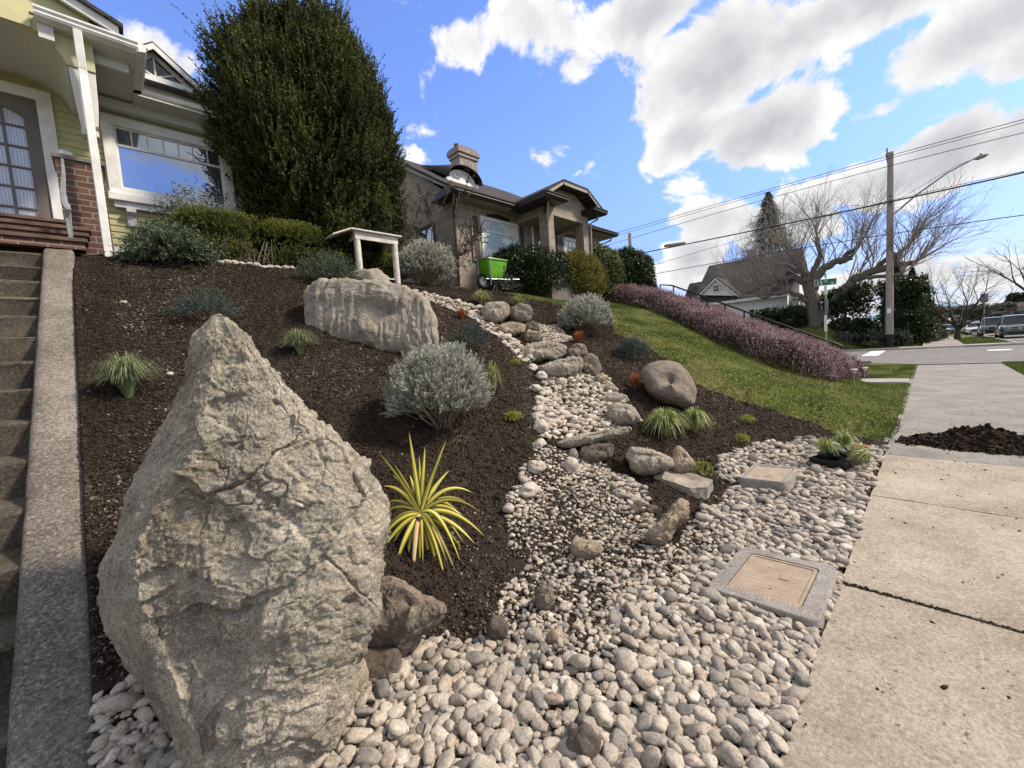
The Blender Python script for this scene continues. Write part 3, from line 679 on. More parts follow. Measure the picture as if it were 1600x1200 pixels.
# the upright boulder: outline rows (picture height, left, ridge, mid, right) at about a metre and a half
ROWS = [(493, 331, 338, 346, 356, .22), (505, 320, 336, 352, 374, .20), (525, 304, 334, 362, 397, .17), (560, 292, 330, 378, 428, .13), (600, 286, 328, 390, 458, .09), (650, 262, 318, 405, 500, .05),
        (700, 232, 300, 418, 545, .03), (750, 206, 272, 425, 588, .01), (792, 192, 244, 425, 616, .0), (830, 182, 222, 425, 618, -.01), (880, 160, 206, 420, 602, -.02), (935, 156, 212, 415, 590, -.03),
        (985, 168, 226, 412, 580, -.02), (1012, 180, 236, 410, 572, -.01), (1030, 192, 244, 408, 552, .0), (1100, 234, 276, 404, 548, .01), (1160, 266, 298, 400, 524, .01), (1215, 284, 310, 395, 482, .02), (1300, 300, 322, 385, 455, .06), (1400, 310, 330, 380, 430, .10)]
rings = []
for (py, L, K, Mx, Rr, dd_) in ROWS:
    f0 = 1.42+dd_+max(0, (1215-py))*.00024; half = .20+.22*sstep(py, 493, 800)
    wz = (Rr-L)/FPX*1.6
    bk = f0+min(half*2, .9*wz+.06)
    P = [(L, f0+.24*min(1, wz/.9)+.02), ((L*.45+K*.55), f0+.07*min(1, wz/.8)), (K, f0), ((K*.55+Mx*.45), f0+.005), (Mx, f0+.0), ((Mx*.45+Rr*.55), f0+.045*min(1, wz)), (Rr-(Rr-L)*.06, f0+.12*min(1, wz)), (Rr, f0+.22*min(1, wz)), ((Rr*.8+L*.2), bk), ((Rr+L)/2, bk+.03), ((Rr*.2+L*.8), bk-.02)]
    ring = []
    for j, (x_, d_) in enumerate(P):
        k_ = 1. if d_ < f0+.3 else f0/d_*1.15      # keep the back inside the outline
        xc = (L+Rr)/2; ring.append(atd(xc+(x_-xc)*(k_ if j > 7 else 1), py, d_))
    rings.append(ring)
rings = np.array(rings)                                   # rows x 11 x 3
def resample(A, n, axis, closed=False, smooth=.35):
    A = np.moveaxis(A, axis, 0)
    if closed: A = np.concatenate([A, A[:1]])
    seg = np.linalg.norm(np.diff(A, axis=0), axis=-1).mean(axis=-1) if A.ndim > 2 else np.linalg.norm(np.diff(A, axis=0), axis=-1)
    s = np.r_[0, np.cumsum(seg)]; u = np.linspace(0, s[-1], n+1 if closed else n)
    if closed: u = u[:-1]
    i = np.clip(np.searchsorted(s, u, side='right')-1, 0, len(seg)-1); f = (u-s[i])/seg[i]
    f = f*(1-smooth)+smooth*f*f*(3-2*f); f = f.reshape(-1, *([1]*(A.ndim-1)))
    return np.moveaxis(A[i]*(1-f)+A[i+1]*f, 0, axis)
NB, NR = 760, 520
B_ = resample(resample(rings, NB, 1, True), NR, 0)
def grid_normals(B):
    du = np.roll(B, -1, 1)-np.roll(B, 1, 1); dv_ = np.gradient(B, axis=0); n = np.cross(du, dv_); n /= np.linalg.norm(n, axis=-1, keepdims=True)+1e-9
    return n
for it in range(2): B_ = .5*B_+.25*(np.roll(B_, 1, 1)+np.roll(B_, -1, 1))
nrm = grid_normals(B_); cen = B_.mean(axis=(0, 1))
if (nrm*(B_-cen)).sum() < 0: nrm = -nrm
P = B_.reshape(-1, 3); N_ = nrm.reshape(-1, 3)
rowz = np.repeat(np.linspace(0, 1, NR), NB)
px_, py_, d_ = project(P)
ridge_x = np.interp(py_, [r_[0] for r_ in ROWS], [r_[2] for r_ in ROWS])
left = 1-sstep(px_-ridge_x, -14, 10)                      # smoother split face on this side
W = P+.030*np.c_[fbm(P*6, 3), fbm(P*6+9, 3), fbm(P*6+31, 3)]
Q = W @ np.array([[1, .25, -.45], [0, 1, .2], [.35, 0, 1.1]])
fa = facets(Q*1.9, 1, .8, .03); fb = facets(Q*6.2, 2, .7, .05); fc = facets(Q*15, 3, .8, .08); fd = facets(Q*36, 4, .8, .12)
def steps_(v, n, lo=.46, hi=.54): v = v*n; return (np.floor(v)+sstep(v-np.floor(v), lo, hi))/n
st = steps_(fbm(W*1.5+50, 5, gain=.55), 2.6); st2 = steps_(fbm(W*[5.5, 5.5, 7.5]+20, 4, gain=.6), 3.0, .44, .56)
crack = -np.clip(1-np.abs(fbm(W*2.4+8, 4))*45, 0, 1)*sstep(fbm(P*1.6, 2), -.1, .25)
fine = .0022*fbm(P*70, 3)+.0016*fbm(P*160, 2)
rough_d = .012*fbm(P*2.4+3, 3)+.042*fa+.010*fb+.006*fc+.0028*fd+.046*st+.011*st2+.016*crack+fine-.010
streak = P @ np.array([[9., 0, 0], [0, 9., 0], [4., 2.2, 2.0]])
g4 = fbm(streak*.7, 4)
left_d = .008*fbm(P*3+8, 3)+.007*facets(streak*.8, 6, .8, .06)+.016*steps_(g4, 2.5)+.004*fbm(streak*3, 3)+.5*fine+.003*fc
disp = rough_d*(1-left)+left_d*left
disp *= np.clip((1-rowz)*12, .5, 1)*np.clip((rowz)*16, .25, 1)
P2 = P+N_*disp[:, None]
q = np.arange((NR-1)*NB); nx_ = np.where((q+1) % NB == 0, q+1-NB, q+1)
top_c = P2[:NB].mean(0)+[0, 0, .012]; V = np.vstack([P2, top_c[None]])
F = np.c_[q, nx_, nx_+NB, q+NB]; cap = np.array([[i, (i+1) % NB, len(P2), len(P2)] for i in range(NB)])
me = bpy.data.meshes.new('boulder'); me.from_pydata(V.tolist(), [], F[:, ::-1].tolist()+[(int(b), int(a), int(c)) for a, b, c, _ in cap])
o = link('boulder', me, MATS['boulder_stone'], smooth=True)
tag(o, 'huge pointed upright boulder with a rough flaky face standing by the gravel', 'boulder')
def rock(name, px, py, wpx, hpx, label, cat='rock', m_='brown_stone', seed=0, dratio=.8, blocky=.5, sub=5, sink=.12, yaw=None, pts=None, group=None, rough=1., tiltx=0., lean=0., flat=0., d=None, striate=0):
    "a rock whose base centre is seen at px, py and which spans wpx by hpx in the photograph"
    P0 = np.array(hit(px, py)) if d is None else atd(px, py, d); s = 1/ppm(P0); wv, hv = wpx*s, hpx*s
    g_ = np.random.RandomState(seed+100); V, F = ICO[sub]; U = V/np.linalg.norm(V, axis=1)[:, None]
    npl = 9+int(6*g_.rand()); Nn = g_.normal(size=(npl, 3)); Nn /= np.linalg.norm(Nn, axis=1)[:, None]
    Nn = np.vstack([Nn, [[0, 0, 1]], [[1, 0, .1]], [[-1, .1, 0]], [[0, -1, .15]], [[0, 1, 0]], [[0, 0, -1]]]); Nn /= np.linalg.norm(Nn, axis=1)[:, None]
    hh = np.r_[g_.uniform(.72, 1.0, npl), [.78, .86, .86, .8, .8, .8]]
    dt = U @ Nn.T; rr = np.where(dt > .05, hh/np.maximum(dt, .05), 9.); k_ = 26-18*(1-blocky)
    rad_ = -np.log(np.exp(-k_*rr).sum(1)+np.exp(-k_*1.25))/k_
    if blocky < .25: rad_ = 1+.20*fbm(U*1.3+seed, 2)
    Q = U*rad_[:, None]; Q /= np.abs(Q).max(0)
    if flat: Q[:, 2] = np.where(Q[:, 2] > 1-flat, 1-flat+(Q[:, 2]-1+flat)*.12, Q[:, 2]); Q[:, 2] /= Q[:, 2].max()
    S = np.array([wv/2, wv*dratio/2, hv*(1+sink)/2]); Q = Q*S; mx = (wv+hv)/2
    W = Q/mx
    WW = W+.12*np.c_[fbm(W*3, 2), fbm(W*3+5, 2), fbm(W*3+9, 2)]; nz_ = .045*fbm(W*2.2+seed, 4)+.070*facets(WW*2.2, seed, 1., .10)*(.25+blocky)+.030*facets(WW*5.5, seed+1, 1., .15)*(.25+blocky)+.011*ridged(W*12+seed, 3)+.008*fbm(W*30, 2)
    if striate:
        cc = ridged(np.c_[W[:, 0]*7+.6*fbm(W*2, 3), W[:, 1]*7, W[:, 2]*1.1]+seed, 4); nz_ = nz_+.035*striate*cc
    Nn_ = Q/S**2*1.; Nn_ /= np.linalg.norm(Nn_, axis=1)[:, None]
    Q = Q+Nn_*(nz_*mx*rough)[:, None]
    if lean: Q[:, 0] += lean*Q[:, 2]
    ang = math.atan2(-R[0, 0], R[1, 0]) if yaw is None else yaw
    # local x runs across the view, local y away from the viewer
    vx = R[:, 0].copy(); vx[2] = 0; vx /= np.linalg.norm(vx); vy = np.array([-vx[1], vx[0], 0])
    if yaw:
        c_, s_ = math.cos(yaw), math.sin(yaw); vx, vy = vx*c_+vy*s_, -vx*s_+vy*c_
    vz = np.array([0, 0, 1.])
    if tiltx:
        c_, s_ = math.cos(tiltx), math.sin(tiltx); vx, vz = vx*c_+vz*s_, -vx*s_+vz*c_
    Vw = Q[:, :1]*vx+Q[:, 1:2]*vy+Q[:, 2:3]*vz
    me = npmesh(name, Vw, F, {'tint': np.zeros(len(Vw))}); o = link(name, me, MATS[m_], smooth=True)
    o.location = tuple(P0+np.array([0, 0, hv*(1-sink)/2])+vy*wv*dratio*.35)
    return tag(o, label, cat, group)
def outline_rock(name, pts, label, m_, seed=0, thick=None, inner=.55, push=.30, cat='rock', rough=1., groove=0., dd=0., jag=1., lean_=1.):
    "a rock whose outline from the path is pts (photograph coordinates); it gets its own thickness behind and a faceted face in front"
    A = np.array(pts, float); lowest = A[A[:, 1].argmax()]; G0 = hit(lowest[0], lowest[1]); d0 = depth(G0)+dd; s = d0/FPX
    wpx, hpx = np.ptp(A[:, 0]), np.ptp(A[:, 1]); w_ = wpx*s; th = thick*w_ if thick else min(w_, hpx*s*1.6)*.75
    g_ = np.random.RandomState(seed); cen_ = A.mean(0)
    # densify the outline, keeping its corners
    P_ = []
    for i in range(len(A)):
        a_, b_ = A[i], A[(i+1) % len(A)]
        for k in range(6): P_.append(a_+(b_-a_)*k/6)
    P_ = np.array(P_); N = len(P_); rel = P_-cen_; ridge_ = cen_+g_.normal(0, .10, 2)*[wpx, hpx]+[0, -.08*hpx]
    vy = (P_[:, 1]-A[:, 1].min())/max(hpx, 1)                      # 0 at the top, 1 at the foot
    rings_ = []
    for f, dz_ in [(.0, -.90), (.25, -.893), (.5, -.855), (.72, -.70), (.90, -.36), (1., 0.), (.97, .35), (.88, .75), (.62, 1.0), (.3, 1.05), (0., 1.08)]:
        if dz_ <= 0: Q_ = ridge_+(P_-ridge_)*f; dq = d0+th*push*dz_*(1-.0*vy)+(vy.mean()-vy)*lean_*th*.30*(1 if dz_ < 0 else .6)
        else: Q_ = cen_+rel*f; dq = d0+th*dz_*.8+(vy.mean()-vy)*th*.18
        dq = np.broadcast_to(dq, (N,)); k_ = np.where(dz_ > 0, d0/dq, 1.)
        rings_.append(np.array([atd(cen_[0]+(q_[0]-cen_[0])*kk, cen_[1]+(q_[1]-cen_[1])*kk, dd_) for q_, dd_, kk in zip(Q_, dq, k_)]))
    Rg = np.array(rings_); nr = 12
    fine_ = [];
    for i in range(len(Rg)-1):
        for k in range(nr if i < 7 else 6): u = k/(nr if i < 7 else 6); fine_.append(Rg[i]*(1-u)+Rg[i+1]*u)
    fine_.append(Rg[-1]); B = np.array(fine_)
    Bfade = np.ones(len(B)); Bfade[:26] = np.linspace(.0, 1, 26)
    for it in range(3): B[1:-1] = .5*B[1:-1]+.25*(B[:-2]+B[2:]); B = .6*B+.2*(np.roll(B, 1, 1)+np.roll(B, -1, 1))
    up_ = 3 if N < 60 else 2; B = np.concatenate([B, B[:, :1]], 1); xi = np.linspace(0, N, N*up_+1)[:-1]; i0 = xi.astype(int); fr = (xi-i0)[None, :, None]; B = B[:, i0]*(1-fr)+B[:, i0+1]*fr
    nB = B.shape[1]; n_ = np.cross(np.roll(B, -1, 1)-np.roll(B, 1, 1), np.gradient(B, axis=0)); n_ /= np.linalg.norm(n_, axis=-1, keepdims=True)+1e-12; C0_ = B.reshape(-1, 3).mean(0)
    if (n_*(B-C0_)).sum() < 0: n_ = -n_
    ln = np.linalg.norm(n_, axis=-1, keepdims=True); n_ = np.where(ln > .5, n_, unit0(B-C0_))
    P = B.reshape(-1, 3); nn_ = n_.reshape(-1, 3); mx = (w_+hpx*s)/2; W = P/mx+seed*3.3; WW = W+.10*np.c_[fbm(W*3, 2), fbm(W*3+5, 2), fbm(W*3+9, 2)]
    dsp_ = .030*fbm(W*2, 3)+.060*jag*facets(WW*2.4, seed, 1., .08)+.028*jag*facets(WW*6, seed+1, 1., .12)+.013*jag*facets(WW*14, seed+2, 1., .15)+.008*ridged(W*20, 2)+.006*fbm(W*45, 2)
    if groove:
        side_ = P @ R[:, 0]/mx; up2 = P[:, 2]/mx; cc = ridged(np.c_[side_*7+.5*fbm(W*2, 3), side_*0+seed, up2*.9], 4); dsp_ = dsp_*.6+.030*groove*cc+.02*groove*ridged(np.c_[side_*17+.5*fbm(W*4, 2), side_*0, up2*2.], 3)
    dsp_ = dsp_*np.repeat(Bfade, nB); P = P+nn_*(dsp_*rough*mx)[:, None]; M_ = B.shape[0]; q = np.arange((M_-1)*nB); nx_ = np.where((q+1) % nB == 0, q+1-nB, q+1); F = np.c_[q, nx_, nx_+nB, q+nB]
    C_ = P.mean(0); o = link(name, npmesh(name, P-C_, F), MATS[m_], smooth=True); o.location = tuple(C_); return tag(o, label, cat)
def unit0(v): return v/(np.linalg.norm(v, axis=-1, keepdims=True)+1e-9)
outline_rock('slab_boulder', [(478,455),(490,443),(530,440),(600,446),(646,455),(668,478),(675,505),(675,552),(655,556),(600,548),(560,542),(505,534),(483,518),(477,480)], 'massive pale blocky boulder with vertical grooves on the upper slope', 'slab_stone', 3, .45, cat='boulder', rough=.55, groove=1.5, push=.10, lean_=.25)
rock('rock', 562, 446, 76, 26, 'small flat topped stone on the crest behind the grooved slab boulder', 'rock', 'slab_stone', 5, .7, .6, 4, .3)
outline_rock('rock', [(1002,580),(1012,568),(1040,562),(1062,567),(1080,586),(1089,608),(1086,634),(1066,638),(1030,628),(1008,612)], 'smooth rounded brown boulder where the mulch meets the lawn', 'brown_stone', 8, .9, cat='boulder', rough=.6, jag=.25, push=.4)
outline_rock('rock', [(588,908),(610,900),(650,918),(694,948),(690,964),(652,1008),(622,1036),(598,1026),(550,1002),(556,955),(570,925)], 'large brown angular rock leaning beside the big boulder under the spiky plant', 'brown_stone', 11, .6, rough=.7, push=.25)
rock('rock', 585, 1072, 78, 44, 'low dark rock wedged under the large brown rock', 'rock', 'dark_stone', 12, .8, .7, 5, .3, rough=.6)
rock('rock', 556, 1092, 38, 52, 'small tan rock at the foot of the big boulder', 'rock', 'tan_stone', 13, .9, .4, 4, .15)
ORocks = [([(752,482),(762,472),(785,470),(796,478),(795,494),(775,507),(756,502)],'slab_stone','cream angular stone at the head of the dry creek under a grass tuft'),
 ([(797,480),(812,474),(828,476),(834,489),(828,504),(808,506),(797,497)],'brown_stone','rounded brown stone beside the cream stone at the creek head'),
 ([(779,507),(800,502),(822,507),(820,519),(800,526),(781,520)],'tan_stone','flat ledge stone below the two stones at the creek head'),
 ([(820,506),(833,500),(845,509),(840,518),(822,518)],'dark_stone','dark stone tucked behind the topmost ledge of the creek'),
 ([(818,520),(838,518),(850,527),(844,536),(820,536)],'dark_stone','low dark block below the topmost ledge of the creek'),
 ([(812,546),(823,538),(860,535),(884,539),(886,554),(872,562),(835,564),(816,559)],'slab_stone','long buff slab forming the upper step of the creek'),
 ([(840,572),(860,567),(888,557),(910,558),(912,577),(892,588),(860,590),(843,583)],'slab_stone','tilted buff slab just below the upper step of the creek'),
 ([(885,549),(900,536),(915,539),(920,553),(907,564),(888,562)],'brown_stone','rounded brown rock at the end of the upper creek slab'),
 ([(908,562),(922,550),(935,556),(941,579),(933,590),(915,587),(907,573)],'brown_stone','upright brown rock beside the buff slabs of the creek'),
 ([(928,587),(944,584),(948,596),(934,600)],'tan_stone','small squarish stone stacked below the upright brown rock'),
 ([(944,602),(958,598),(964,609),(950,614)],'grey_stone','small grey stone in the edging below the upright brown rock'),
 ([(945,618),(962,612),(974,619),(968,628),(950,630)],'grey_stone','flat grey edging stone above the tan corner rock'),
 ([(968,614),(980,619),(984,628),(972,624)],'pale_stone','thin pale shard beside the flat grey edging stone'),
 ([(948,637),(960,629),(987,633),(1002,652),(992,664),(965,665),(951,653)],'slab_stone','tan blocky rock at the corner of the pebble pool'),
 ([(866,692),(900,681),(950,673),(987,666),(984,677),(930,692),(880,703)],'slab_stone','long thin buff ledge holding back the pebble pool'),
 ([(904,708),(911,695),(950,692),(959,699),(955,717),(925,725),(907,721)],'dark_stone','dark brown rounded block under the long buff ledge'),
 ([(889,702),(898,699),(904,709),(902,720),(890,718)],'grey_stone','small grey upright stone under the end of the buff ledge'),
 ([(976,712),(985,700),(1010,701),(1050,715),(1054,728),(1022,741),(990,742)],'grey_stone','broad light grey rough rock below the grass clump'),
 ([(1046,732),(1057,694),(1070,703),(1090,726),(1077,738),(1056,742)],'tan_stone','wedge shaped tan rock leaning against the light grey rock'),
 ([(1008,838),(1030,815),(1050,789),(1062,777),(1077,787),(1076,810),(1057,823),(1044,848),(1018,856)],'tan_stone','cracked tan rock with soil on top in the middle of the gravel'),
 ([(972,790),(1000,783),(1030,792),(1020,806),(985,806)],'dark_stone','low soil covered stone beside the grey slab'),
 ([(890,852),(898,842),(925,844),(941,852),(937,870),(915,876),(894,868)],'tan_stone','round tan cobble in the middle of the gravel bed'),
 ([(835,928),(848,912),(862,918),(868,940),(856,958),(840,955)],'brown_stone','lumpy brown cobble in the gravel below the mulch')]
for i, (pts_, m_, lb) in enumerate(ORocks): outline_rock('rock', pts_, lb, m_, 40+i*2, rough=.8)
for i, (px, py, wp, hp, m_, lb) in enumerate([(895,740,26,26,'pale_stone','round white stone below the creek ledge'),(778,1000,38,30,'dark_stone','soil stained brown cobble at the edge of the gravel'),(916,1196,58,50,'dark_stone','muddy round stone at the front of the gravel bed'),(870,1012,28,24,'tan_stone','tan cobble beside the lumpy brown cobble')]):
    rock('rock', px, py, wp, hp, lb, 'rock', m_, 80+i*3, .8, .1, 4, .3, rough=.4)
# the long grey slab lying across the gravel edge
sl_ = MB(); c0 = np.array(hit(1070, 792)); Pq = [(1022,752),(1036,738),(1082,752),(1113,772),(1108,798),(1078,808),(1050,776)]
top = [atd(x_, y_-8, depth(hit(x_, y_+4))) for x_, y_ in [(1022, 745), (1042, 736), (1084, 748), (1113, 764), (1106, 776), (1078, 775), (1046, 757)]]
zt_ = np.mean([p[2] for p in top]); top = [np.array([p[0], p[1], .5*p[2]+.5*zt_]) for p in top]; bot = [p-np.array([0, 0, .16]) for p in top]
n = len(top); sl_.add(top+bot, [tuple(range(n)), tuple(range(n, 2*n))[::-1]]+[(i, n+i, n+(i+1) % n, (i+1) % n) for i in range(n)])
o = sl_.build('rock', MATS['grey_stone'])
bm = bmesh.new(); bm.from_mesh(o.data); bmesh.ops.triangulate(bm, faces=bm.faces); bmesh.ops.subdivide_edges(bm, edges=bm.edges, cuts=6, use_grid_fill=True); bmesh.ops.subdivide_edges(bm, edges=bm.edges, cuts=1, use_grid_fill=True)
for v in bm.verts: v.co += v.normal*(.010*mnoise.fractal(v.co*9, .6, 2, 4)+.004*mnoise.noise(v.co*40))
bm.to_mesh(o.data); bm.free(); o.data.polygons.foreach_set('use_smooth', np.ones(len(o.data.polygons), dtype=bool)); o.data.set_sharp_from_angle(angle=rad(38))
tag(o, 'flat light grey slab lying over the cracked tan rock', 'slab')
# pale cobbles edging the creek: each one of them
g = np.random.RandomState(77); lines = [[(644,459),(668,466),(700,473),(730,481)], [(720,486),(745,495),(765,508),(785,524),(805,543),(822,560)], [(735,480),(752,488),(768,500)], [(826,565),(838,582),(846,600),(850,620),(846,640),(840,660),(848,676),(862,684)], [(838,610),(842,632),(838,652)], [(845,700),(838,730),(846,760),(815,782),(812,800)]]
T4, F4 = pebble_templates(4, 8, 90.)
def cobble(px, py, wp, tn, grp, lb):
    P0 = hit(px, py)
    r_ = wp/2/ppm(P0); V = T4[g.randint(0, 8)]*np.array([r_*1.15, r_*g.uniform(.75, 1.), r_*g.uniform(.55, .75)])
    V = V @ rotmats(np.array([g.uniform(0, 6.28)]), np.array([g.uniform(0, .35)]), np.array([g.uniform(0, 6.28)]))[0].T
    o = link('cobble', npmesh('cobble', V, F4, {'tint': np.full(len(V), tn)}), MATS['pale_stone'], smooth=True); o.location = (P0[0], P0[1], float(gz([P0[0]], [P0[1]])[0])+r_*.35); return tag(o, lb, 'cobble', grp)
for li, ln in enumerate(lines):
    A = np.array(ln, float); seg = np.r_[0, np.cumsum(np.linalg.norm(np.diff(A, axis=0), axis=1))]; s = 0
    while s < seg[-1]:
        px = np.interp(s, seg, A[:, 0])+g.uniform(-3, 3); py = np.interp(s, seg, A[:, 1])+g.uniform(-2, 2); wp = (11+(py-460)*.055)*g.uniform(.75, 1.35)
        cobble(px, py, wp, 0, 'pale cobbles edging the dry creek', 'pale river cobble set in the row edging the dry creek bed'); s += wp*(.82 if li < 5 else 1.6)
for (px, py, wp) in [(878,600,18),(905,645,16),(925,655,18),(880,655,20),(870,668,18),(900,672,16),(860,665,16),(945,668,18),(1020,560,0),(915,618,14)]:
    if wp: cobble(px, py, wp, 0, 'larger pale cobbles in the pebble pool', 'pale cobble larger than the pebbles around it in the creek pool')
A = [(344,412),(356,413),(367,414),(378,415),(390,415),(401,417),(412,418),(423,418),(434,421),(446,421),(457,424),(575,436),(590,440),(604,440)]
for px, py in A: cobble(px, py+1, g.uniform(10, 15), 0, 'pale cobbles along the top of the bank', 'pale cobble in the row along the top of the mulch bank')
for (px, py, wp, lb) in [(266,588,11,'lone flat pale pebble on the mulch beside the big boulder tip'),(193,472,9,'small pinkish stone chip on the upper mulch bank')]: cobble(px, py, wp, 0, None, lb)
# ------------------------------------------------------------------ utility boxes in the gravel
m, t = mat('box_lid'); a_ = t.noise(t.pos, 9, 6, .7); c = t.ramp(a_, [(.35, (.36, .285, .22)), (.6, (.47, .39, .31)), (.75, (.56, .48, .40))])
mp = t.new('ShaderNodeMapping', i_0=t.obj); mp.inputs['Rotation'].default_value = (0, 0, rad(45)); 
w1 = t.new('ShaderNodeTexWave', wave_type='BANDS', bands_direction='X', i_Vector=mp.outputs[0], i_Scale=22.); w2 = t.new('ShaderNodeTexWave', wave_type='BANDS', bands_direction='Y', i_Vector=mp.outputs[0], i_Scale=22.)
gv = t.math('MINIMUM', t.smooth(w1.outputs[1], .0, .25), t.smooth(w2.outputs[1], .0, .25)); c = t.mix(t.math('MULTIPLY', t.math('SUBTRACT', 1., gv), .9), c, (.16, .11, .075)); c = t.mix(t.smooth(t.noise(t.pos, 26, 5, .7), .60, .70, 0, .8), c, (.07, .05, .035))
setp(t, c, .9, gv, .6, .004)
def rrect(cx_, cy_, wx, wy, r_, n=5):
    out = []
    for (sx, sy, a0) in ((1, 1, 0), (-1, 1, 90), (-1, -1, 180), (1, -1, 270)):
        for k in range(n+1): a1 = rad(a0+90*k/n); out.append((cx_+sx*(wx/2-r_)+r_*math.cos(a1), cy_+sy*(wy/2-r_)+r_*math.sin(a1)))
    return out
def ubox(x0, x1, y0, y1, z, rim, label, tilt, m_lid='box_lid', rise_=.02):
    cx_, cy_ = (x0+x1)/2, (y0+y1)/2; e = empty('utility_box', (cx_, cy_, z), label, 'utility box'); e.rotation_euler = tilt
    wx, wy = x1-x0, y1-y0; o_ = rrect(0, 0, wx, wy, .06); i_ = rrect(0, 0, wx-2*rim, wy-2*rim, .03); n = len(o_)
    mb = MB(); ob = rrect(0, 0, wx+.03, wy+.03, .065); ot = rrect(0, 0, wx-.012, wy-.012, .055)
    V = [(x, y, -.16) for x, y in ob]+[(x, y, -.008) for x, y in o_]+[(x, y, 0) for x, y in ot]+[(x, y, 0) for x, y in i_]+[(x, y, -.05) for x, y in i_]
    F = [(k*n+i, k*n+(i+1) % n, (k+1)*n+(i+1) % n, (k+1)*n+i) for k in range(4) for i in range(n)]
    mb.add(V, F); mb.build('rim', MATS['box_concrete'], e)
    lid = MB(); li = rrect(0, 0, wx-2*rim-.014, wy-2*rim-.014, .026); lj = rrect(0, 0, wx-2*rim-.05, wy-2*rim-.05, .02)
    V = [(x, y, -.05) for x, y in li]+[(x, y, -.004) for x, y in li]+[(x, y, -.004) for x, y in lj]+[(x, y, -.009) for x, y in lj]
    F = [(k*n+i, k*n+(i+1) % n, (k+1)*n+(i+1) % n, (k+1)*n+i) for k in range(3) for i in range(n)]+[tuple(range(3*n, 4*n))]
    lid.add(V, F); lid.build('lid', MATS[m_lid], e)
    mk_ = MB()
    if wx > .6: mk_.prism(rrect(.06, -.05, .10, .05, .012, 3), 'z', -.0085, -.004)
    else: mk_.prism(rrect(0, 0, .11, .06, .008, 2), 'z', -.0085, -.003); mk_.prism(rrect(0, 0, .25, .15, .01, 2), 'z', -.0085, -.0055)
    mk_.build('raised_plate', MATS[m_lid], e)
    return e
ubox(2.38, 3.07, .378, .925, .040, .085, 'wide square utility box with a diamond patterned buff lid beside the sidewalk joint', (rad(-2), rad(1), 0))
plain('worn_lid', (.36, .30, .235), .9, .25, 14, bump=.6, bd=.006)
ubox(4.36, 4.92, .93, 1.34, .115, .035, 'smaller raised utility box with a worn ribbed lid near the mulch', (rad(-3), rad(-1), 0), 'worn_lid')
# heap of dug soil on the sidewalk
def mound(name, cx_, cy_, rx, ry, hh, label, cat, seed, m_='soil'):
    n = 90; u = np.linspace(-1.25, 1.25, n); X_, Y_ = np.meshgrid(u, u); x, y = X_.ravel(), Y_.ravel()
    P = np.c_[x*2.3+seed, y*2.3, x*0]; rr = np.hypot(x, y)+.22*fbm(P, 3); z = hh*np.clip(1-rr, -.05, 1)**.9 if False else hh*np.maximum(1-rr, -.1)
    z = z*(1+.3*fbm(P*1.7, 3))+.016*ridged(P*5, 3)*np.clip(1.3-rr, 0, 1)+.008*fbm(P*14, 2)
    q = (np.arange(n-1)[:, None]*n+np.arange(n-1)[None]).ravel()
    V = np.c_[cx_+x*rx, cy_+y*ry, .012+z-.004]
    o = link(name, npmesh(name, V, np.c_[q, q+1, q+1+n, q+n], {'lawn': np.zeros(len(V))}), MATS[m_], smooth=True); return tag(o, label, cat), (x, y, z, rr)
m, t = mat('soil'); n2 = t.noise(t.pos, 55, 6, .75); n1 = t.noise(t.pos, 9, 5, .6)
setp(t, t.ramp(t.math('ADD', t.math('MULTIPLY', n1, .4), t.math('MULTIPLY', n2, .6)), [(.35, (.018, .012, .009)), (.52, (.048, .032, .022)), (.68, (.11, .075, .052))]), .95, n2, 1., .02, spec=.08)
hc = hit(1512, 697); print('heap', hc)
HX, HY = float(hc[0]), float(hc[1])-.12
o, (x, y, z, rr) = mound('soil_heap', HX, HY, .36, .68, .22, 'heap of dark dug soil dumped across the concrete sidewalk', 'soil heap', 3.)
k = (rr < 1.15); g = np.random.RandomState(9); ix = g.choice(np.nonzero(k)[0], 2600); r = .006+.02*g.rand(len(ix))**3
V0, F0 = ICO[1]; T = np.array([V0*(1+.3*g.normal(size=(len(V0), 1))) for _ in range(8)])
V, F_, tt_ = stamp(T, F0, np.c_[HX+x[ix]*.36+g.normal(0, .01, len(ix)), HY+y[ix]*.68+g.normal(0, .01, len(ix)), .012+np.maximum(z[ix], 0)+r*.3], np.c_[r, r, r*.8], rotmats(g.uniform(0, 6, len(ix)), g.uniform(0, 1, len(ix)), g.uniform(0, 6, len(ix))), g.randint(0, 8, len(ix)), g.beta(1.3, 2.4, len(ix)))
lk = link('soil_clods', npmesh('soil_clods', V, F_, {'tint': tt_}), MATS['crumb'], o); lk['kind'] = 'stuff'
# soil and leaf litter scattered over the sidewalk
g = np.random.RandomState(14); n = 2600; x = 2.96+g.normal(0, .010, n)+.012*np.sin(g.rand(n)*0); y = g.uniform(-1.7, .35, n); r = .0022+.004*g.rand(n)**2
V, F_, tt_ = stamp(T, F0, np.c_[x, y, .004+r*.5+0*x], np.c_[r*1.4, r, r*.7], rotmats(g.uniform(0, 6, n), g.uniform(0, .3, n), g.uniform(0, 6, n)), g.randint(0, 8, n), g.beta(1.3, 2.2, n))
o = link('joint_soil', npmesh('joint_soil', V, F_, {'tint': tt_}), MATS['crumb']); tag(o, 'soil and grit filling the joint across the sidewalk', 'soil', kind='stuff')
g = np.random.RandomState(12); n = 1100; x = g.uniform(1.2, 12, n); y = g.uniform(-1.7, .36, n); r = .003+.006*g.rand(n)**3; k = ((g.rand(n) < .35) | (abs(x-7) < 1.4)); x, y, r = x[k], y[k], r[k]; n = len(x)
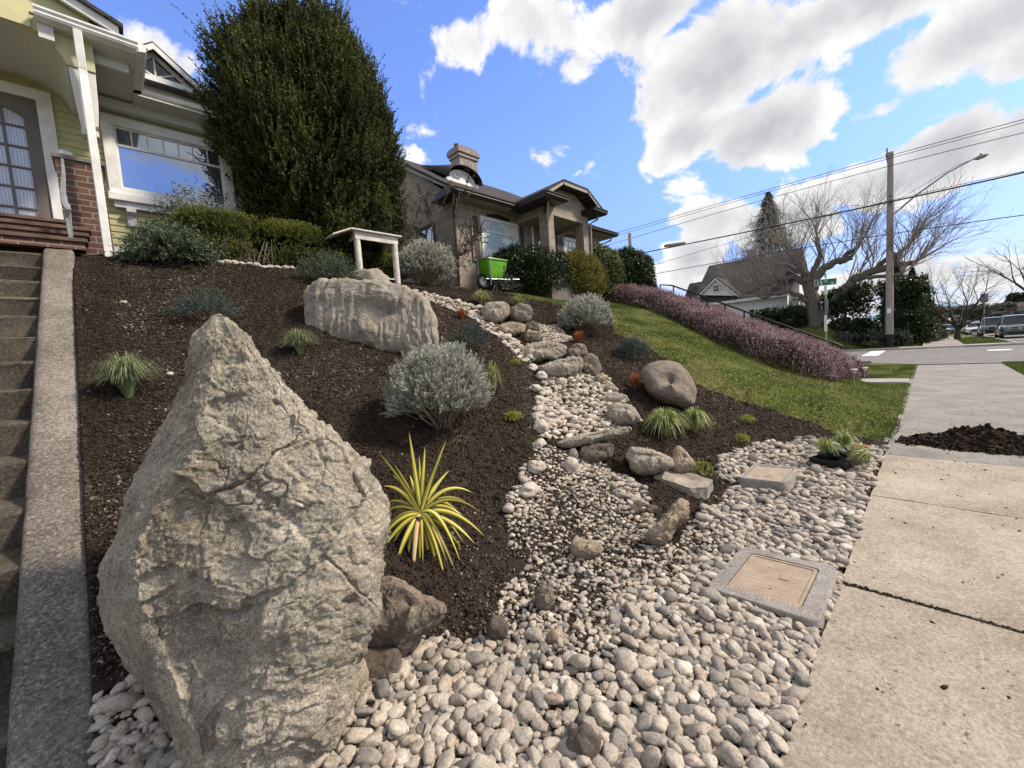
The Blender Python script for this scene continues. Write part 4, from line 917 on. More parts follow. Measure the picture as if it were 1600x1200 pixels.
V, F_, tt_ = stamp(T, F0, np.c_[x, y, .014+r*.3], np.c_[r*1.6, r, r*.5], rotmats(g.uniform(0, 6, n), g.uniform(0, .3, n), g.uniform(0, 6, n)), g.randint(0, 8, n), g.beta(1.3, 2., n))
o = link('soil_crumbs', npmesh('soil_crumbs', V, F_, {'tint': tt_}), MATS['crumb']); tag(o, 'scattered crumbs of soil on the concrete sidewalk', 'soil', kind='stuff')
# ------------------------------------------------------------------ foliage builders
def unit(v): return v/(np.linalg.norm(v, axis=-1, keepdims=True)+1e-9)
def sprig_arrays(P, D, L, nl, ll, lw, spread=.8, seed=0, tint=None, tvar=.18, droop=0., taper=.35, grad=0.):
    "leafy twigs: nl leaves along every twig; returns vertices, quads, tint"
    g = np.random.RandomState(seed); n = len(P); D = unit(D); L = np.broadcast_to(L, (n,))
    T = (np.arange(nl)+.5)/nl; Tn = np.broadcast_to(T, (n, nl))+g.uniform(-.3, .3, (n, nl))/nl
    base = P[:, None]+D[:, None]*(Tn*L[:, None])[..., None]; base[..., 2] -= droop*(Tn*L[:, None])**2
    rnd = unit(g.normal(size=(n, nl, 3))); rnd = unit(rnd-D[:, None]*(rnd*D[:, None]).sum(-1, keepdims=True))
    ld = unit(D[:, None]*(1-spread*.6)+rnd*spread); ls = ll*(1-taper*Tn)*g.uniform(.7, 1.25, (n, nl))
    side = unit(np.cross(ld, unit(g.normal(size=(n, nl, 3))))); w_ = (lw*g.uniform(.8, 1.2, (n, nl)))[..., None]/2
    tip = base+ld*ls[..., None]; mid = base+ld*(ls*.5)[..., None]
    V = np.stack([base, mid+side*w_, tip, mid-side*w_], 2).reshape(-1, 3)
    F = np.arange(n*nl*4).reshape(-1, 4)
    tb = (np.full(n, .5) if tint is None else tint)[:, None]+g.normal(0, tvar, (n, nl))+grad*(Tn-.5)
    return V, F, np.repeat(np.clip(tb, 0, 1).ravel(), 4)
def join_arrays(parts):
    Vs, Fs, Ts = [], [], []; b = 0
    for V, F, T in parts: Vs.append(V); Fs.append(F+b); Ts.append(T); b += len(V)
    return np.vstack(Vs), np.vstack(Fs), np.concatenate(Ts)
def twig_tubes(P0, P1, r0, r1, n=4, bend=.0, seed=0):
    "many straight tapered twigs as quads"
    P0, P1 = np.asarray(P0, float), np.asarray(P1, float); d = unit(P1-P0); a = unit(np.cross(d, [.3, .5, .81])); c = np.cross(d, a)
    ang = np.arange(n)*2*np.pi/n; ca, sa = np.cos(ang)[None, :, None], np.sin(ang)[None, :, None]; ring = a[:, None]*ca+c[:, None]*sa
    r0 = np.broadcast_to(r0, (len(P0),)); r1 = np.broadcast_to(r1, (len(P0),))
    V = np.concatenate([P0[:, None]+ring*r0[:, None, None], P1[:, None]+ring*r1[:, None, None]], 1).reshape(-1, 3)
    b = (np.arange(len(P0))*2*n)[:, None, None]; k = np.arange(n); F = np.stack([k, (k+1) % n, n+(k+1) % n, n+k], 1)[None]+b
    return V, F.reshape(-1, 4), np.full(len(V), .5)
foliage_mat('yew_leaf', [(0, (.010, .017, .006)), (.4, (.030, .042, .012)), (.75, (.066, .080, .020)), (1, (.115, .12, .032))], .2, .75)
foliage_mat('box_leaf', [(0, (.030, .045, .010)), (.5, (.085, .105, .018)), (.8, (.17, .18, .03)), (1, (.25, .25, .05))], .25, .5)
foliage_mat('golden_leaf', [(0, (.06, .07, .012)), (.5, (.15, .15, .024)), (1, (.29, .25, .045))], .25, .5)
foliage_mat('dark_leaf', [(0, (.010, .022, .008)), (.5, (.026, .046, .016)), (.85, (.055, .080, .030)), (1, (.12, .14, .07))], .15, .35)
foliage_mat('variegated_leaf', [(0, (.022, .040, .012)), (.5, (.07, .10, .030)), (.72, (.20, .22, .12)), (1, (.34, .34, .20))], .2, .4)
foliage_mat('lavender_leaf', [(0, (.14, .145, .12)), (.5, (.34, .35, .30)), (1, (.56, .57, .50))], .15, .8)
foliage_mat('blue_leaf', [(0, (.022, .036, .030)), (.5, (.052, .078, .068)), (1, (.13, .165, .15))], .12, .6)
foliage_mat('juniper_leaf', [(0, (.028, .045, .026)), (.5, (.070, .098, .058)), (1, (.16, .19, .12))], .15, .6)
foliage_mat('heather_leaf', [(0, (.036, .032, .026)), (.40, (.10, .070, .068)), (.66, (.26, .165, .19)), (1, (.52, .38, .41))], .2, .8)
foliage_mat('fescue_leaf', [(0, (.09, .12, .05)), (.5, (.20, .25, .13)), (1, (.38, .41, .26))], .25, .6)
foliage_mat('sedge_leaf', [(0, (.11, .15, .035)), (.5, (.24, .30, .09)), (1, (.52, .52, .30))], .3, .5)
foliage_mat('rust_leaf', [(0, (.14, .045, .018)), (.5, (.34, .11, .045)), (1, (.48, .22, .10))], .25, .6)
foliage_mat('lime_leaf', [(0, (.12, .15, .02)), (.5, (.27, .31, .045)), (1, (.46, .46, .10))], .3, .6)
foliage_mat('grey_leaf', [(0, (.050, .062, .045)), (.5, (.11, .125, .095)), (1, (.21, .225, .18))], .2, .7)
foliage_mat('conifer_leaf', [(0, (.010, .018, .010)), (.5, (.024, .038, .018)), (1, (.05, .066, .03))], .1, .6)
plain('bark', (.085, .068, .055), .95, .35, 14, bump=.9, bd=.02)
plain('grey_bark', (.15, .13, .115), .95, .3, 8, bump=.9, bd=.02)
plain('twig', (.10, .075, .055), .9, .3, 20)
plain('dry_twig', (.20, .165, .13), .9, .3, 20)
def surf_points(n, seed, lump=.18, lf=2.2, inner=.35, zmin=-1.):
    "points through the outer shell of an uneven ball, with their outward directions"
    g = np.random.RandomState(seed); U = unit(g.normal(size=(n*2, 3))); U = U[U[:, 2] > zmin][:n]
    r = 1+lump*fbm(U*lf+seed*3.1, 3)
    dep = 1-inner*g.rand(len(U))**1.6
    return U*(r*dep)[:, None], U, dep
def shrub(name, P0, rx, ry, rz, label, cat, m_, n=1200, nl=10, ll=.03, lw=.012, L=.12, seed=1, up=.5, lump=.18, lf=2.2, spread=.8, zmin=-.35, zc=None, stems=14, group=None, inner=.45, tvar=.16, topboost=.0, power=1., stem_m='twig', grad=.2, droop=0.):
    e = empty(name, P0, label, cat, group)
    U, D, dep = surf_points(n, seed, lump, lf, inner, zmin)
    if power != 1.: U = np.sign(U)*np.abs(U)**power
    zc_ = rz*.35 if zc is None else zc
    P = U*[rx, ry, rz]+[0, 0, zc_]; P[:, 2] = np.maximum(P[:, 2], .01)
    DD = unit(D/[rx, ry, rz]*min(rx, rz)); DD = unit(DD+[0, 0, up]+.25*np.random.RandomState(seed).normal(size=DD.shape))
    tb = .45+.30*fbm(U*3.1+seed, 3)+topboost*D[:, 2]
    V, F, T = sprig_arrays(P, DD, L*np.random.RandomState(seed+1).uniform(.6, 1.4, len(P)), nl, ll, lw, spread, seed, tb, tvar, droop, grad=grad)
    link('foliage', npmesh(name+'_foliage', V, F, {'tint': T}), MATS[m_], e)
    if stems:
        g = np.random.RandomState(seed+2); a = g.uniform(0, 6.28, stems); rr_ = g.uniform(0, .12, stems)*rx
        q0 = np.c_[np.cos(a)*rr_, np.sin(a)*rr_*ry/rx, np.full(stems, -.03)]; q1 = P[g.randint(0, len(P), stems)]*.85
        mid = (q0+q1)/2+g.normal(0, .05, (stems, 3))*rx; s_r = max(.003, rx*.022)
        A = twig_tubes(q0, mid, s_r, s_r*.75, 5); B = twig_tubes(mid, q1, s_r*.75, s_r*.35, 5)
        V, F, T = join_arrays([A, B]); link('stems', npmesh(name+'_stems', V, F), MATS[stem_m], e, smooth=True)
    return e
def shrub_px(name, px, py, wpx, hpx, label, cat, m_, Y=None, dr=1., **k):
    "shrub whose foot centre is seen at px, py, spanning wpx by hpx"
    P0 = hit(px, py) if Y is None else aty(px, py, Y)
    if Y is not None: P0[2] = float(ter(P0[0], P0[1]))-.02 if k.pop('ground', True) else P0[2]
    s = 1/ppm(P0); rx = wpx*s/2; hz = hpx*s; zm = k.pop('zm', .62)
    zc = hz*(1-zm); return shrub(name, P0, rx, rx*dr, hz*zm, label, cat, m_, zc=zc, **k)
def tuft(name, P0, h, wdt, n, label, cat, m_, seed=0, arch=.8, bw=.004, seg=5, base=.02, group=None, tmean=.5, tvar=.25, mesh_name='blades', spread=1.):
    "a clump of arching blades"
    g = np.random.RandomState(seed); az = g.uniform(0, 6.28, n); out = g.uniform(.12, 1., n)**.8; hh = h*g.uniform(.6, 1.1, n)*(1-.28*out); rr_ = wdt*out*g.uniform(.7, 1.1, n)
    b = np.c_[np.cos(az), np.sin(az), 0*az]; sd = np.c_[-np.sin(az), np.cos(az), 0*az]; st = b*(g.rand(n)**.5*base)[:, None]
    V = np.zeros((n, seg+1, 2, 3))
    for k in range(seg+1):
        u = k/seg; ctr = st+b*(rr_*(u**(1.25)))[:, None]; ctr[:, 2] = hh*(np.sin(u*np.pi*(.5+.42*arch*out))) 
        wk = bw*(1-u**2.2)*(.6+.8*min(1, u*3))/2+.0002
        V[:, k, 0] = ctr-sd*wk; V[:, k, 1] = ctr+sd*wk
    idx = np.arange(n)[:, None]*(seg+1)*2+np.arange(seg)[None]*2; F = np.stack([idx, idx+1, idx+3, idx+2], -1).reshape(-1, 4)
    T = np.repeat(np.clip(tmean+g.normal(0, tvar, n), 0, 1), (seg+1)*2)
    o = link(name, npmesh(name, V.reshape(-1, 3), F, {'tint': T}), MATS[m_], smooth=True); o.location = tuple(P0); tag(o, label, cat, group); return o
def tuft_px(name, px, py, wpx, hpx, n, label, cat, m_, **k):
    P0 = hit(px, py); P0[2] = float(gz([P0[0]], [P0[1]])[0])-.01; s = 1/ppm(P0); return tuft(name, P0, hpx*s, wpx*s/2, n, label, cat, m_, **k)
# ------------------------------------------------------------------ planting on the bank
tuft_px('blue_fescue', 202, 620, 112, 76, 900, 'soft green fescue tuft on the mulch beside the sloping wall', 'ornamental grass', 'fescue_leaf', seed=1, arch=.7, bw=.0035, group=None)
tuft_px('blue_fescue', 470, 556, 76, 44, 700, 'small green fescue tuft beside the grooved slab boulder', 'ornamental grass', 'fescue_leaf', seed=2, arch=.7, bw=.004)
def lavender(px, py, wpx, hpx, label, seed, n=1500, dr=.95, ll=.055, **k):
    return shrub_px('lavender', px, py, wpx, hpx, label, 'lavender', 'lavender_leaf', n=int(n*1.5), nl=16, ll=ll, lw=ll*.17, L=ll*2.1, seed=seed, up=.9, lump=.22, lf=2.6, spread=.55, zmin=-.30, zm=.60, dr=dr, stems=60, inner=.30, grad=.45, stem_m='dry_twig', **k)
lavender(690, 668, 138, 120, 'large silvery lavender in the middle of the mulch bank', 31, 1900, ll=.040)
lavender(668, 446, 80, 56, 'silvery lavender on the crest near the climbing rose', 32, 1100, ll=.075)
lavender(915, 521, 68, 46, 'silvery lavender at the edge of the lawn above the blue juniper', 33, 1000, ll=.07)
def spruce(px, py, wpx, hpx, label, seed, m_='blue_leaf', n=420, L=.10, ll=.022, up=.15):
    return shrub_px('dwarf_juniper', px, py, wpx, hpx, label, 'dwarf conifer', m_, n=n, nl=22, ll=ll, lw=ll*.28, L=L, seed=seed, up=up, lump=.3, lf=2., spread=.75, zmin=-.2, zm=.75, dr=.9, stems=10, inner=.6, grad=.3)
spruce(322, 500, 78, 34, 'low blue green juniper beside the tip of the big boulder', 41, L=.13)
spruce(733, 545, 50, 36, 'small blue juniper above the large silvery lavender', 42)
spruce(988, 560, 46, 26, 'small blue juniper between the mulch and the lawn', 43, L=.13, ll=.03)
spruce(516, 442, 74, 30, 'dark green spreading juniper on top of the slab boulder', 44, 'juniper_leaf', 520, .18, .035)
spruce(780, 452, 54, 22, 'wispy blue juniper at the foot of the green wheelbarrow', 45, 'blue_leaf', 300, .2, .045)
for (px, py, w_, h_, lb, sd) in [(722,500,30,15,'rust coloured sedge beside the row of pale cobbles',51),(905,537,26,18,'rust coloured sedge behind the upper creek slab',52),(992,607,22,20,'rust coloured sedge beside the rounded brown boulder',53)]:
    tuft_px('rust_sedge', px, py, w_*1.15, h_*1.35, 170, lb, 'sedge', 'rust_leaf', seed=sd, arch=.5, bw=.006)
for (px, py, w_, h_, lb, sd, n_, bw_) in [(1040,682,92,44,'large arching cream and green sedge clump above the light grey rock',61,260,.009),(1086,680,62,38,'arching striped sedge clump next to the larger sedge',62,190,.009),(752,477,46,24,'striped sedge behind the cream stone at the creek head',63,120,.010),
     (810,480,38,20,'striped sedge behind the rounded brown stone at the creek head',64,110,.010),(772,612,34,44,'green sedge half hidden behind the large silvery lavender',65,110,.007)]:
    tuft_px('striped_sedge', px, py, w_*1.1, h_*1.12, int(n_*1.3), lb, 'sedge', 'sedge_leaf', seed=sd, arch=1.05, bw=bw_)
for (px, py, w_, h_, lb, sd) in [(803,658,24,13,'tiny lime green sedum in the mulch below the large lavender',71),(806,572,14,9,'tiny lime green sedum beside the cobble row high on the bank',72),(1096,746,36,24,'lime green sedum at the end of the long grey slab',73),(1168,662,20,12,'tiny lime green sedum high in the mulch below the lawn',74),(1160,692,20,12,'tiny lime green sedum near the raised utility box',75),(896,696,24,9,'tiny green sedum rooted on the long buff ledge',76),(842,567,10,6,'tiny green sprout in front of the upper creek slab',77)]:
    shrub_px('sedum', px, py, w_, h_, lb, 'small plant', 'lime_leaf', n=90, nl=8, ll=.016, lw=.010, L=.03, seed=sd, up=.6, zmin=-.1, zm=.7, stems=4, spread=.9)
# the spiky plant with yellow and green striped leaves
m, t = mat('yucca_leaf'); uc = t.new('ShaderNodeAttribute', attribute_name='across').outputs['Fac']; ln_ = t.new('ShaderNodeAttribute', attribute_name='tint').outputs['Fac']
e_ = t.smooth(t.math('ABSOLUTE', t.math('SUBTRACT', uc, .5)), .27, .34); st_ = t.new('ShaderNodeMapping', i_0=t.obj)
yl = t.ramp(ln_, [(0, (.56, .47, .06)), (.6, (.70, .60, .10)), (.9, (.72, .64, .16)), (1, (.62, .36, .22))]); gr_ = t.mix(t.noise(t.obj, 30, 3), (.040, .070, .030), (.10, .14, .065))
c = t.mix(e_, yl, gr_); c = t.mix(t.smooth(t.noise(t.obj, 120, 2), .70, .74, 0, .7), c, (.05, .03, .02)); setp(t, c, .45, spec=.4)
def yucca(P0, leaves, label):
    e = empty('yucca', P0, label, 'spiky plant')
    for i, (tx, ty, bend, wd, tn, dd0) in enumerate(leaves):
        b = atd(657, 803, depth(P0)); tip = atd(tx, ty, depth(P0)+dd0); seg = 14; cross = 6; d = tip-b; ll = np.linalg.norm(d); side = unit(np.cross(d, R[:, 2]*1.+.001)); 
        tw = (i*37 % 10-5)*.09; side = unit(side+np.cross(unit(d), side)*tw); nn_ = unit(np.cross(side, d)); V = []; A = []
        for k in range(seg+1):
            u = k/seg; ctr = b+d*u+np.array([0, 0, bend*ll*4*u*(1-u)*(.5 if bend < 0 else 1)]); w_ = wd*(min(1, .55+u*2.2))*(1-u**2.6)**.9*1.9+.0006
            for j in range(cross+1):
                q = j/cross-.5; V.append(ctr+side*w_*q+nn_*(abs(q)*w_*.45)-P0); A.append(q+.5)
        W_ = cross+1; F = [(k*W_+j, k*W_+j+1, (k+1)*W_+j+1, (k+1)*W_+j) for k in range(seg) for j in range(cross)]
        V = np.array(V); me = npmesh('leaf', V, np.array(F), {'across': A, 'tint': np.full(len(V), tn)}); link('leaf', me, MATS['yucca_leaf'], e, smooth=True)
P0 = hit(655, 850); P0[2] = float(gz([P0[0]], [P0[1]])[0])
yucca(P0, [(632,900,.16,.020,.7,-.08),(656,895,.18,.022,.8,-.1),(681,888,.2,.020,.7,-.06),(699,880,.2,.022,.8,-.1),(606,868,.18,.02,.7,-.02),(725,850,.24,.022,.8,.06),(735,820,.26,.02,.7,.1),(728,784,.20,.02,.6,.12),(702,735,.08,.02,.8,.1),(655,712,.03,.02,.7,.1),(615,725,.06,.02,.8,.05),(686,716,.04,.02,.6,-.04),(603,785,.14,.02,.6,.1),(628,760,.10,.022,.5,.06),(640,742,.05,.022,.3,.08),(684,752,.05,.022,.7,.06),(608,820,.16,.022,.4,.0),(688,845,.2,.024,.5,-.1),(639,675,.01,.022,.5,0),(697,688,.04,.020,.3,.03),(591,707,.05,.022,.6,-.02),(664,697,.01,.020,.6,.05),(650,735,.02,.02,.2,.08),(612,742,.10,.020,.4,.08),(598,760,.18,.02,.6,.04),(670,750,.03,.018,.1,.1),(738,770,.25,.020,.7,.05),(750,800,.22,.022,.7,.0),(716,800,.30,.024,.5,.04),(757,838,.18,.024,.6,-.02),(742,850,.15,.022,.4,-.03),
 (713,898,.14,.026,.96,-.12),(688,912,.20,.024,.5,-.10),(645,906,.13,.026,.98,-.16),(612,902,.14,.026,.3,-.14),(596,862,.12,.022,.5,-.06),(590,840,.10,.02,.6,.0),(661,880,.12,.020,.55,-.14),(674,902,.22,.020,.6,-.05),(600,800,.16,.02,.4,.02),(622,868,.10,.02,.5,-.12),(730,870,.12,.018,.5,.05),(700,925,.2,.02,.4,-.16),(720,880,.34,.02,.6,-.05),(580,870,.2,.018,.3,-.05),(700,820,.2,.02,.6,.1)],
 'spiky yellow and green striped yucca beside the big boulder')
yq = C.objects.get('yucca'); q = MB(); q.tube([(0, 0, -.03), tuple(atd(657, 806, depth(P0))-P0)], [.03, .035], 8); q.build('stem', MATS['twig'], yq, True)
# sprawling junipers and the clipped hedge in front of the first house
shrub_px('juniper', 274, 414, 84, 38, 'grey green feathery juniper at the top of the bank by the house', 'juniper', 'juniper_leaf', n=900, nl=18, ll=.05, lw=.018, L=.24, seed=81, up=.2, lump=.3, spread=.7, zmin=-.2, zm=.7, stems=14, droop=.4)
shrub('grey_shrub', aty(318, 385, 8.7), .62, .35, .50, 'loose grey leaved shrub under the first house window', 'shrub', 'grey_leaf', n=300, nl=8, ll=.055, lw=.026, L=.28, seed=82, up=.7, lump=.35, zc=.25, zmin=-.3, stems=30, inner=.7, stem_m='dry_twig')
Pc = aty(404, 408, 8.25); e = empty('clipped_hedge', (Pc[0], 8.25, float(ter(Pc[0], 8.25))-.03), 'clipped rounded green hedge between the house window and the yew', 'hedge')
def hedge_fill(e, rx, ry, hz, n, m_, seed, ll=.03, L=.09, topb=.22, bumps=.10, nl=8, lw=.4, name='foliage', pw=.55):
    n = int(n*2.4); lw *= 1.25
    g = np.random.RandomState(seed); U = unit(g.normal(size=(n*2, 3))); U = U[U[:, 2] > -.75][:n]; Q = np.sign(U)*np.abs(U)**pw; Q = Q/np.abs(Q).max(1)[:, None]**.35 if pw < .7 else Q*[1., 1., 1.04]
    dep = 1-.35*g.rand(len(U))**2; r = (1+bumps*fbm(U*3+seed, 3))*dep; P = Q*r[:, None]*[rx, ry, hz/2]+[0, 0, hz*.52]; P[:, 2] = np.maximum(P[:, 2], .02)
    D = unit(U*[1/rx, 1/ry, 2/hz]+g.normal(0, .5, U.shape)*.6+[0, 0, .5]); tb = .35+.25*fbm(P*2.5+seed, 3)+topb*U[:, 2]
    V, F, T = sprig_arrays(P, D, L*g.uniform(.6, 1.5, len(P)), nl, ll, ll*lw, .85, seed, tb, .15, grad=.3); link(name, npmesh('hedge_foliage', V, F, {'tint': T}), MATS[m_], e)
hedge_fill(e, 1.12, .42, .74, 4600, 'box_leaf', 83, topb=.3)
g = np.random.RandomState(84); q0 = np.c_[g.uniform(-.85, .85, 90), g.uniform(-.40, -.1, 90), np.full(90, 0)]; q1 = q0+np.c_[g.normal(0, .12, 90), g.normal(-.02, .05, 90), g.uniform(.2, .42, 90)]
V, F, T = twig_tubes(q0, q1, .011, .005, 5); link('stems', npmesh('hedge_stems', V, F), MATS['dry_twig'], e, smooth=True)
Pc = aty(560, 430, 8.35); e = empty('clipped_hedge', (Pc[0]+.1, 8.55, float(ter(Pc[0], 8.55))-.1), 'green hedge seen through the legs of the white garden table', 'hedge'); hedge_fill(e, .95, .35, .55, 2000, 'box_leaf', 86, topb=.1)
# the great yew
e = empty('yew_tree', (3.52, 9.0, 3.35), 'broad dark evergreen yew towering between the two houses', 'tree')
g = np.random.RandomState(90); n = 17000
U = unit(g.normal(size=(n*2, 3))); U = U[U[:, 2] > -.93][:n]; n = len(U)
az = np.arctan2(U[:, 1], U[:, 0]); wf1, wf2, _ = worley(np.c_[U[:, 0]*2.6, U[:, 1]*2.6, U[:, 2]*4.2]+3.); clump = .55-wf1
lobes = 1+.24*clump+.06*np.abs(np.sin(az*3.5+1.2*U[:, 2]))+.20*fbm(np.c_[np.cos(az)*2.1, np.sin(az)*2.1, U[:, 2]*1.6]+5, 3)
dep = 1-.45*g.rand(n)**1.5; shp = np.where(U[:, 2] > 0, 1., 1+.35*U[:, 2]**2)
P = U*(lobes*dep*shp)[:, None]*[1.46, 1.10, 2.50]+[0, 0, 2.55]; P[:, 2] = np.maximum(P[:, 2], .1)
wide = np.interp(P[:, 2], [0, .8, 2, 3.6, 5, 6.3], [1.0, 1.0, 1.04, 1.10, 1.12, 1.1]); P[:, 0] *= wide
D = unit(U*[.55, .75, .10]+[0, 0, .75]+.22*g.normal(size=U.shape)); tb = .40+.30*fbm(P*1.5+3, 3)+.75*clump+.12*(dep-.8)*2  # lit clump tops and dark hollows put into the leaf tint
V1 = sprig_arrays(P, D, g.uniform(.16, .42, n), 22, .070, .030, .70, 91, tb, .13, grad=.35)
n2_ = 1500; i2 = g.choice(np.nonzero((dep > .93) & (U[:, 2] > -.2))[0], n2_); V2 = sprig_arrays(P[i2], unit(D[i2]+[0, 0, .3]), g.uniform(.35, .62, n2_), 34, .055, .022, .55, 92, tb[i2]+.1, .12, grad=.3)
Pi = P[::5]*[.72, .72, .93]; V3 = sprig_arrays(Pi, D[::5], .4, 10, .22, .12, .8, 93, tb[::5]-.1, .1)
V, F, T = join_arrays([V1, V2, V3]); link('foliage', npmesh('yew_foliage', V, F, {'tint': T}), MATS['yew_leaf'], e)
tr = MB()
for k in range(7):
    a = k*.9; tr.tube([(.12*math.cos(a), .1*math.sin(a), -.3), (.25*math.cos(a), .2*math.sin(a), 1.2), (.6*math.cos(a), .45*math.sin(a), 3.), (.8*math.cos(a), .6*math.sin(a), 5.)], [.12, .09, .06, .02], 8)
tr.build('trunk', MATS['bark'], e, True)
# shrubs below the porch of the second house
def bush(px, pytop, pybot, wpx, Yp, label, cat, m_, n, seed, ll, lwr=.4, L=.14, topb=.15, nl=8, name='shrub', dr=.8, bumps=.16):
    B = aty(px, pybot, Yp); s = 1/ppm(B); T_ = aty(px, pytop, Yp); zb = min(B[2], float(ter(B[0], Yp)))-.05
    e = empty(name, (B[0], Yp, zb), label, cat); hedge_fill(e, wpx*s/2, wpx*s/2*dr, T_[2]-zb, n, m_, seed, ll, L, topb, bumps, nl, lwr, pw=.82)
    q = MB(); 
    for k in range(5): q.tube([(0, 0, -.1), (.2*math.cos(k*1.3)*wpx*s/2, .2*math.sin(k*1.3)*wpx*s/2, (T_[2]-zb)*.6)], [.03, .012], 5)
    q.build('stems', MATS['bark'], e, True); return e
bush(826, 400, 464, 138, 8.75, 'dark green bushy evergreen beside the green wheelbarrow', 'shrub', 'dark_leaf', 3400, 101, .060, .5, .16)
bush(898, 406, 470, 92, 8.3, 'golden green rounded conifer shrub in front of the porch', 'shrub', 'golden_leaf', 3600, 102, .055, .35, .17)
bush(930, 392, 472, 92, 8.9, 'variegated cream and green shrub behind the golden shrub', 'shrub', 'variegated_leaf', 3000, 103, .065, .55, .12)
bush(978, 400, 474, 92, 11.0, 'dark rounded evergreen bush beyond the end of the second house', 'shrub', 'dark_leaf', 4200, 104, .09, .5, .18)
# the climbing rose, almost bare, trained by the corner of the second house
def branchy(e, roots, nlev, L0, r0, seed, spread=.5, up=.3, kids=3, ratio=.68, m_='twig', name='branches', sides=5, leafs=None, gravity=0., steps=3, rmin=0.):
    g = np.random.RandomState(seed); segs0, segs1, ra, rb = [], [], [], []; tips = []
    def grow(p, d, L, r, lev):
        q = p.copy(); dd_ = d.copy()
        for s_ in range(steps):
            dd_ = unit(dd_+g.normal(0, .16, 3)+[0, 0, up*.16-gravity*.1*(nlev-lev)]); q2 = q+dd_*L/steps; r2 = r*(1-.36/steps)
            segs0.append(q); segs1.append(q2); ra.append(r); rb.append(r2); q, r = q2, r2
            if lev < nlev and s_ < steps-1 and g.rand() < .5: grow(q2, unit(dd_+g.normal(0, spread*1.2, 3)), L*ratio*g.uniform(.6, 1.), r*.55, lev+1)
        tips.append(q)
        if lev < nlev:
            for k in range(kids): grow(q, unit(dd_+g.normal(0, spread, 3)+[0, 0, up*.2]), L*ratio*g.uniform(.75, 1.15), r*(.72 if k == 0 else .58), lev+1)
    for (p, d, s_) in roots: grow(np.array(p, float), unit(np.array(d, float)), L0*s_, r0*s_, 0)
    V, F, T = twig_tubes(segs0, segs1, np.maximum(np.array(ra), rmin), np.maximum(np.array(rb), rmin), sides)
    link(name, npmesh(name, V, F), MATS[m_], e, smooth=True); return np.array(tips), np.array(segs1), np.array(rb)
Pr = aty(690, 446, 8.8); e = empty('climbing_rose', (Pr[0], 8.85, float(ter(Pr[0], 8.85))-.05), 'sparse nearly bare climbing rose sprawling by the corner of the taupe house', 'rose bush')
tips, s1_, _ = branchy(e, [((0, 0, 0), (-.5, .0, 1), .95), ((.05, 0, 0), (-.1, 0, 1), 1.), ((.1, 0, 0), (.28, -.05, 1), 1.05), ((-.1, 0, 0), (-.95, .0, .9), .9), ((0.3, 0, 0), (.9, -.1, .75), .8), ((0, 0, 0), (.1, -.1, 1), .85)], 4, .95, .022, 111, .45, .3, 2, .70, 'twig', rmin=.0075)
g = np.random.RandomState(5); ii = g.randint(0, len(s1_), 700); V, F, T = sprig_arrays(s1_[ii], unit(g.normal(size=(700, 3))), .06, 3, .065, .026, .8, 5, np.full(700, .4)); link('leaves', npmesh('rose_leaves', V, F, {'tint': T}), MATS['dark_leaf'], e)
# ------------------------------------------------------------------ heather banks on both sides of the neighbour's steps
def heather(name, outline, label, n, seed, h=.46):
    g = np.random.RandomState(seed); A = np.array(outline); lo, hi = A.min(0), A.max(0); x = g.uniform(lo[0], hi[0], n*4); y = g.uniform(lo[1], hi[1], n*4); k = inside(x, y, A); x, y = x[k][:n], y[k][:n]; n = len(x)
    de = np.full(n, 9.)
    for i in range(len(A)):
        a, b = A[i], A[(i+1) % len(A)]; d = b-a; u = np.clip(((x-a[0])*d[0]+(y-a[1])*d[1])/d.dot(d), 0, 1); de = np.minimum(de, np.hypot(x-a[0]-u*d[0], y-a[1]-u*d[1]))
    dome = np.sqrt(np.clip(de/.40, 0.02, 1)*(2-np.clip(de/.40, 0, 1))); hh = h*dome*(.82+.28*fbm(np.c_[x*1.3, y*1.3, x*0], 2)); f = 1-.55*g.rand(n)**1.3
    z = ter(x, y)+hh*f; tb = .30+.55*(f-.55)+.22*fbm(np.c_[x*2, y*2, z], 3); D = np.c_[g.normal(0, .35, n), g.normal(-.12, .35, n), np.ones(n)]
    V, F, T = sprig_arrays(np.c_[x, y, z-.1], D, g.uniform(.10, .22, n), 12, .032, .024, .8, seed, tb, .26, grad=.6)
    o = link(name, npmesh(name, V, F, {'tint': T}), MATS['heather_leaf']); return tag(o, label, 'heather')
HB = [hit(p[0], p[1])[:2] for p in [(1302, 598), (1255, 590), (1200, 572), (1140, 545), (1090, 520), (1040, 495)]]
HB = [tuple(q) for q in HB]
print('heather edge', HB)
heather('heather_bank', HB+[(13.2, 6.6), (13.0, 8.2), (14.8, 8.2), (14.8, 1.35)], 'long mounded bank of pink heather between the lawn and the black handrail', 24000, 121, .74)
heather('heather_bank', [(15.75, 1.3), (15.75, 8.2), (17.3, 8.2), (17.2, 4), (16.6, 1.3)], 'pink heather on the far side of the steps behind the black handrail', 10000, 122, .70)
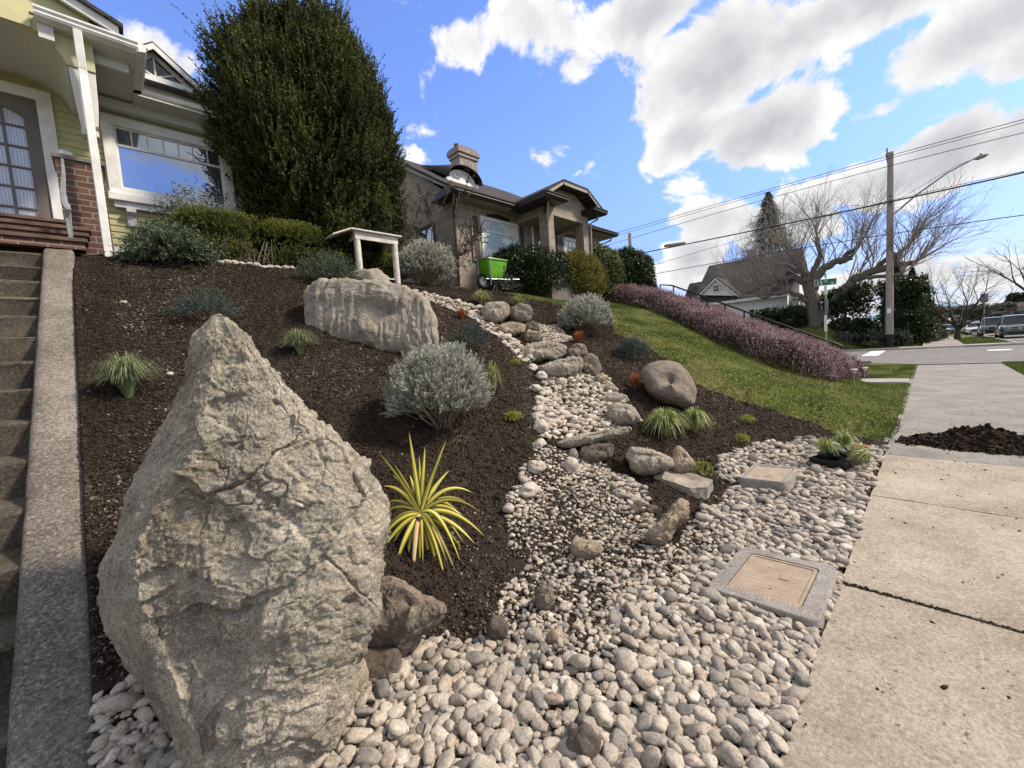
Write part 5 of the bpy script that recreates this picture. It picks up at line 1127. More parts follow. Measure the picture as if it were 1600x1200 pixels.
# nursery tray with potted plants waiting to be planted
P0 = hit(1312, 728); e = empty('plant_tray', (P0[0], P0[1], .03), 'black plastic nursery tray of potted grasses and coral bells on the gravel', 'plant tray', rz=rad(-18))
plain('black_plastic', (.012, .012, .013), .35, .2, 30)
b = MB(); b.box(-.26, .26, -.15, .15, 0, .012)
for (x0, x1, y0, y1) in [(-.27, .27, -.165, -.15), (-.27, .27, .15, .165), (-.275, -.26, -.165, .165), (.26, .275, -.165, .165)]: b.box(x0, x1, y0, y1, 0, .085)
b.build('tray', MATS['black_plastic'], e)
for i, (x_, y_, hh, m_, tl) in enumerate([(-.18, -.05, .26, 'sedge_leaf', .6), (-.05, .05, .16, 'grey_leaf', 0), (.09, -.04, .16, 'grey_leaf', 0), (.19, .05, .24, 'sedge_leaf', 0), (-.16, .07, .2, 'sedge_leaf', 0), (.18, -.07, .12, 'rust_leaf', 0)]):
    pt = MB(); n_ = 14; pr = [(.045, 0), (.062, .10), (.066, .10), (.066, .115), (.058, .115)]
    V = [(r_*math.cos(2*math.pi*k/n_), r_*math.sin(2*math.pi*k/n_), z_) for r_, z_ in pr for k in range(n_)]; pt.add(V, [(j*n_+k, j*n_+(k+1) % n_, (j+1)*n_+(k+1) % n_, (j+1)*n_+k) for j in range(4) for k in range(n_)]+[tuple(range(4*n_, 5*n_))])
    po = pt.build('pot', MATS['black_plastic'], e, True); po.location = (x_, y_, .014); po.rotation_euler = (tl*1.2, tl*1.1, 0)
    if m_ == 'sedge_leaf': q = tuft('leaves', (0, 0, .1), hh, .2, 130, None, None, m_, seed=130+i, arch=1.1, bw=.008)
    else:
        g = np.random.RandomState(140+i); n_ = 46; a = g.uniform(0, 6.28, n_); rr_ = .11*g.rand(n_)**.6; c0 = np.c_[np.cos(a)*rr_, np.sin(a)*rr_, .09+.09*g.rand(n_)]; V = []; F = []
        for j in range(n_):
            nn_ = unit(np.array([math.cos(a[j])*.6, math.sin(a[j])*.6, .8])); s_ = unit(np.cross(nn_, [1, .3, .2])); u_ = np.cross(nn_, s_); b0 = len(V); V.append(c0[j]-nn_*.006)
            for k in range(9): q_ = 2*math.pi*k/9; r_ = .034*(1+.18*math.cos(q_*4.5))*g.uniform(.85, 1.15); V.append(c0[j]+s_*r_*math.cos(q_)+u_*r_*math.sin(q_))
            F += [(b0, b0+1+k, b0+1+(k+1) % 9) for k in range(9)]
        V = np.array(V); q = link('leaves', npmesh('potted_leaves', V, np.array(F), {'tint': np.repeat(g.beta(1.5, 1.5, n_), 10)}), MATS[m_])
    q.parent = po
P0 = None
# ------------------------------------------------------------------ building materials
plain('white_paint', (.70, .71, .72), .5, .13, 5, bump=.15)
plain('lime_paint', (.50, .49, .29), .6, .08, 3, bump=.1)
plain('lime_siding', (.44, .43, .24), .65, .10, 4, bump=.15)
plain('soffit_paint', (.55, .56, .55), .6, .08, 2)
plain('taupe_paint', (.145, .125, .115), .5, .10, 4)
plain('dark_trim', (.022, .019, .019), .4, .15, 5)
plain('taupe_trim', (.30, .265, .235), .6, .08, 4)
plain('shutter_paint', (.050, .044, .042), .5, .15, 5)
plain('mauve_paint', (.19, .105, .105), .5, .1, 5)
plain('step_wood', (.115, .075, .058), .8, .3, 9, bump=.6)
plain('galvanised', (.34, .36, .37), .45, .15, 12, metal=.6)
plain('white_wood', (.56, .545, .50), .75, .22, 9, bump=.5, bd=.004)
def siding_mat(name, c1, c2, bw, bh, mort, mc, nsc=6, axis='x', bstr=.6):
    m, t = mat(name); sp = t.new('ShaderNodeSeparateXYZ', i_0=t.pos); u = {'x': sp.outputs[0], 'y': sp.outputs[1]}[axis] if len(axis) == 1 else t.math('ADD', sp.outputs[0], sp.outputs[1])
    cv_ = t.new('ShaderNodeCombineXYZ', i_0=u, i_1=sp.outputs[2]).outputs[0]; b = t.new('ShaderNodeTexBrick', i_Vector=cv_, i_Scale=1., i_Color1=c1, i_Color2=c2, i_Mortar=mc)
    b.inputs['Mortar Size'].default_value = mort; b.inputs['Brick Width'].default_value = bw; b.inputs['Row Height'].default_value = bh; b.inputs['Mortar Smooth'].default_value = .15; b.offset = .5
    n_ = t.noise(t.pos, nsc, 6, .7); n2 = t.noise(t.pos, nsc*9, 4, .7); c = t.mix(t.smooth(n_, .40, .68, 0, .5), b.outputs[0], t.mix(1., b.outputs[0], (.70, .68, .66), 'MULTIPLY'))
    setp(t, c, .85, t.math('ADD', t.math('MULTIPLY', b.outputs[1], -1.), t.math('MULTIPLY', n2, .35)), bstr, .008, spec=.2); return m
siding_mat('taupe_shingle', (.27, .235, .205), (.31, .27, .235), .58, .27, .006, (.11, .095, .085), 3, 'xy', .35)
siding_mat('red_brick', (.095, .050, .042), (.140, .078, .063), .235, .083, .010, (.22, .19, .165), 9, 'xy', .9)
siding_mat('grey_brick', (.20, .165, .155), (.34, .30, .29), .21, .075, .010, (.42, .40, .38), 9, 'xy', .9)
siding_mat('roof_shingle', (.038, .034, .035), (.070, .064, .064), .30, .11, .006, (.018, .016, .016), 5, 'xy', 1.)
siding_mat('white_clapboard', (.78, .79, .80), (.80, .81, .82), 6, .20, .012, (.36, .38, .42), 2, 'xy', .6)
siding_mat('brown_roof', (.050, .044, .042), (.070, .062, .058), .5, .16, .006, (.03, .028, .026), 2, 'xy', .6)
m, t = mat('glass'); setp(t, (.012, .016, .022), .03, spec=.9); t.bsdf.inputs['Coat Weight'].default_value = 1.; t.bsdf.inputs['Coat Roughness'].default_value = .02; t.bsdf.inputs['Metallic'].default_value = .35; t.bsdf.inputs['Base Color'].default_value = (.25, .29, .35, 1); t.bsdf.inputs['Metallic'].default_value = .75
m, t = mat('dark_glass'); setp(t, (.012, .016, .024), .06, spec=.6)
m, t = mat('curtained_glass'); sp = t.new('ShaderNodeSeparateXYZ', i_0=t.pos); wv = t.new('ShaderNodeTexWave', wave_type='BANDS', bands_direction='X', i_Vector=t.pos, i_Scale=9., i_Distortion=1.5)
setp(t, t.mix(wv.outputs[1], (.34, .38, .46), (.55, .58, .63)), .25, spec=.6); t.bsdf.inputs['Coat Weight'].default_value = .6
m, t = mat('painted_sky_glass'); setp(t, t.ramp(t.noise(t.pos, .9, 2), [(.42, (.42, .56, .68)), (.5, (.74, .79, .82))]), .08, spec=.6); t.bsdf.inputs['Coat Weight'].default_value = 1.  # whitish sky and cloud reflection painted into the pane colour
def lap(mb, x0, x1, z0, z1, y, holes=(), ex=.105, m=0, side=1):
    "lapped boards on a wall facing -Y; holes (x0,x1,z0,z1) stay open"
    z = z0
    while z < z1-.01:
        zt = min(z+ex, z1); cuts = [(x0, x1)]
        for (a, b, c, d) in holes:
            if c < zt-.01 and d > z+.01:
                nc = []
                for (p, q) in cuts:
                    if b <= p or a >= q: nc.append((p, q))
                    else:
                        if a > p: nc.append((p, a))
                        if b < q: nc.append((b, q))
                cuts = nc
        for (p, q) in cuts: mb.add([(p, y-.018, z), (q, y-.018, z), (q, y-.004, zt), (p, y-.004, zt), (p, y+.02, z), (q, y+.02, z), (q, y+.02, zt), (p, y+.02, zt)], [(0,1,2,3),(4,0,3,7),(1,5,6,2),(0,4,5,1),(3,2,6,7)], m)
        z += ex
def window(parent, x0, x1, z0, z1, y, trim=.10, frame_m='white_paint', glass_m='glass', transom=None, nv=0, mull=.02, sill=True, label=None, facing='y', name='window', dz=.03):
    "casing, glass and bars of a window in a wall facing -Y (or -X when facing is x)"
    e = MB(); f = lambda a, b, c, d, p, q: (e.box(a, b, p, q, c, d) if facing == 'y' else e.box(p, q, a, b, c, d))
    f(x0-trim, x1+trim, z1, z1+trim, y-dz, y+.05); f(x0-trim, x0, z0, z1, y-dz, y+.05); f(x1, x1+trim, z0, z1, y-dz, y+.05); f(x0-trim, x1+trim, z0-trim*.8, z0, y-dz-(.03 if sill else 0), y+.05)
    o = e.build(name, MATS[frame_m], parent, bevel=.004); 
    if label: o['label'] = label
    g_ = MB(); (g_.box(x0, x1, y+.012, y+.02, z0, z1) if facing == 'y' else g_.box(y+.012, y+.02, x0, x1, z0, z1)); g_.build('pane', MATS[glass_m], o)
    b = MB(); f2 = lambda a, bb, c, d: (b.box(a, bb, y-.008, y+.010, c, d) if facing == 'y' else b.box(y-.008, y+.010, a, bb, c, d))
    w2 = .028; f2(x0, x0+w2, z0, z1); f2(x1-w2, x1, z0, z1); f2(x0+w2, x1-w2, z0, z0+w2); f2(x0+w2, x1-w2, z1-w2, z1)
    zt = z0
    if transom: zt = transom; f2(x0+w2, x1-w2, transom-mull, transom+mull)
    for k in range(1, nv): xx = x0+(x1-x0)*k/nv; f2(xx-mull*.5, xx+mull*.5, (zt+mull) if transom else z0+w2, z1-w2)
    b.build('frame', MATS[frame_m], o); return o
# ------------------------------------------------------------------ the first house
h1 = empty('house', (0, 9.6, 3.3), 'lime yellow clapboard house with white trim and a brick porch pier above the steps', 'house')
def hpart(mb, name, m_, parent=h1, bevel=0, smooth=False, label=None):
    "parts are laid out in world coordinates and hung on the house"
    o = mb.build(name, MATS[m_] if isinstance(m_, str) else [MATS[q] for q in m_], None, smooth, bevel); root = parent
    off = np.array(h1.location if parent is h1 else parent.location); o.parent = parent
    o.data.transform(Matrix.Translation(tuple(-off))); 
    if label: o['label'] = label
    return o
def reparent(o, root):
    "shift a finished part and its own parts into its thing's space"
    off = Matrix.Translation(tuple(-Vector(root.location)))
    o.parent = root
    for q in [o]+list(o.children): q.data.transform(off)
YW = 9.6
wl_ = MB(); lap(wl_, -3.4, 2.62, 3.8, 6.5, YW, [(-1.6, -.42, 3.6, 5.86), (.42, 1.90, 4.74, 5.76)]); wl_.box(-3.4, 2.62, YW+.02, YW+.12, 3.3, 4.7); wl_.box(-3.4, .41, YW+.02, YW+.12, 4.7, 6.5); wl_.box(1.91, 2.62, YW+.02, YW+.12, 4.7, 6.5); wl_.box(.41, 1.91, YW+.02, YW+.12, 5.77, 6.5); wl_.box(2.52, 2.62, YW+.12, 16, 3.0, 6.4); hpart(wl_, 'wall', 'lime_siding')
q = MB(); q.box(.22, 2.64, YW-.03, YW+.02, 3.2, 3.78); hpart(q, 'skirting_board', 'white_paint', bevel=.004)
o = window(None, .42, 1.90, 4.74, 5.76, YW-.02, .155, transom=5.46, nv=7, sill=False, dz=.05); reparent(o, h1)
q = MB(); q.box(.24, 2.08, YW-.16, YW-.02, 4.50, 4.62); q.box(.30, 2.02, YW-.10, YW-.02, 4.40, 4.50); hpart(q, 'window_sill', 'white_paint', bevel=.006)
for xb in (.50, 1.82):
    q = MB(); q.prism([(YW-.15, 4.40), (YW-.15, 4.33), (YW-.06, 4.28), (YW-.05, 4.12), (YW-.02, 4.10), (YW-.02, 4.40)], 'x', xb-.06, xb+.06); hpart(q, 'corbel', 'white_paint')
# french door with curtains
q = MB(); q.box(-1.75, -.25, YW-.05, YW+.02, 5.86, 6.02).box(-.42, -.25, YW-.05, YW+.02, 3.78, 5.86).box(-1.75, -1.58, YW-.05, YW+.02, 3.78, 5.86); hpart(q, 'door_casing', 'white_paint', bevel=.005)
dr_ = MB(); x0, x1, z0, z1 = -1.58, -.42, 3.80, 5.86; st_ = .155
dr_.box(x1-st_, x1, YW-.02, YW+.02, z0, z1).box(x0, x0+st_, YW-.02, YW+.02, z0, z1).box(x0+st_, x1-st_, YW-.02, YW+.02, z0, z0+.10)
arc = [(x0+st_, z1), (x0+st_, 5.56)]+[(x0+st_+(x1-x0-2*st_)*k/16, 5.56+.14*math.sin(math.pi*k/16)**.7) for k in range(1, 16)]+[(x1-st_, 5.56), (x1-st_, z1)]
dr_.prism(arc, 'y', YW-.02, YW+.02)
gx0, gx1, gz0, gz1 = x0+st_, x1-st_, z0+.10, 5.72
for k in range(1, 4): xx = gx0+(gx1-gx0)*k/4; dr_.box(xx-.014, xx+.014, YW-.012, YW+.012, gz0, gz1-.03)
for k in range(1, 6): zz = gz0+(gz1-gz0)*k/6; dr_.box(gx0, gx1, YW-.010, YW+.012, zz-.013, zz+.013)
o = hpart(dr_, 'door', 'taupe_paint')
q = MB(); q.box(gx0, gx1, YW+.014, YW+.02, gz0, 5.80); p_ = q.build('pane', MATS['curtained_glass'], o); p_.data.transform(Matrix.Translation(tuple(-Vector(h1.location))))
# porch: floor, wooden steps with brick risers, brick pier, arch and vault
q = MB(); q.box(-3.4, -.27, 8.45, YW, 3.2, 3.74); hpart(q, 'porch_floor', 'red_brick')
ps = MB(); pb = MB()
for k in range(4):
    z_ = 3.74-.135*k; yf = 8.30-.24*k; xr = -.255 if k == 0 else .0-.02*k
    ps.box(-3.4, xr, yf-.03, yf+.24, z_-.045, z_+.004-.002*k); pb.box(-3.4, xr-.03, yf, yf+.22, z_-.135, z_-.047)
hpart(ps, 'porch_steps', 'step_wood', bevel=.006); hpart(pb, 'step_risers', 'red_brick')
q = MB(); q.box(-.27, .19, 8.32, 8.86, 2.9, 4.58); o = hpart(q, 'brick_pier', 'red_brick'); q = MB(); q.box(-.30, .22, 8.29, 8.9, 4.581, 4.64); c_ = q.build('cap', MATS['taupe_paint'], o, bevel=.006); c_.data.transform(Matrix.Translation(tuple(-Vector(h1.location))))
YA = 8.12; arcp = [aty(x_, y_, YA) for x_, y_ in [(104, 100), (97, 88), (84, 71), (62, 51), (32, 34), (0, 19), (-40, 8), (-90, 6)]]
inn = [(p[0], p[2]) for p in arcp]; xr = aty(150, 115, YA); prof = inn+[(inn[-1][0], 6.9), (xr[0], 6.9), (xr[0], inn[0][1])]
q = MB(); 
for k in range(len(inn)-1):
    (a0, b0), (a1, b1) = inn[k], inn[k+1]; q.add([(a0, YA, b0), (a1, YA, b1), (a1, YA, 6.6), (a0, YA, 6.6), (a0, YA+.12, b0), (a1, YA+.12, b1), (a1, YA+.12, 6.6), (a0, YA+.12, 6.6)], [(0,1,2,3),(4,5,6,7),(0,4,5,1),(3,2,6,7)])
q.box(inn[0][0], xr[0], YA, YA+.12, inn[0][1], 6.6); hpart(q, 'arch_board', 'lime_paint')
q = MB(); 
for k in range(len(inn)-1):
    (a0, b0), (a1, b1) = inn[k], inn[k+1]; q.add([(a0, YA+.121, b0+.003), (a1, YA+.121, b1+.003), (a1, YW, b1+.003), (a0, YW, b0+.003)], [(0,1,2,3)])
q.box(inn[0][0]+.002, xr[0]-.002, YA+.121, YW-.02, inn[0][1]+.004, inn[0][1]+.05); hpart(q, 'porch_vault', 'soffit_paint', smooth=True)
q = MB(); zb_ = inn[0][1]; q.prism([(inn[0][0]+.01, zb_-.002), (xr[0]-.005, zb_-.002), (xr[0]-.02, 5.35), (xr[0]-.05, 5.05), (.045, 4.98), (.03, 5.1), (.0+.01, 5.4)], 'y', YA+.02, YA+.20); q.box(.03, .20, YA, YA+.22, 4.90, 4.98); hpart(q, 'bracket', 'soffit_paint', bevel=.006)
# eaves: porch cornice, its return, the long eave and gutters
def gutter_prof(s=1.): return [(0, 0), (.10*s, .02*s), (.12*s, .05*s), (.11*s, .075*s), (.135*s, .10*s), (.135*s, .125*s), (0, .125*s)]
g1 = MB(); zg = 6.16; g1.prism([(7.88-a+.13, zg+b) for a, b in gutter_prof()], 'x', -.25, .73); g1.prism([(.73+a-.13+.10, zg+b) for a, b in gutter_prof()], 'y', 7.92, 9.0); g1.prism([(9.02-a+.13, zg+b) for a, b in gutter_prof()], 'x', .80, 2.9); hpart(g1, 'gutter', 'white_paint')
sf = MB(); sf.box(-.24, .70, 8.0, 9.58, 6.155, 6.175); sf.box(.70, 2.85, 9.06, 9.58, 6.12, 6.14); sf.box(.25, 2.62, 9.40, 9.575, 5.98, 6.12); sf.box(-.24, -.10, 8.02, 8.12, 5.98, 6.155); sf.box(.02, .62, 8.30, 8.36, 6.02, 6.155); hpart(sf, 'soffit', 'soffit_paint')
# porch gable rake and roof planes
pr = MB(); RA = aty(85, -6, 8.0); RB = aty(178, 52, 8.0); dx, dz_ = RB[0]-RA[0], RB[2]-RA[2]; A = (RA[0]-dx*3, RA[2]-dz_*3); Bq = (RB[0]+dx*.1, RB[2]+dz_*.1)
pr.add([(A[0], 7.98, A[1]), (Bq[0], 7.98, Bq[1]), (Bq[0], 7.98, Bq[1]+.12), (A[0], 7.98, A[1]+.12), (A[0], 8.03, A[1]), (Bq[0], 8.03, Bq[1]), (Bq[0], 8.03, Bq[1]+.12), (A[0], 8.03, A[1]+.12)], [(0,1,2,3),(4,5,6,7),(0,4,5,1),(3,2,6,7),(1,5,6,2)]); hpart(pr, 'rake_board', 'white_paint')
gb = MB(); gb.add([(A[0], 8.1, A[1]), (Bq[0], 8.1, Bq[1]), (Bq[0], 8.1, 6.3), (A[0], 8.1, 6.3)], [(0, 1, 2, 3)]); gb.box(A[0], -.3, 8.08, 8.10, 6.1, 6.7); hpart(gb, 'gable', 'lime_paint')
rf = MB(); rf.add([(A[0], 7.92, A[1]+.121), (Bq[0]+.05, 7.92, Bq[1]+.10), (Bq[0]+.05, 12., Bq[1]+.10), (A[0], 12., A[1]+.121), (A[0], 7.92, A[1]+.17), (Bq[0]+.05, 7.92, Bq[1]+.15), (Bq[0]+.05, 12., Bq[1]+.15), (A[0], 12., A[1]+.17)], [(0,1,2,3),(4,5,6,7),(0,1,5,4),(1,2,6,5),(2,3,7,6)])
rf.add([(.0, 9.0, 6.29), (2.95, 9.0, 6.29), (2.95, 12.8, 8.0), (.0, 12.8, 8.0), (.0, 9.0, 6.25), (2.95, 9.0, 6.25), (2.95, 12.8, 7.95), (.0, 12.8, 7.95)], [(0,1,2,3),(4,5,6,7),(0,1,5,4),(1,2,6,5),(2,3,7,6),(3,0,4,7)]); rf.box(-.24, .72, 7.95, 8.9, 6.286, 6.30); hpart(rf, 'roof', 'roof_shingle')
# little gabled dormer with a fan window
D0 = 9.75; PL, PT, PR_ = aty(150, 128, D0), aty(238, 80, D0), aty(312, 146, D0); xm = PT[0]; hw = PR_[0]-xm; zb_, zt_ = PR_[2]-.04, PT[2]
q = MB(); q.add([(xm-hw, D0, zb_), (xm+hw, D0, zb_), (xm, D0, zt_), (xm-hw, 12, zb_), (xm+hw, 12, zb_), (xm, 12, zt_)], [(0,1,2),(3,4,5),(0,3,5,2),(1,4,5,2),(0,1,4,3)]); dm = hpart(q, 'dormer', 'white_paint')
tri = lambda s_, zo: [(xm-hw*s_, zb_+zo), (xm+hw*s_, zb_+zo), (xm, zb_+zo+(zt_-zb_)*s_)]
q = MB(); T_ = tri(.66, .07); q.add([(T_[0][0], D0-.006, T_[0][1]), (T_[1][0], D0-.006, T_[1][1]), (T_[2][0], D0-.006, T_[2][1])], [(0,1,2)]); p_ = q.build('pane', MATS['dark_glass'], dm); p_.data.transform(Matrix.Translation(tuple(-Vector(h1.location))))
q = MB(); c_ = (xm, D0-.012, zb_+.07)
for (tx, tz) in [(xm, T_[2][1]), (xm-hw*.42, zb_+.07+(zt_-zb_)*.24), (xm+hw*.42, zb_+.07+(zt_-zb_)*.24)]: q.tube([c_, (tx, D0-.012, tz)], .016, 6)
q.box(xm-hw*.86, xm+hw*.86, D0-.05, D0-.008, zb_-.02, zb_+.075); p_ = q.build('window_bars', MATS['white_paint'], dm); p_.data.transform(Matrix.Translation(tuple(-Vector(h1.location))))
q = MB()
for sg in (-1, 1): q.add([(xm, D0-.16, zt_+.03), (xm+sg*(hw+.12), D0-.16, zb_-.03), (xm+sg*(hw+.12), 12, zb_-.03), (xm, 12, zt_+.03), (xm, D0-.16, zt_+.08), (xm+sg*(hw+.12), D0-.16, zb_+.02), (xm+sg*(hw+.12), 12, zb_+.02), (xm, 12, zt_+.08)], [(0,1,2,3),(4,5,6,7),(0,1,5,4),(1,2,6,5)])
hpart(q, 'dormer_roof', 'roof_shingle'); q = MB()
for sg in (-1, 1): q.add([(xm, D0-.168, zt_-.05), (xm+sg*(hw+.08), D0-.168, zb_-.09), (xm+sg*(hw+.08), D0-.168, zb_+.0), (xm, D0-.168, zt_+.05), (xm, D0-.14, zt_-.05), (xm+sg*(hw+.08), D0-.14, zb_-.09), (xm+sg*(hw+.08), D0-.14, zb_), (xm, D0-.14, zt_+.05)], [(0,1,2,3),(4,5,6,7),(0,1,5,4),(1,2,6,5)])
hpart(q, 'dormer_rake', 'white_paint')
# downspout from the porch gutter to the mulch
d0, d1 = aty(118, 44, 8.02), aty(172, 403, 8.02); q = MB(); x_ = (d0[0]+d1[0])/2; q.prism([(x_-.045, 7.985), (x_+.045, 7.985), (x_+.045, 8.055), (x_-.045, 8.055)], 'z', 3.2, 5.72)
q.add([(x_-.045, 7.985, 5.72), (x_+.045, 7.985, 5.72), (x_+.045, 8.055, 5.72), (x_-.045, 8.055, 5.72), (x_-.045, 7.90, 6.17), (x_+.045, 7.90, 6.17), (x_+.045, 7.97, 6.17), (x_-.045, 7.97, 6.17)], [(0,1,5,4),(1,2,6,5),(2,3,7,6),(3,0,4,7),(4,5,6,7)]); hpart(q, 'downspout', 'white_paint', bevel=.008)
# handrail of weathered flat bar
hb = aty(113, 402, 7.62); q = MB(); q.tube([hb, aty(110, 372, 7.6), aty(104, 340, 7.6)], [.018, .018, .018], 6); q.tube([aty(104, 340, 7.6), aty(107, 328, 7.55), aty(101, 318, 7.6), aty(98, 300, 7.6), aty(99, 270, 7.6), aty(97, 248, 7.6)], [.02, .028, .034, .030, .020, .012], 6); q.tube([aty(106, 318, 7.66), aty(109, 345, 7.66), aty(114, 402, 7.7)], [.022, .020, .016], 6)
o = q.build('handrail', MATS['galvanised'], None, True); tag(o, 'weathered grey metal handrail post at the top of the garden steps', 'handrail')
# small things on the pier
q = MB(); p0 = aty(93, 228, 8.5); q.tube([(p0[0], 8.45, 4.70), (p0[0]+.09, 8.50, 4.70)], .058, 20); q.tube([(p0[0]-.002, 8.449, 4.70), (p0[0]+.01, 8.455, 4.70)], .028, 14); o = q.build('paper_roll', MATS['white_paint'], None, True); tag(o, 'white roll lying on the cap of the brick pier', 'roll')
plain('red_rubber', (.42, .045, .02), .5); q = MB(); q.tube([(p0[0]+.13, 8.44, 4.655), (p0[0]+.17, 8.46, 4.66), (p0[0]+.21, 8.45, 4.655)], .013, 8); o = q.build('red_tool', MATS['red_rubber'], None, True); tag(o, 'small red object beside the white roll on the brick pier', 'tool')
# ------------------------------------------------------------------ the second house
h2 = empty('house', (7.15, 9.2, 3.3), 'taupe shingled bungalow with dark roof, brick chimney and square columned porch', 'house')
def h2p(mb, name, m_, parent=None, bevel=0, smooth=False, label=None):
    o = mb.build(name, MATS[m_], None, smooth, bevel); o.parent = parent or h2; o.data.transform(Matrix.Translation(tuple(-Vector(h2.location))))
    if label: o['label'] = label
    return o
X0, X1, Y0, Y1, ZE, RY, RZ = 7.15, 14.3, 9.2, 16.2, 5.95, 12.7, 8.42
q = MB(); q.prism([(Y0, 3.0), (Y1, 3.0), (Y1, ZE), (RY, RZ-.08), (Y0, ZE)], 'x', X0, X0+.15); q.box(X0+.15, X1, Y0, Y0+.15, 3.0, ZE+.1); q.box(X1-.15, X1, Y0+.15, Y1, 3.0, ZE); q.box(X0+.15, X1-.15, Y1-.15, Y1, 3, ZE); h2p(q, 'wall', 'taupe_shingle')
# roof: gable at this end, hip at the other
EY = 8.72; slope = (RZ-5.97)/(RY-EY); eb = 16.7; xl, xr = 7.02, 14.75; hipx = 13.0; q = MB(); zz = 5.93
q.add([(xl, EY, zz), (xr, EY, zz), (hipx, RY, RZ), (xl, RY, RZ), (xr, eb, zz), (xl, eb, zz), (xl, EY, zz-.07), (xr, EY, zz-.07), (hipx, RY, RZ-.09), (xl, RY, RZ-.09), (xr, eb, zz-.07), (xl, eb, zz-.07)],
      [(0,1,2,3), (1,4,2), (4,5,3,2), (6,9,8,7), (7,8,10), (10,8,9,11), (0,6,7,1), (1,7,10,4), (0,3,9,6), (3,5,11,9), (4,10,11,5)]); h2p(q, 'roof', 'roof_shingle')
GY_ = 8.72
for (xa, xb) in [(6.78, 9.35), (11.85, 14.8)]:
    q = MB(); q.prism([(GY_-a*1.0+.02, 5.80+b) for a, b in gutter_prof(1.1)], 'x', xa, xb); h2p(q, 'gutter', 'dark_trim')
q = MB(); q.prism([(14.78+a-.05, 5.80+b) for a, b in gutter_prof(1.1)], 'y', 8.72, 12); h2p(q, 'gutter', 'dark_trim')
q = MB(); q.box(7.17, 9.4, 8.74, 9.19, 5.80, 5.82); h2p(q, 'soffit', 'taupe_trim'); q = MB(); q.box(11.8, 14.75, 8.74, 9.19, 5.80, 5.82); q.box(14.31, 14.75, 9.19, 12, 5.80, 5.82); h2p(q, 'soffit', 'taupe_trim')
q = MB(); q.prism([(8.66, 5.80), (9.70, 5.80), (9.62, 5.86), (9.2, 5.98), (8.80, 5.98), (8.66, 5.93)], 'x', 6.76, 7.149); h2p(q, 'eave_return', 'dark_trim')
q = MB(); q.prism([(EY+.1, 5.86), (EY+.1, 5.93), (RY, RZ-.10), (RY, RZ-.22)], 'x', 7.03, 7.149); h2p(q, 'rake_board', 'taupe_trim')
# chimney with pots
cx0, cx1, cy0, cy1 = 10.12, 10.98, 12.4, 12.95; q = MB(); q.box(cx0, cx1, cy0, cy1, 7.6, 9.05); q.box(cx0-.05, cx1+.05, cy0-.05, cy1+.05, 9.05, 9.18); q.box(cx0-.10, cx1+.10, cy0-.10, cy1+.10, 9.18, 9.36); q.box(cx0-.04, cx1+.04, cy0-.04, cy1+.04, 9.36, 9.44); ch = h2p(q, 'chimney', 'grey_brick')
q = MB(); q.box(cx0-.03, cx1+.03, cy0-.035, cy0-.004, 8.0, 8.34)
h2p(q, 'flashing', 'dark_trim')
q = MB(); 
for k in range(9):
    for (sx, x_) in ((-1, 0), (1, 0)):
        for c in range(4):
            xa = cx0+.20+.16*c+(.08 if sx > 0 else 0); z_ = 8.40+.068*k; q.add([(xa, cy0-.006, z_), (xa+.08, cy0-.006, z_+.06*sx), (xa+.08, cy0-.006, z_+.018+.06*sx), (xa, cy0-.006, z_+.018)], [(0,1,2,3)])
o_ = h2p(q, 'herringbone', 'taupe_trim', ch)
for k in range(4):
    q = MB(); x_ = cx0+.14+.26*k; q.tube([(x_, 12.7, 9.44), (x_, 12.7, 9.60), (x_, 12.7, 9.62)], [.10, .10, .085], 12); h2p(q, 'chimney_pot', 'red_brick', ch, smooth=True)
# eyebrow dormer: arched window under a curved hood
ecx, ecz, ew, eh, ey = 8.40, 6.94, .53, .36, 10.25; q = MB(); N_ = 18
arcs = lambda rx_, rz_: [(ecx+rx_*math.cos(math.pi*k/N_), ecz+rz_*math.sin(math.pi*k/N_)) for k in range(N_+1)]
q.prism(arcs(ew, eh), 'y', ey, ey+.06); dm = h2p(q, 'arched_window', 'white_paint')
q = MB(); q.prism(arcs(ew*.78, eh*.76), 'y', ey-.006, ey-.003); h2p(q, 'pane', 'glass', dm)
q = MB()
for k in range(1, 6): a = math.pi*k/6; q.tube([(ecx+.10*math.cos(a), ey-.012, ecz+.08*math.sin(a)+.02), (ecx+ew*.8*math.cos(a), ey-.012, ecz+eh*.78*math.sin(a))], .014, 6)
q.prism([(ecx+.14*math.cos(math.pi*k/8), ecz+.02+.11*math.sin(math.pi*k/8)) for k in range(9)], 'y', ey-.02, ey-.008); q.box(ecx-ew*1.15, ecx+ew*1.15, ey-.03, ey+.05, ecz-.07, ecz+.015); h2p(q, 'window_bars', 'white_paint', dm)
q = MB(); n_ = 24
for i in range(n_):
    def hood(u, back):
        th = -math.pi*.12+math.pi*1.24*u; x_ = ecx+(ew+.08)*1.06*math.cos(th); z_ = ecz+max(-.12, (eh+.045)*math.sin(th))
        if u < .12 or u > .88: z_ = ecz-.06+.03*math.sin(u*50)*0
        return (x_, ey-.22, z_) if not back else (x_*.35+ecx*.65+(x_-ecx)*.35, ey+1.6, 5.97+slope*(ey+1.6-EY)+.02)
    a, b = i/n_, (i+1)/n_; p_ = [hood(a, 0), hood(b, 0), hood(b, 1), hood(a, 1)]; q.add(p_+[(x, y, z+.03) for x, y, z in p_], [(0,1,2,3),(4,5,6,7),(0,1,5,4)])
h2p(q, 'hood', 'roof_shingle', dm, smooth=False)
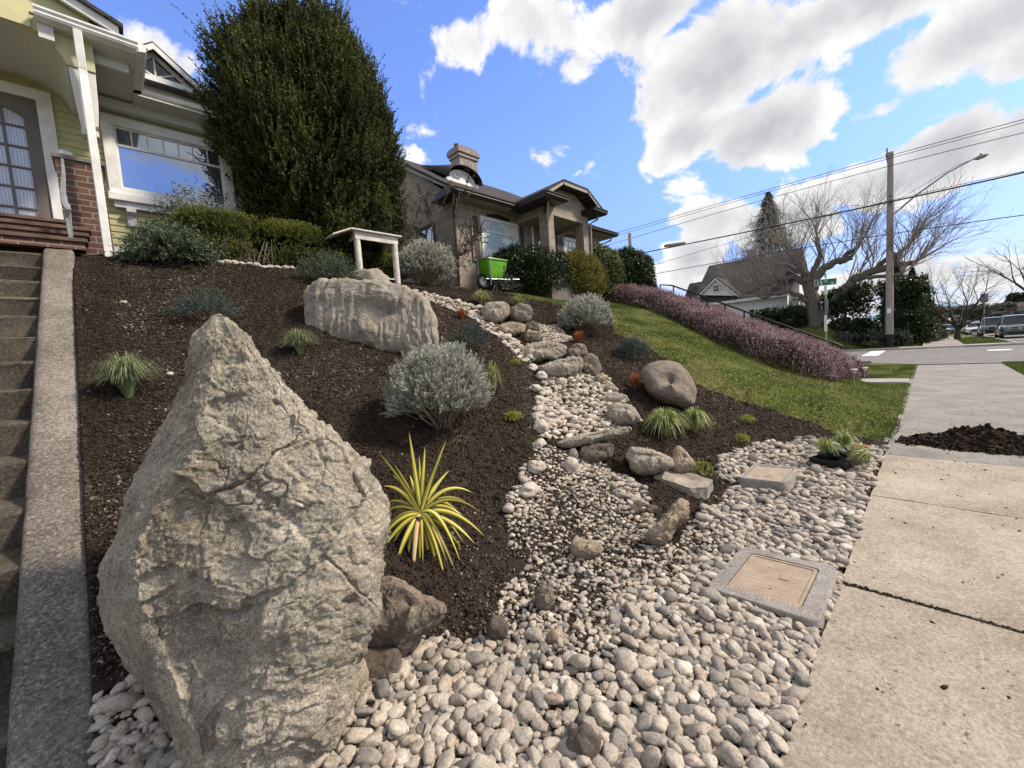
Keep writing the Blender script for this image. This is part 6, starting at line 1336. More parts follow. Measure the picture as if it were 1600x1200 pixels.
# front windows, shutters, door
o = window(None, 8.16, 9.52, 4.32, 5.46, Y0-.02, .10, glass_m='painted_sky_glass', transom=5.16, nv=6, dz=.04); reparent(o, h2)
o = window(None, 12.05, 13.15, 4.45, 5.42, Y0-.02, .10, glass_m='painted_sky_glass', transom=5.08, nv=5, dz=.04); reparent(o, h2)
def shutter(x0, x1, z0, z1):
    f = MB(); f.box(x0, x1, Y0-.05, Y0-.006, z0, z1); o = h2p(f, 'shutter', 'taupe_trim'); s_ = MB(); w_ = .045; zm = (z0+z1)/2; n = 7
    for (a, b) in ((z0+w_, zm-.02), (zm+.02, z1-w_)):
        top = [(x1-w_, a), (x1-w_, b-.03 if b > zm+.1 and a > zm else b)]+([(x0+w_+(x1-x0-2*w_)*(1-k/n), b-.03+.05*math.sin(math.pi*k/n)) for k in range(1, n)] if a > zm else [])+[(x0+w_, b-.03 if a > zm else b), (x0+w_, a)]
        s_.prism(top, 'y', Y0-.056, Y0-.051)
    h2p(s_, 'panel', 'shutter_paint', o)
for (a, b, c, d) in [(7.72, 8.02, 4.22, 5.55), (9.66, 9.92, 4.22, 5.55), (11.62, 11.92, 4.30, 5.5), (13.62, 13.88, 4.30, 5.5)]: shutter(a, b, c, d)
for (xc, zc) in [(8.84, 5.60), (12.6, 5.56)]:          # carved scroll over each window
    q = MB()
    for k in range(-5, 6): q.prism([(xc+k*.085+.055*math.cos(a), zc+.045*(1-abs(k)/7)+(.05+.045*(1-abs(k)/6))*math.sin(a)) for a in np.linspace(0, 2*math.pi, 9)[:-1]], 'y', Y0-.035-.002*(k % 3), Y0-.006)
    h2p(q, 'scrollwork', 'dark_trim')
q = MB(); q.box(10.28, 10.38, Y0-.04, Y0-.004, 3.7, 5.62).box(11.28, 11.38, Y0-.04, Y0-.004, 3.7, 5.62).box(10.28, 11.38, Y0-.045, Y0-.004, 5.62, 5.74); h2p(q, 'door_casing', 'white_paint')
q = MB(); q.box(10.38, 11.28, Y0-.03, Y0-.008, 3.7, 5.62)
for (a, b, c, d) in [(10.48, 10.78, 4.62, 4.86), (10.88, 11.18, 4.62, 4.86), (10.48, 10.78, 4.2, 4.54), (10.88, 11.18, 4.2, 4.54)]: q.box(a, b, Y0-.042, Y0-.031, c, d)
o = h2p(q, 'front_door', 'mauve_paint'); q = MB(); q.prism([(10.83+.24*math.cos(a), 5.12+.26*math.sin(a)) for a in np.linspace(0, 2*math.pi, 21)[:-1]], 'y', Y0-.036, Y0-.0315); h2p(q, 'pane', 'glass', o)
q = MB(); 
for k in range(4): a = math.pi*k/4+.3; q.tube([(10.83-.24*math.cos(a), Y0-.04, 5.12-.26*math.sin(a)), (10.83+.24*math.cos(a), Y0-.04, 5.12+.26*math.sin(a))], .010, 5)
h2p(q, 'glazing_bars', 'mauve_paint', o)
q = MB(); q.box(10.08, 10.15, Y0-.05, Y0-.003, 4.75, 4.92); h2p(q, 'letter_box', 'shutter_paint')
# porch
PX0, PX1, PY = 9.59, 11.69, 7.9; q = MB(); q.box(PX0, PX0+.30, PY, PY+.32, 3.2, 5.54); h2p(q, 'column', 'taupe_shingle'); q = MB(); q.box(PX1-.30, PX1, PY, PY+.32, 3.2, 5.54); h2p(q, 'column', 'taupe_shingle')
q = MB(); q.add([(PX0, PY, 5.54), (PX1, PY, 5.54), (PX1, PY, 6.0), (11.05, PY, 6.36), (10.2, PY, 6.36), (PX0, PY, 6.0)]+[(PX0, PY+.14, 5.54), (PX1, PY+.14, 5.54), (PX1, PY+.14, 6.0), (11.05, PY+.14, 6.36), (10.2, PY+.14, 6.36), (PX0, PY+.14, 6.0)], [(0,1,2,3,4,5),(6,7,8,9,10,11),(0,6,7,1)])
q.box(PX0, PX0+.14, PY+.142, Y0, 5.54, 5.98); q.box(PX1-.14, PX1, PY+.142, Y0, 5.54, 5.98); h2p(q, 'porch_gable', 'taupe_shingle')
q = MB(); q.box(PX0+.141, PX1-.141, PY+.142, Y0-.002, 5.62, 5.64); h2p(q, 'porch_ceiling', 'taupe_trim'); q = MB(); q.box(PX0-.1, PX1+.1, PY-.1, Y0, 3.0, 3.68); h2p(q, 'porch_floor', 'taupe_paint')
RP = [(9.12, 5.93), (9.95, 6.40), (11.15, 6.40), (12.0, 5.93)]; q = MB(); yb0, yf = 10.3, 7.48
for (a, b) in zip(RP[:-1], RP[1:]): q.add([(a[0], yf, a[1]), (b[0], yf, b[1]), (b[0], yb0, b[1]), (a[0], yb0, a[1]), (a[0], yf, a[1]+.06), (b[0], yf, b[1]+.06), (b[0], yb0, b[1]+.06), (a[0], yb0, a[1]+.06)], [(0,1,2,3),(4,5,6,7),(0,1,5,4),(1,2,6,5),(3,0,4,7)])
h2p(q, 'porch_roof', 'roof_shingle'); q = MB()
for (a, b) in zip(RP[:-1], RP[1:]): q.add([(a[0]+.05, yf+.01, a[1]-.09), (b[0]-.02, yf+.01, b[1]-.09), (b[0], yf+.01, b[1]-.003), (a[0], yf+.01, a[1]-.003), (a[0]+.05, yf+.05, a[1]-.09), (b[0]-.02, yf+.05, b[1]-.09), (b[0], yf+.05, b[1]-.003), (a[0], yf+.05, a[1]-.003)], [(0,1,2,3),(4,5,6,7),(0,4,5,1),(1,2,6,5)])
h2p(q, 'porch_rake', 'taupe_trim')
for (xa, xb) in [(9.02, 9.98), (11.30, 12.06)]: q = MB(); q.prism([(yf-a+.02, 5.78+b) for a, b in gutter_prof(1.1)], 'x', xa, xb); q.box(xa+.02, xb-.02, yf+.021, 8.9, 5.785, 5.925); h2p(q, 'porch_eave', 'dark_trim')
def down(pts, m_='taupe_trim', r=.034): q = MB(); q.tube(pts, r, 8); h2p(q, 'downspout', m_, smooth=True)
down([(9.45, 7.72, 5.82), (9.46, 7.72, 5.70), (9.50, 7.80, 5.60), (9.56, 7.86, 5.50), (9.57, 7.86, 3.6)]); down([(6.9, 8.75, 5.82), (6.95, 8.80, 5.66), (7.08, 9.10, 5.5), (7.10, 9.14, 3.4)], 'shutter_paint'); down([(14.6, 8.8, 5.82), (14.6, 8.85, 5.68), (14.36, 9.15, 5.55), (14.34, 9.16, 3.6)]); down([(11.85, 7.62, 5.8), (11.85, 7.64, 5.68), (11.74, 7.85, 5.58), (11.73, 7.87, 3.6)])
# the gable end: tall window upstairs, small window, side door hood
o = window(None, 12.42, 13.3, 6.75, 7.95, X0-.02, .10, glass_m='glass', facing='x', transom=7.35, nv=2); reparent(o, h2)
o = window(None, 10.22, 11.0, 4.35, 5.42, X0-.02, .08, 'shutter_paint', glass_m='glass', facing='x', nv=2); reparent(o, h2)
q = MB(); q.add([(6.2, 12.0, 5.72), (7.149, 12.0, 6.05), (7.149, 13.4, 6.05), (6.2, 13.4, 5.72), (6.2, 12.0, 5.60), (7.149, 12.0, 5.60), (7.149, 13.4, 5.60), (6.2, 13.4, 5.60)], [(0,1,2,3),(4,5,6,7),(0,1,5,4),(1,2,6,5),(2,3,7,6),(3,0,4,7)]); h2p(q, 'side_hood', 'dark_trim')
# ------------------------------------------------------------------ white garden table on the crest
P = [aty(566, 428, 7.6)]; gt = empty('garden_table', (aty(563, 432, 7.7)[0], 7.7, aty(563, 432, 7.7)[2]-.06), 'weathered white wooden garden table standing on the crest behind the slab boulder', 'table')
G0 = np.array(gt.location)
def gp(mb, name, m_='white_wood', bevel=.006, smooth=False): 
    o = mb.build(name, MATS[m_], None, smooth, bevel); o.parent = gt; o.data.transform(Matrix.Translation(tuple(-Vector(gt.location)))); return o
LG = {'a': ((563, 430), (558, 372)), 'b': ((520, 418), (517, 388)), 'c': ((618, 440), (617, 392)), 'd': ((586, 424), (581, 402))}
yA, yB = 7.7, 8.6; a_b = aty(*LG['a'][0], yA); zt_ = aty(558, 375, yA)[2]; w0 = aty(497, 378, yA+.0); e1 = aty(556, 362, yA); c1 = aty(619, 386, yA)
xa = a_b[0]; xc = aty(619, 415, yA)[0]; zT = e1[2]
for (x_, y_) in [(xa, yA), (xc, yA), (xa, yB), (xc, yB)]:
    q = MB(); q.tube([(x_, y_, G0[2]-.15), (x_, y_, zT-.05)], [.062, .060], 14); gp(q, 'leg', bevel=0, smooth=True)
q = MB(); q.box(xa-.06, xc+.06, yA-.06, yA-.035, zT-.15, zT); q.box(xa-.06, xc+.06, yB+.035, yB+.06, zT-.15, zT); q.box(xa-.06, xa-.035, yA-.034, yB+.034, zT-.15, zT); q.box(xc+.035, xc+.06, yA-.034, yB+.034, zT-.15, zT); gp(q, 'apron')
q = MB(); nb_ = 6
for k in range(nb_): w_ = (yB-yA+.24)/nb_; q.box(xa-.14, xc+.12, yA-.12+k*w_, yA-.12+(k+1)*w_-.012, zT+.001, zT+.03)
gp(q, 'tabletop', bevel=.003)
q = MB(); q.add([(xa-.14, yA-.12, zT), (xa-.14, yB+.12, zT), (xa-.50, yB+.12, zT-.16), (xa-.50, yA-.12, zT-.16)]+[(xa-.14, yA-.12, zT+.03), (xa-.14, yB+.12, zT+.03), (xa-.50, yB+.12, zT-.13), (xa-.50, yA-.12, zT-.13)], [(0,1,2,3),(4,5,6,7),(0,1,5,4),(1,2,6,5),(2,3,7,6),(3,0,4,7)]); gp(q, 'drop_leaf')
q = MB(); q.box(xa-.02, xc+.02, yA-.02, yB+.02, G0[2]+.04, G0[2]+.07); gp(q, 'shelf')
# ------------------------------------------------------------------ green wheelbarrow
m, t = mat('green_plastic'); setp(t, t.ramp(t.noise(t.obj, 5, 5), [(.35, (.10, .32, .012)), (.65, (.145, .42, .02))]), .38, t.noise(t.obj, 60, 2), .1, .002, spec=.5)
plain('steel_tube', (.30, .31, .32), .4, .15, 10, metal=.7)
plain('rubber', (.018, .018, .019), .8, .2, 20)
WY = 8.15; wb0 = aty(770, 449, WY); wb = empty('wheelbarrow', tuple(wb0), 'bright green wheelbarrow with grey steel legs parked on the crest', 'wheelbarrow')
def S2(px, py, dy=0.): return aty(px, py, WY+dy)-wb0
zt0, zb0 = S2(770, 409)[2], S2(770, 437)[2]; hx, hy = .38, .27; bx_, by_ = .24, .15; xo = 0.
def ringpts(z, x0, x1, y0, y1, r_=.06, n=5): return [(x, y, z) for x, y in rrect((x0+x1)/2, (y0+y1)/2, x1-x0, y1-y0, r_, n)]
tl_, tr_, bl_, br_ = (-hx, 0), (hx, 0), (-bx_, 0), (bx_, 0)
q = MB(); L = [ringpts(zb0, -bx_, bx_, -by_, by_), ringpts(zb0*.45+zt0*.55, -hx*.88, hx*.90, -hy*.88, hy*.88), ringpts(zt0, -hx, hx, -hy, hy, .09), ringpts(zt0+.012, -hx-.025, hx+.025, -hy-.025, hy+.025, .10), ringpts(zt0-.005, -hx-.03, hx+.03, -hy-.03, hy+.03, .10)]
L2 = [ringpts(zt0-.004, -hx+.012, hx-.012, -hy+.012, hy-.012, .08), ringpts(zb0+.012, -bx_+.012, bx_-.012, -by_+.012, by_-.012)]
for ring in L+[]: pass
def loft(mb, rings_, capa=False, capb=False):
    n = len(rings_[0]); b = len(mb.v); V = [p for r_ in rings_ for p in r_]; F = [(k*n+i, k*n+(i+1) % n, (k+1)*n+(i+1) % n, (k+1)*n+i) for k in range(len(rings_)-1) for i in range(n)]
    if capa: F.append(tuple(range(n))[::-1])
    if capb: F.append(tuple(range((len(rings_)-1)*n, len(rings_)*n)))
    mb.add(V, F)
loft(q, L, capa=True); loft(q, [L[-2]]+L2, capb=True); q.build('tray', MATS['green_plastic'], wb, True)
q = MB(); zh = S2(795, 438)[2]
for dy in (-.20, .20):
    q.tube([(-.30, dy*.5, zb0-.02), (bx_, dy, zb0-.015), (.78, dy*1.2, zb0+.02)], .017, 8)
q.build('handles', MATS['steel_tube'], wb, True)
for dy in (-.20, .20):
    q = MB(); q.tube([(.26, dy, zb0-.01), (.32, dy, .1), (.36, dy, -.06)], .014, 8); q.tube([(.30, dy, zb0-.02), (.16, dy, -.06), (.36, dy, -.06)], .012, 8); q.build('leg', MATS['steel_tube'], wb, True)
q = MB()
for (x_, y_) in ((-.41, .06), (-.32, -.30)): q.tube([(x_, y_, zt0-.02), (x_+.02, y_+.01, zb0-.02), (x_+.03, y_+.04, 0.0)], .018, 8)
q.build('front_struts', MATS['steel_tube'], wb, True)
q = MB(); n_ = 26; wc = (-.34, 0, .14)
V = []; 
for i in range(n_):
    a = 2*math.pi*i/n_
    for j in range(8): b_ = 2*math.pi*j/8; rr_ = .15+.045*math.cos(b_); V.append((wc[0]+rr_*math.cos(a), wc[1]+.045*math.sin(b_), wc[2]+rr_*math.sin(a)))
q.add(V, [(i*8+j, i*8+(j+1) % 8, ((i+1) % n_)*8+(j+1) % 8, ((i+1) % n_)*8+j) for i in range(n_) for j in range(8)]); wh = q.build('wheel', MATS['rubber'], wb, True); q = MB(); q.tube([(wc[0], -.03, wc[2]), (wc[0], .03, wc[2])], .11, 16); q.build('rim', MATS['steel_tube'], wh, True)
q = MB(); zs_ = zb0*.42+zt0*.58; q.add([(.20, -.252, zs_+.06), (.27, -.252, zs_+.06), (.27, -.236, zs_-.03), (.20, -.236, zs_-.03)], [(0,1,2,3)]); q.build('sticker', MATS['shutter_paint'], wb)
# ------------------------------------------------------------------ the neighbour's black handrail
plain('black_iron', (.012, .012, .013), .45, .2, 20)
e = empty('handrail', (15.0, 1.9, float(ter(15., 1.9))), 'thin black iron handrail climbing through the pink heather', 'handrail'); O = Vector(e.location)
q = MB(); T0, T1 = atx(1306, 537, 15.), atx(1050, 446, 15.); zr = lambda y: T0[2]+(T1[2]-T0[2])*(y-T0[1])/(T1[1]-T0[1])
q.tube([Vector(p)-O for p in [(15, T0[1]-.12, zr(T0[1])-.20), (15, T0[1]-.14, zr(T0[1])-.08), (15, T0[1], zr(T0[1])), (15, T1[1], T1[2]), (15, T1[1]+.45, T1[2]+.10), (15, T1[1]+.45, T1[2]-.5)]], .030, 8); q.build('rail', MATS['black_iron'], e, True)
for k in range(9):
    y_ = T0[1]+.05+k*(T1[1]-T0[1]-.1)/8; q = MB(); q.tube([Vector((15, y_, zr(y_)))-O, Vector((15, y_, zr(y_)-.80))-O], .024, 6); q.build('post', MATS['black_iron'], e, True)
plain('lamp_grey', (.25, .25, .24), .5, .2, 20)
for (px, py, lb) in [(1334, 601, 'small path light nearer the heather beside the garden path'), (1351, 593, 'small path light in the grass behind the garden path')]:
    P0 = hit(px, py); e = empty('path_light', P0, lb, 'path light'); q = MB(); q.tube([(0, 0, -.05), (0, 0, .26)], .014, 8); q.build('stake', MATS['lamp_grey'], e, True); q = MB(); q.tube([(0, 0, .26), (0, 0, .30), (0, 0, .34), (0, 0, .355)], [.035, .05, .075, .06], 12); q.build('lamp_head', MATS['white_wood'], e, True)
# ------------------------------------------------------------------ street name sign on a post
P0 = atx(1291, 540, 22.2); P0[2] = float(ter(P0[0], P0[1])); zt = atx(1292, 436, 22.2)[2]
e = empty('street_sign', P0, 'green street name sign above a silver post with a stop sign seen from its edge', 'street sign')
q = MB(); q.box(-.03, .03, -.03, .03, -.1, zt-P0[2]-.55); q.build('post', MATS['galvanised'], e)
m, t = mat('sign_green'); setp(t, (.004, .16, .075), .4, spec=.4)
m, t = mat('sign_white'); setp(t, (.75, .77, .76), .4)
m, t = mat('sign_red'); setp(t, (.35, .02, .02), .4)
pl = empty('name_plate_mount'); 
bpy.data.objects.remove(pl)
zc = zt-P0[2]-.13; lA, lB = atx(1280, 442, 22.2), atx(1307, 438, 22.2); wv = .80
q = MB(); q.box(-.012, .012, -.40, .40, -.135, .135); plate = q.build('name_plate', MATS['sign_green'], e, bevel=.006); plate.location = (-.03, 0, zc); plate.rotation_euler.z = rad(28)
q = MB(); 
for (a, b, c, d) in [(-.40, .40, -.135, -.120), (-.40, .40, .120, .135), (-.40, -.385, -.12, .12), (.385, .40, -.12, .12)]: q.box(-.0155, -.0125, a, b, c, d)
q.build('border', MATS['sign_white'], plate)
def letters(txt, size, name, m_, parent, loc, rot):
    cu = bpy.data.curves.new(name, 'FONT'); cu.body = txt; cu.size = size; cu.extrude = .0015; cu.offset = size*.018; tmp = bpy.data.objects.new('tmp', cu); C.objects.link(tmp); bpy.context.view_layer.update()
    me = bpy.data.meshes.new_from_object(tmp.evaluated_get(bpy.context.evaluated_depsgraph_get())); bpy.data.objects.remove(tmp)
    me.name = name; me.materials.clear(); o = link(name, me, MATS[m_], parent); o.location = loc; o.rotation_euler = rot; return o
RT = (rad(90), 0, rad(-90))      # letters face -X
letters('15', .235, 'lettering', 'sign_white', plate, (-.0145, .34, -.085), RT); letters('TH', .10, 'lettering', 'sign_white', plate, (-.0145, .055, .0), RT); letters('SE', .11, 'lettering', 'sign_white', plate, (-.0145, -.20, -.085), RT)
q = MB(); q.box(-.38, .38, -.010, .010, -.11, .11); pp = q.build('name_plate', MATS['sign_green'], e, bevel=.005); pp.location = (0, 0, zc+.29); pp.rotation_euler.z = rad(4)
q = MB(); q.box(-.045, .045, -.05, .05, zc-.52, zc-.14); q.build('bracket', MATS['sign_white'], e, bevel=.01)
oct_ = [(.38*math.cos(rad(22.5+45*k)), .38*math.sin(rad(22.5+45*k))) for k in range(8)]
st = empty('tmp2'); bpy.data.objects.remove(st)
q = MB(); q.prism(oct_, 'y', -.006, .006); so_ = q.build('stop_sign', MATS['galvanised'], e); so_.location = (0, -.045, zc-1.05); so_.rotation_euler.z = rad(13)
q = MB(); q.prism([(a*.97, b*.97) for a, b in oct_], 'y', -.009, -.0065); q.build('face', MATS['sign_red'], so_)
letters('STOP', .24, 'lettering', 'sign_white', so_, (-.31, -.0095, -.085), (rad(90), 0, 0))
q = MB(); q.box(-.10, -.07, -.05, .05, zc-2.1, zc-1.4); q.build('small_plate', MATS['sign_white'], e)
# ------------------------------------------------------------------ utility poles, wires and the lamp arm
m, t = mat('pole_wood'); mp = t.new('ShaderNodeMapping', i_0=t.obj); mp.inputs['Scale'].default_value = (9, 9, .7); n_ = t.noise(mp.outputs[0], 3, 6, .7); n2_ = t.noise(t.obj, 2.2, 3)
c = t.ramp(n_, [(.3, (.19, .16, .145)), (.55, (.34, .29, .265)), (.75, (.45, .40, .37))]); c = t.mix(t.smooth(n2_, .60, .66, 0, .7), c, (.05, .04, .035)); setp(t, c, .9, n_, .8, .02)
PX = 40.; A0, A1 = atx(1389.5, 541, PX), atx(1391.5, 238, PX); A0[2] = float(ter(PX, A0[1]))
e = empty('utility_pole', A0, 'tall weathered wooden utility pole carrying wires across the street corner', 'utility pole'); O = Vector(A0)
q = MB(); q.tube([Vector((PX, A0[1], A0[2]-.3))-O, Vector((PX, (A0[1]+A1[1])/2, 7))-O, Vector((PX, A1[1], A1[2]))-O], [.235, .20, .165], 18); q.build('pole', MATS['pole_wood'], e, True)
q = MB(); q.tube([Vector((PX-.0, A0[1], A0[2]-.28))-O, Vector((PX, A0[1], A0[2]+.95))-O], .245, 18); q.build('tar_band', MATS['black_iron'], e, True)
q = MB(); q.box(-.3, -.24, -.1, .1, 4.9*.5, 4.9*.5+.35); q.build('notice', MATS['sign_white'], e)
q = MB(); a_ = atx(1386, 240, PX); b_ = atx(1389, 262, PX); q.tube([Vector(a_)-O, Vector(b_)-O], [.10, .05], 8); q.tube([Vector(a_)-O, Vector(a_)-O+Vector((0, 0, .35))], .05, 8); q.build('insulator', MATS['lamp_grey'], e, True)
pts = [atx(x_, y_, PX) for x_, y_ in [(1393, 336), (1402, 330), (1430, 306), (1480, 270), (1508, 255), (1524, 247)]]
q = MB(); q.tube([Vector(p)-O for p in pts], [.06, .06, .055, .05, .045, .04], 8); q.tube([Vector(atx(1393, 318, PX))-O, Vector(atx(1492, 260, PX))-O, Vector(atx(1514, 251, PX))-O], .016, 6); arm = q.build('lamp_arm', MATS['galvanised'], e, True)
h0, h1_ = atx(1522, 249, PX), atx(1545, 241, PX); hd = Vector(h1_)-Vector(h0); q = MB(); q.tube([Vector(h0)-O, Vector(h0)+hd*.25-O, Vector(h0)+hd*.7-O, Vector(h1_)-O], [.05, .13, .12, .03], 10); q.tube([Vector(h0)+hd*.45-O, Vector(h0)+hd*.45-O+Vector((0, 0, .22))], .05, 8); q.build('lamp_head', MATS['lamp_grey'], arm, True)
P2t, P2b = atx(986, 364, 35.), atx(986, 412, 35.); P2b[2] = float(ter(35.9, P2b[1]))-.2
e = empty('utility_pole', (P2b[0], P2b[1], P2b[2]), 'distant utility pole rising behind the dark rounded bush', 'utility pole'); q = MB(); q.tube([(0, 0, -.2), (0, 0, P2t[2]-P2b[2])], [.2, .15], 12); q.build('pole', MATS['pole_wood'], e, True)
plain('wire', (.03, .03, .032), .6, .1, 5)
def wire(pxs, r, label, X_=39.2, name='power_line'):
    P = [atx(x_, y_, X_) for x_, y_ in pxs]; q = MB(); pts = []
    xs_ = np.array([p[0] for p in pxs]); ys_ = np.array([p[1] for p in pxs]); co = np.polyfit(xs_, ys_, min(2, len(pxs)-1)); xx = np.linspace(xs_.min(), xs_.max(), 36)
    for x_ in xx: pts.append(atx(x_, np.polyval(co, x_), X_))
    q.tube(pts, r, 6); o = q.build(name, MATS['wire'], None, True); tag(o, label, 'wire'); return o
wire([(940, 369), (1190, 305), (1391, 238), (1600, 187), (1900, 108)], .020, 'topmost thin power line running to the pole top'); wire([(940, 373), (1190, 309), (1391, 243), (1600, 191), (1900, 116)], .018, 'thin power line just beneath the topmost one', 39.5)
wire([(940, 385), (1190, 318), (1391, 253), (1600, 210), (1900, 140)], .020, 'third thin power line a little below the pole top'); wire([(920, 411), (1055, 386), (1190, 358), (1391, 314), (1600, 270), (1900, 200)], .048, 'thick black telephone cable crossing the pole', 39.7, 'telephone_cable')
wire([(1000, 418), (1190, 373), (1391, 308), (1520, 283), (1700, 250)], .015, 'thin slack line just over the thick black cable', 39.4); wire([(1010, 432), (1190, 395), (1391, 368), (1484, 351), (1600, 337), (1900, 300)], .026, 'lowest power line crossing in front of the bare tree', 39.6); 
q = MB(); a_, b_ = atx(1038, 384.5, 39.65), atx(1071, 380, 39.65); q.tube([a_, a_+(b_-a_)*.04, a_+(b_-a_)*.96, b_], [.10, .15, .15, .10], 12); o = q.build('splice_case', MATS['lamp_grey'], None, True); tag(o, 'grey cylindrical case hanging on the thick black cable', 'splice case')
# ------------------------------------------------------------------ white house across the side street
WX = 44.; hw_ = empty('house', (WX, 9, 1.8), 'white clapboard house with big dark brown roof behind the bare tree', 'house')
def wp(mb, name, m_, parent=None, bevel=0, label=None):
    o = mb.build(name, MATS[m_], None, False, bevel); o.parent = parent or hw_; o.data.transform(Matrix.Translation(tuple(-Vector(hw_.location)))); 
    if label: o['label'] = label
    return o
ER, EL = atx(1232, 457, WX), atx(1098, 462, WX); ze = ER[2]; yR, yL = ER[1], EL[1]; RD = 5.2
K1, K2 = atx(1108, 416, WX+RD), atx(1182, 400, WX+RD); zrd = (K1[2]+K2[2])/2; print('white house', ER, EL, K1, K2)
q = MB(); q.prism([(WX, 1.), (WX+2*RD, 1.), (WX+2*RD, ze), (WX+RD, zrd-.2), (WX, ze)], 'y', yR+.1, yR+.3); q.prism([(WX, 1.), (WX+2*RD, 1.), (WX+2*RD, ze), (WX+RD, zrd-.2), (WX, ze)], 'y', yL-.3, yL-.1); q.box(WX, WX+.15, yR+.3, yL-.3, 1., ze); wp(q, 'wall', 'white_clapboard')
q = MB(); q.prism([(WX-.5, ze-.12), (WX+RD, zrd), (WX+2*RD+.5, ze-.12), (WX+2*RD+.5, ze-.30), (WX+RD, zrd-.2), (WX-.5, ze-.30)], 'y', yR-.2, max(K1[1], yL+.2)); wp(q, 'roof', 'brown_roof')
q = MB(); q.box(WX-.56, WX-.505, yR-.2, yL+.2, ze-.32, ze-.08); wp(q, 'eave_board', 'white_paint')
# front gable facing the street corner
g0, gT, g1_ = atx(1096, 461, WX-.3), atx(1119, 436, WX-.3), atx(1151, 462, WX-.3); q = MB(); xg = WX-.31; q.add([(xg, g0[1], g0[2]), (xg, g1_[1], g1_[2]), (xg, gT[1], gT[2]), (xg+4, g0[1], g0[2]), (xg+4, g1_[1], g1_[2]), (xg+4, gT[1], gT[2])], [(0,1,2),(3,4,5),(0,3,5,2),(1,4,5,2),(0,1,4,3)]); wp(q, 'gable', 'white_clapboard')
q = MB()
for gg in (g0, g1_):
    s_ = 1 if gg is g0 else -1; q.add([(xg-.25, gT[1], gT[2]+.04), (xg-.25, gg[1]+s_*.3, gg[2]-.12), (xg+4.5, gg[1]+s_*.3, gg[2]-.12), (xg+4.5, gT[1], gT[2]+.04), (xg-.25, gT[1], gT[2]+.2), (xg-.25, gg[1]+s_*.3, gg[2]+.04), (xg+4.5, gg[1]+s_*.3, gg[2]+.04), (xg+4.5, gT[1], gT[2]+.2)], [(0,1,2,3),(4,5,6,7),(0,1,5,4),(1,2,6,5),(2,3,7,6)])
wp(q, 'gable_roof', 'brown_roof'); q = MB()
for gg in (g0, g1_):
    s_ = 1 if gg is g0 else -1; q.add([(xg-.27, gT[1], gT[2]-.10), (xg-.27, gg[1]+s_*.25, gg[2]-.22), (xg-.27, gg[1]+s_*.25, gg[2]-.05), (xg-.27, gT[1], gT[2]+.08)], [(0,1,2,3)])
wp(q, 'gable_trim', 'white_paint')
yw = (atx(1116, 452, WX)[1], atx(1126, 452, WX)[1]); zw = atx(1120, 456, WX)[2], atx(1120, 446, WX)[2]; o = window(None, min(yw), max(yw), min(zw), max(zw), WX-.35, .09, facing='x', transom=sum(zw)/2, nv=1, glass_m='dark_glass'); reparent(o, hw_)
# lower wall with shuttered window, wing, chimney, upper dormer and porch posts
y1_, y2_ = atx(1192, 478, WX)[1], atx(1182, 478, WX)[1]; o = window(None, min(y1_, y2_), max(y1_, y2_), 2.9, 3.95, WX-.02, .08, facing='x', transom=3.4, nv=3, glass_m='dark_glass'); reparent(o, hw_)
for (pa, pb_) in ((1171, 1178), (1196, 1203)):
    a_, b_ = atx(pa, 478, WX)[1], atx(pb_, 478, WX)[1]; q = MB(); q.box(WX-.06, WX-.003, min(a_, b_), max(a_, b_), 2.85, 4.05); wp(q, 'shutter', 'dark_leaf')
q = MB(); w0_, w1_ = atx(1066, 450, WX+2)[1], atx(1098, 445, WX+2)[1]; q.box(WX+2, WX+7, w1_-.2, w0_, 1., 4.9); wp(q, 'wing', 'white_clapboard'); q = MB(); zt2 = atx(1090, 440, WX+4)[2]; q.prism([(WX+1.6, 5.0), (WX+4.5, zt2), (WX+7.4, 5.0), (WX+7.4, 4.85), (WX+1.6, 4.85)], 'y', w1_-.3, w0_+.2); wp(q, 'wing_roof', 'brown_roof')
cy_ = atx(1176, 395, WX+RD+.6); q = MB(); q.box(WX+RD+.3, WX+RD+1.1, cy_[1]-.45, cy_[1]+.45, zrd-1, zrd+.9); wp(q, 'chimney', 'grey_brick')
q = MB(); d_ = atx(1250, 440, WX+1.5); q.box(WX+1.2, WX+4, yR-.6, yR+.9, 5.0, 6.3); wp(q, 'dormer', 'white_clapboard'); q = MB(); q.prism([(yR-.8, 6.3), (yR+1.1, 6.3), (yR+.15, 7.3)], 'x', WX+1., WX+4.5); wp(q, 'dormer_roof', 'brown_roof')
q = MB(); q.box(WX-.1, WX+5, yR-3.3, yR-.25, 4.45, 4.62); wp(q, 'porch_roof', 'taupe_trim')
for k, px in enumerate([1240, 1246, 1252, 1258, 1265, 1272]):
    P_ = atx(px, 480, WX); q = MB(); q.box(WX+.0, WX+.16, P_[1]-.10, P_[1]+.10, 1.9, 4.45); wp(q, 'porch_post', 'white_paint')
q = MB(); q.box(WX+.05, WX+.13, yR-3.2, yR-.3, 2.75, 2.85); wp(q, 'porch_rail', 'white_paint'); q = MB(); q.box(WX+1.5, WX+5, yR-3.3, yR-.26, 1., 2.05); wp(q, 'porch_floor', 'far_concrete')
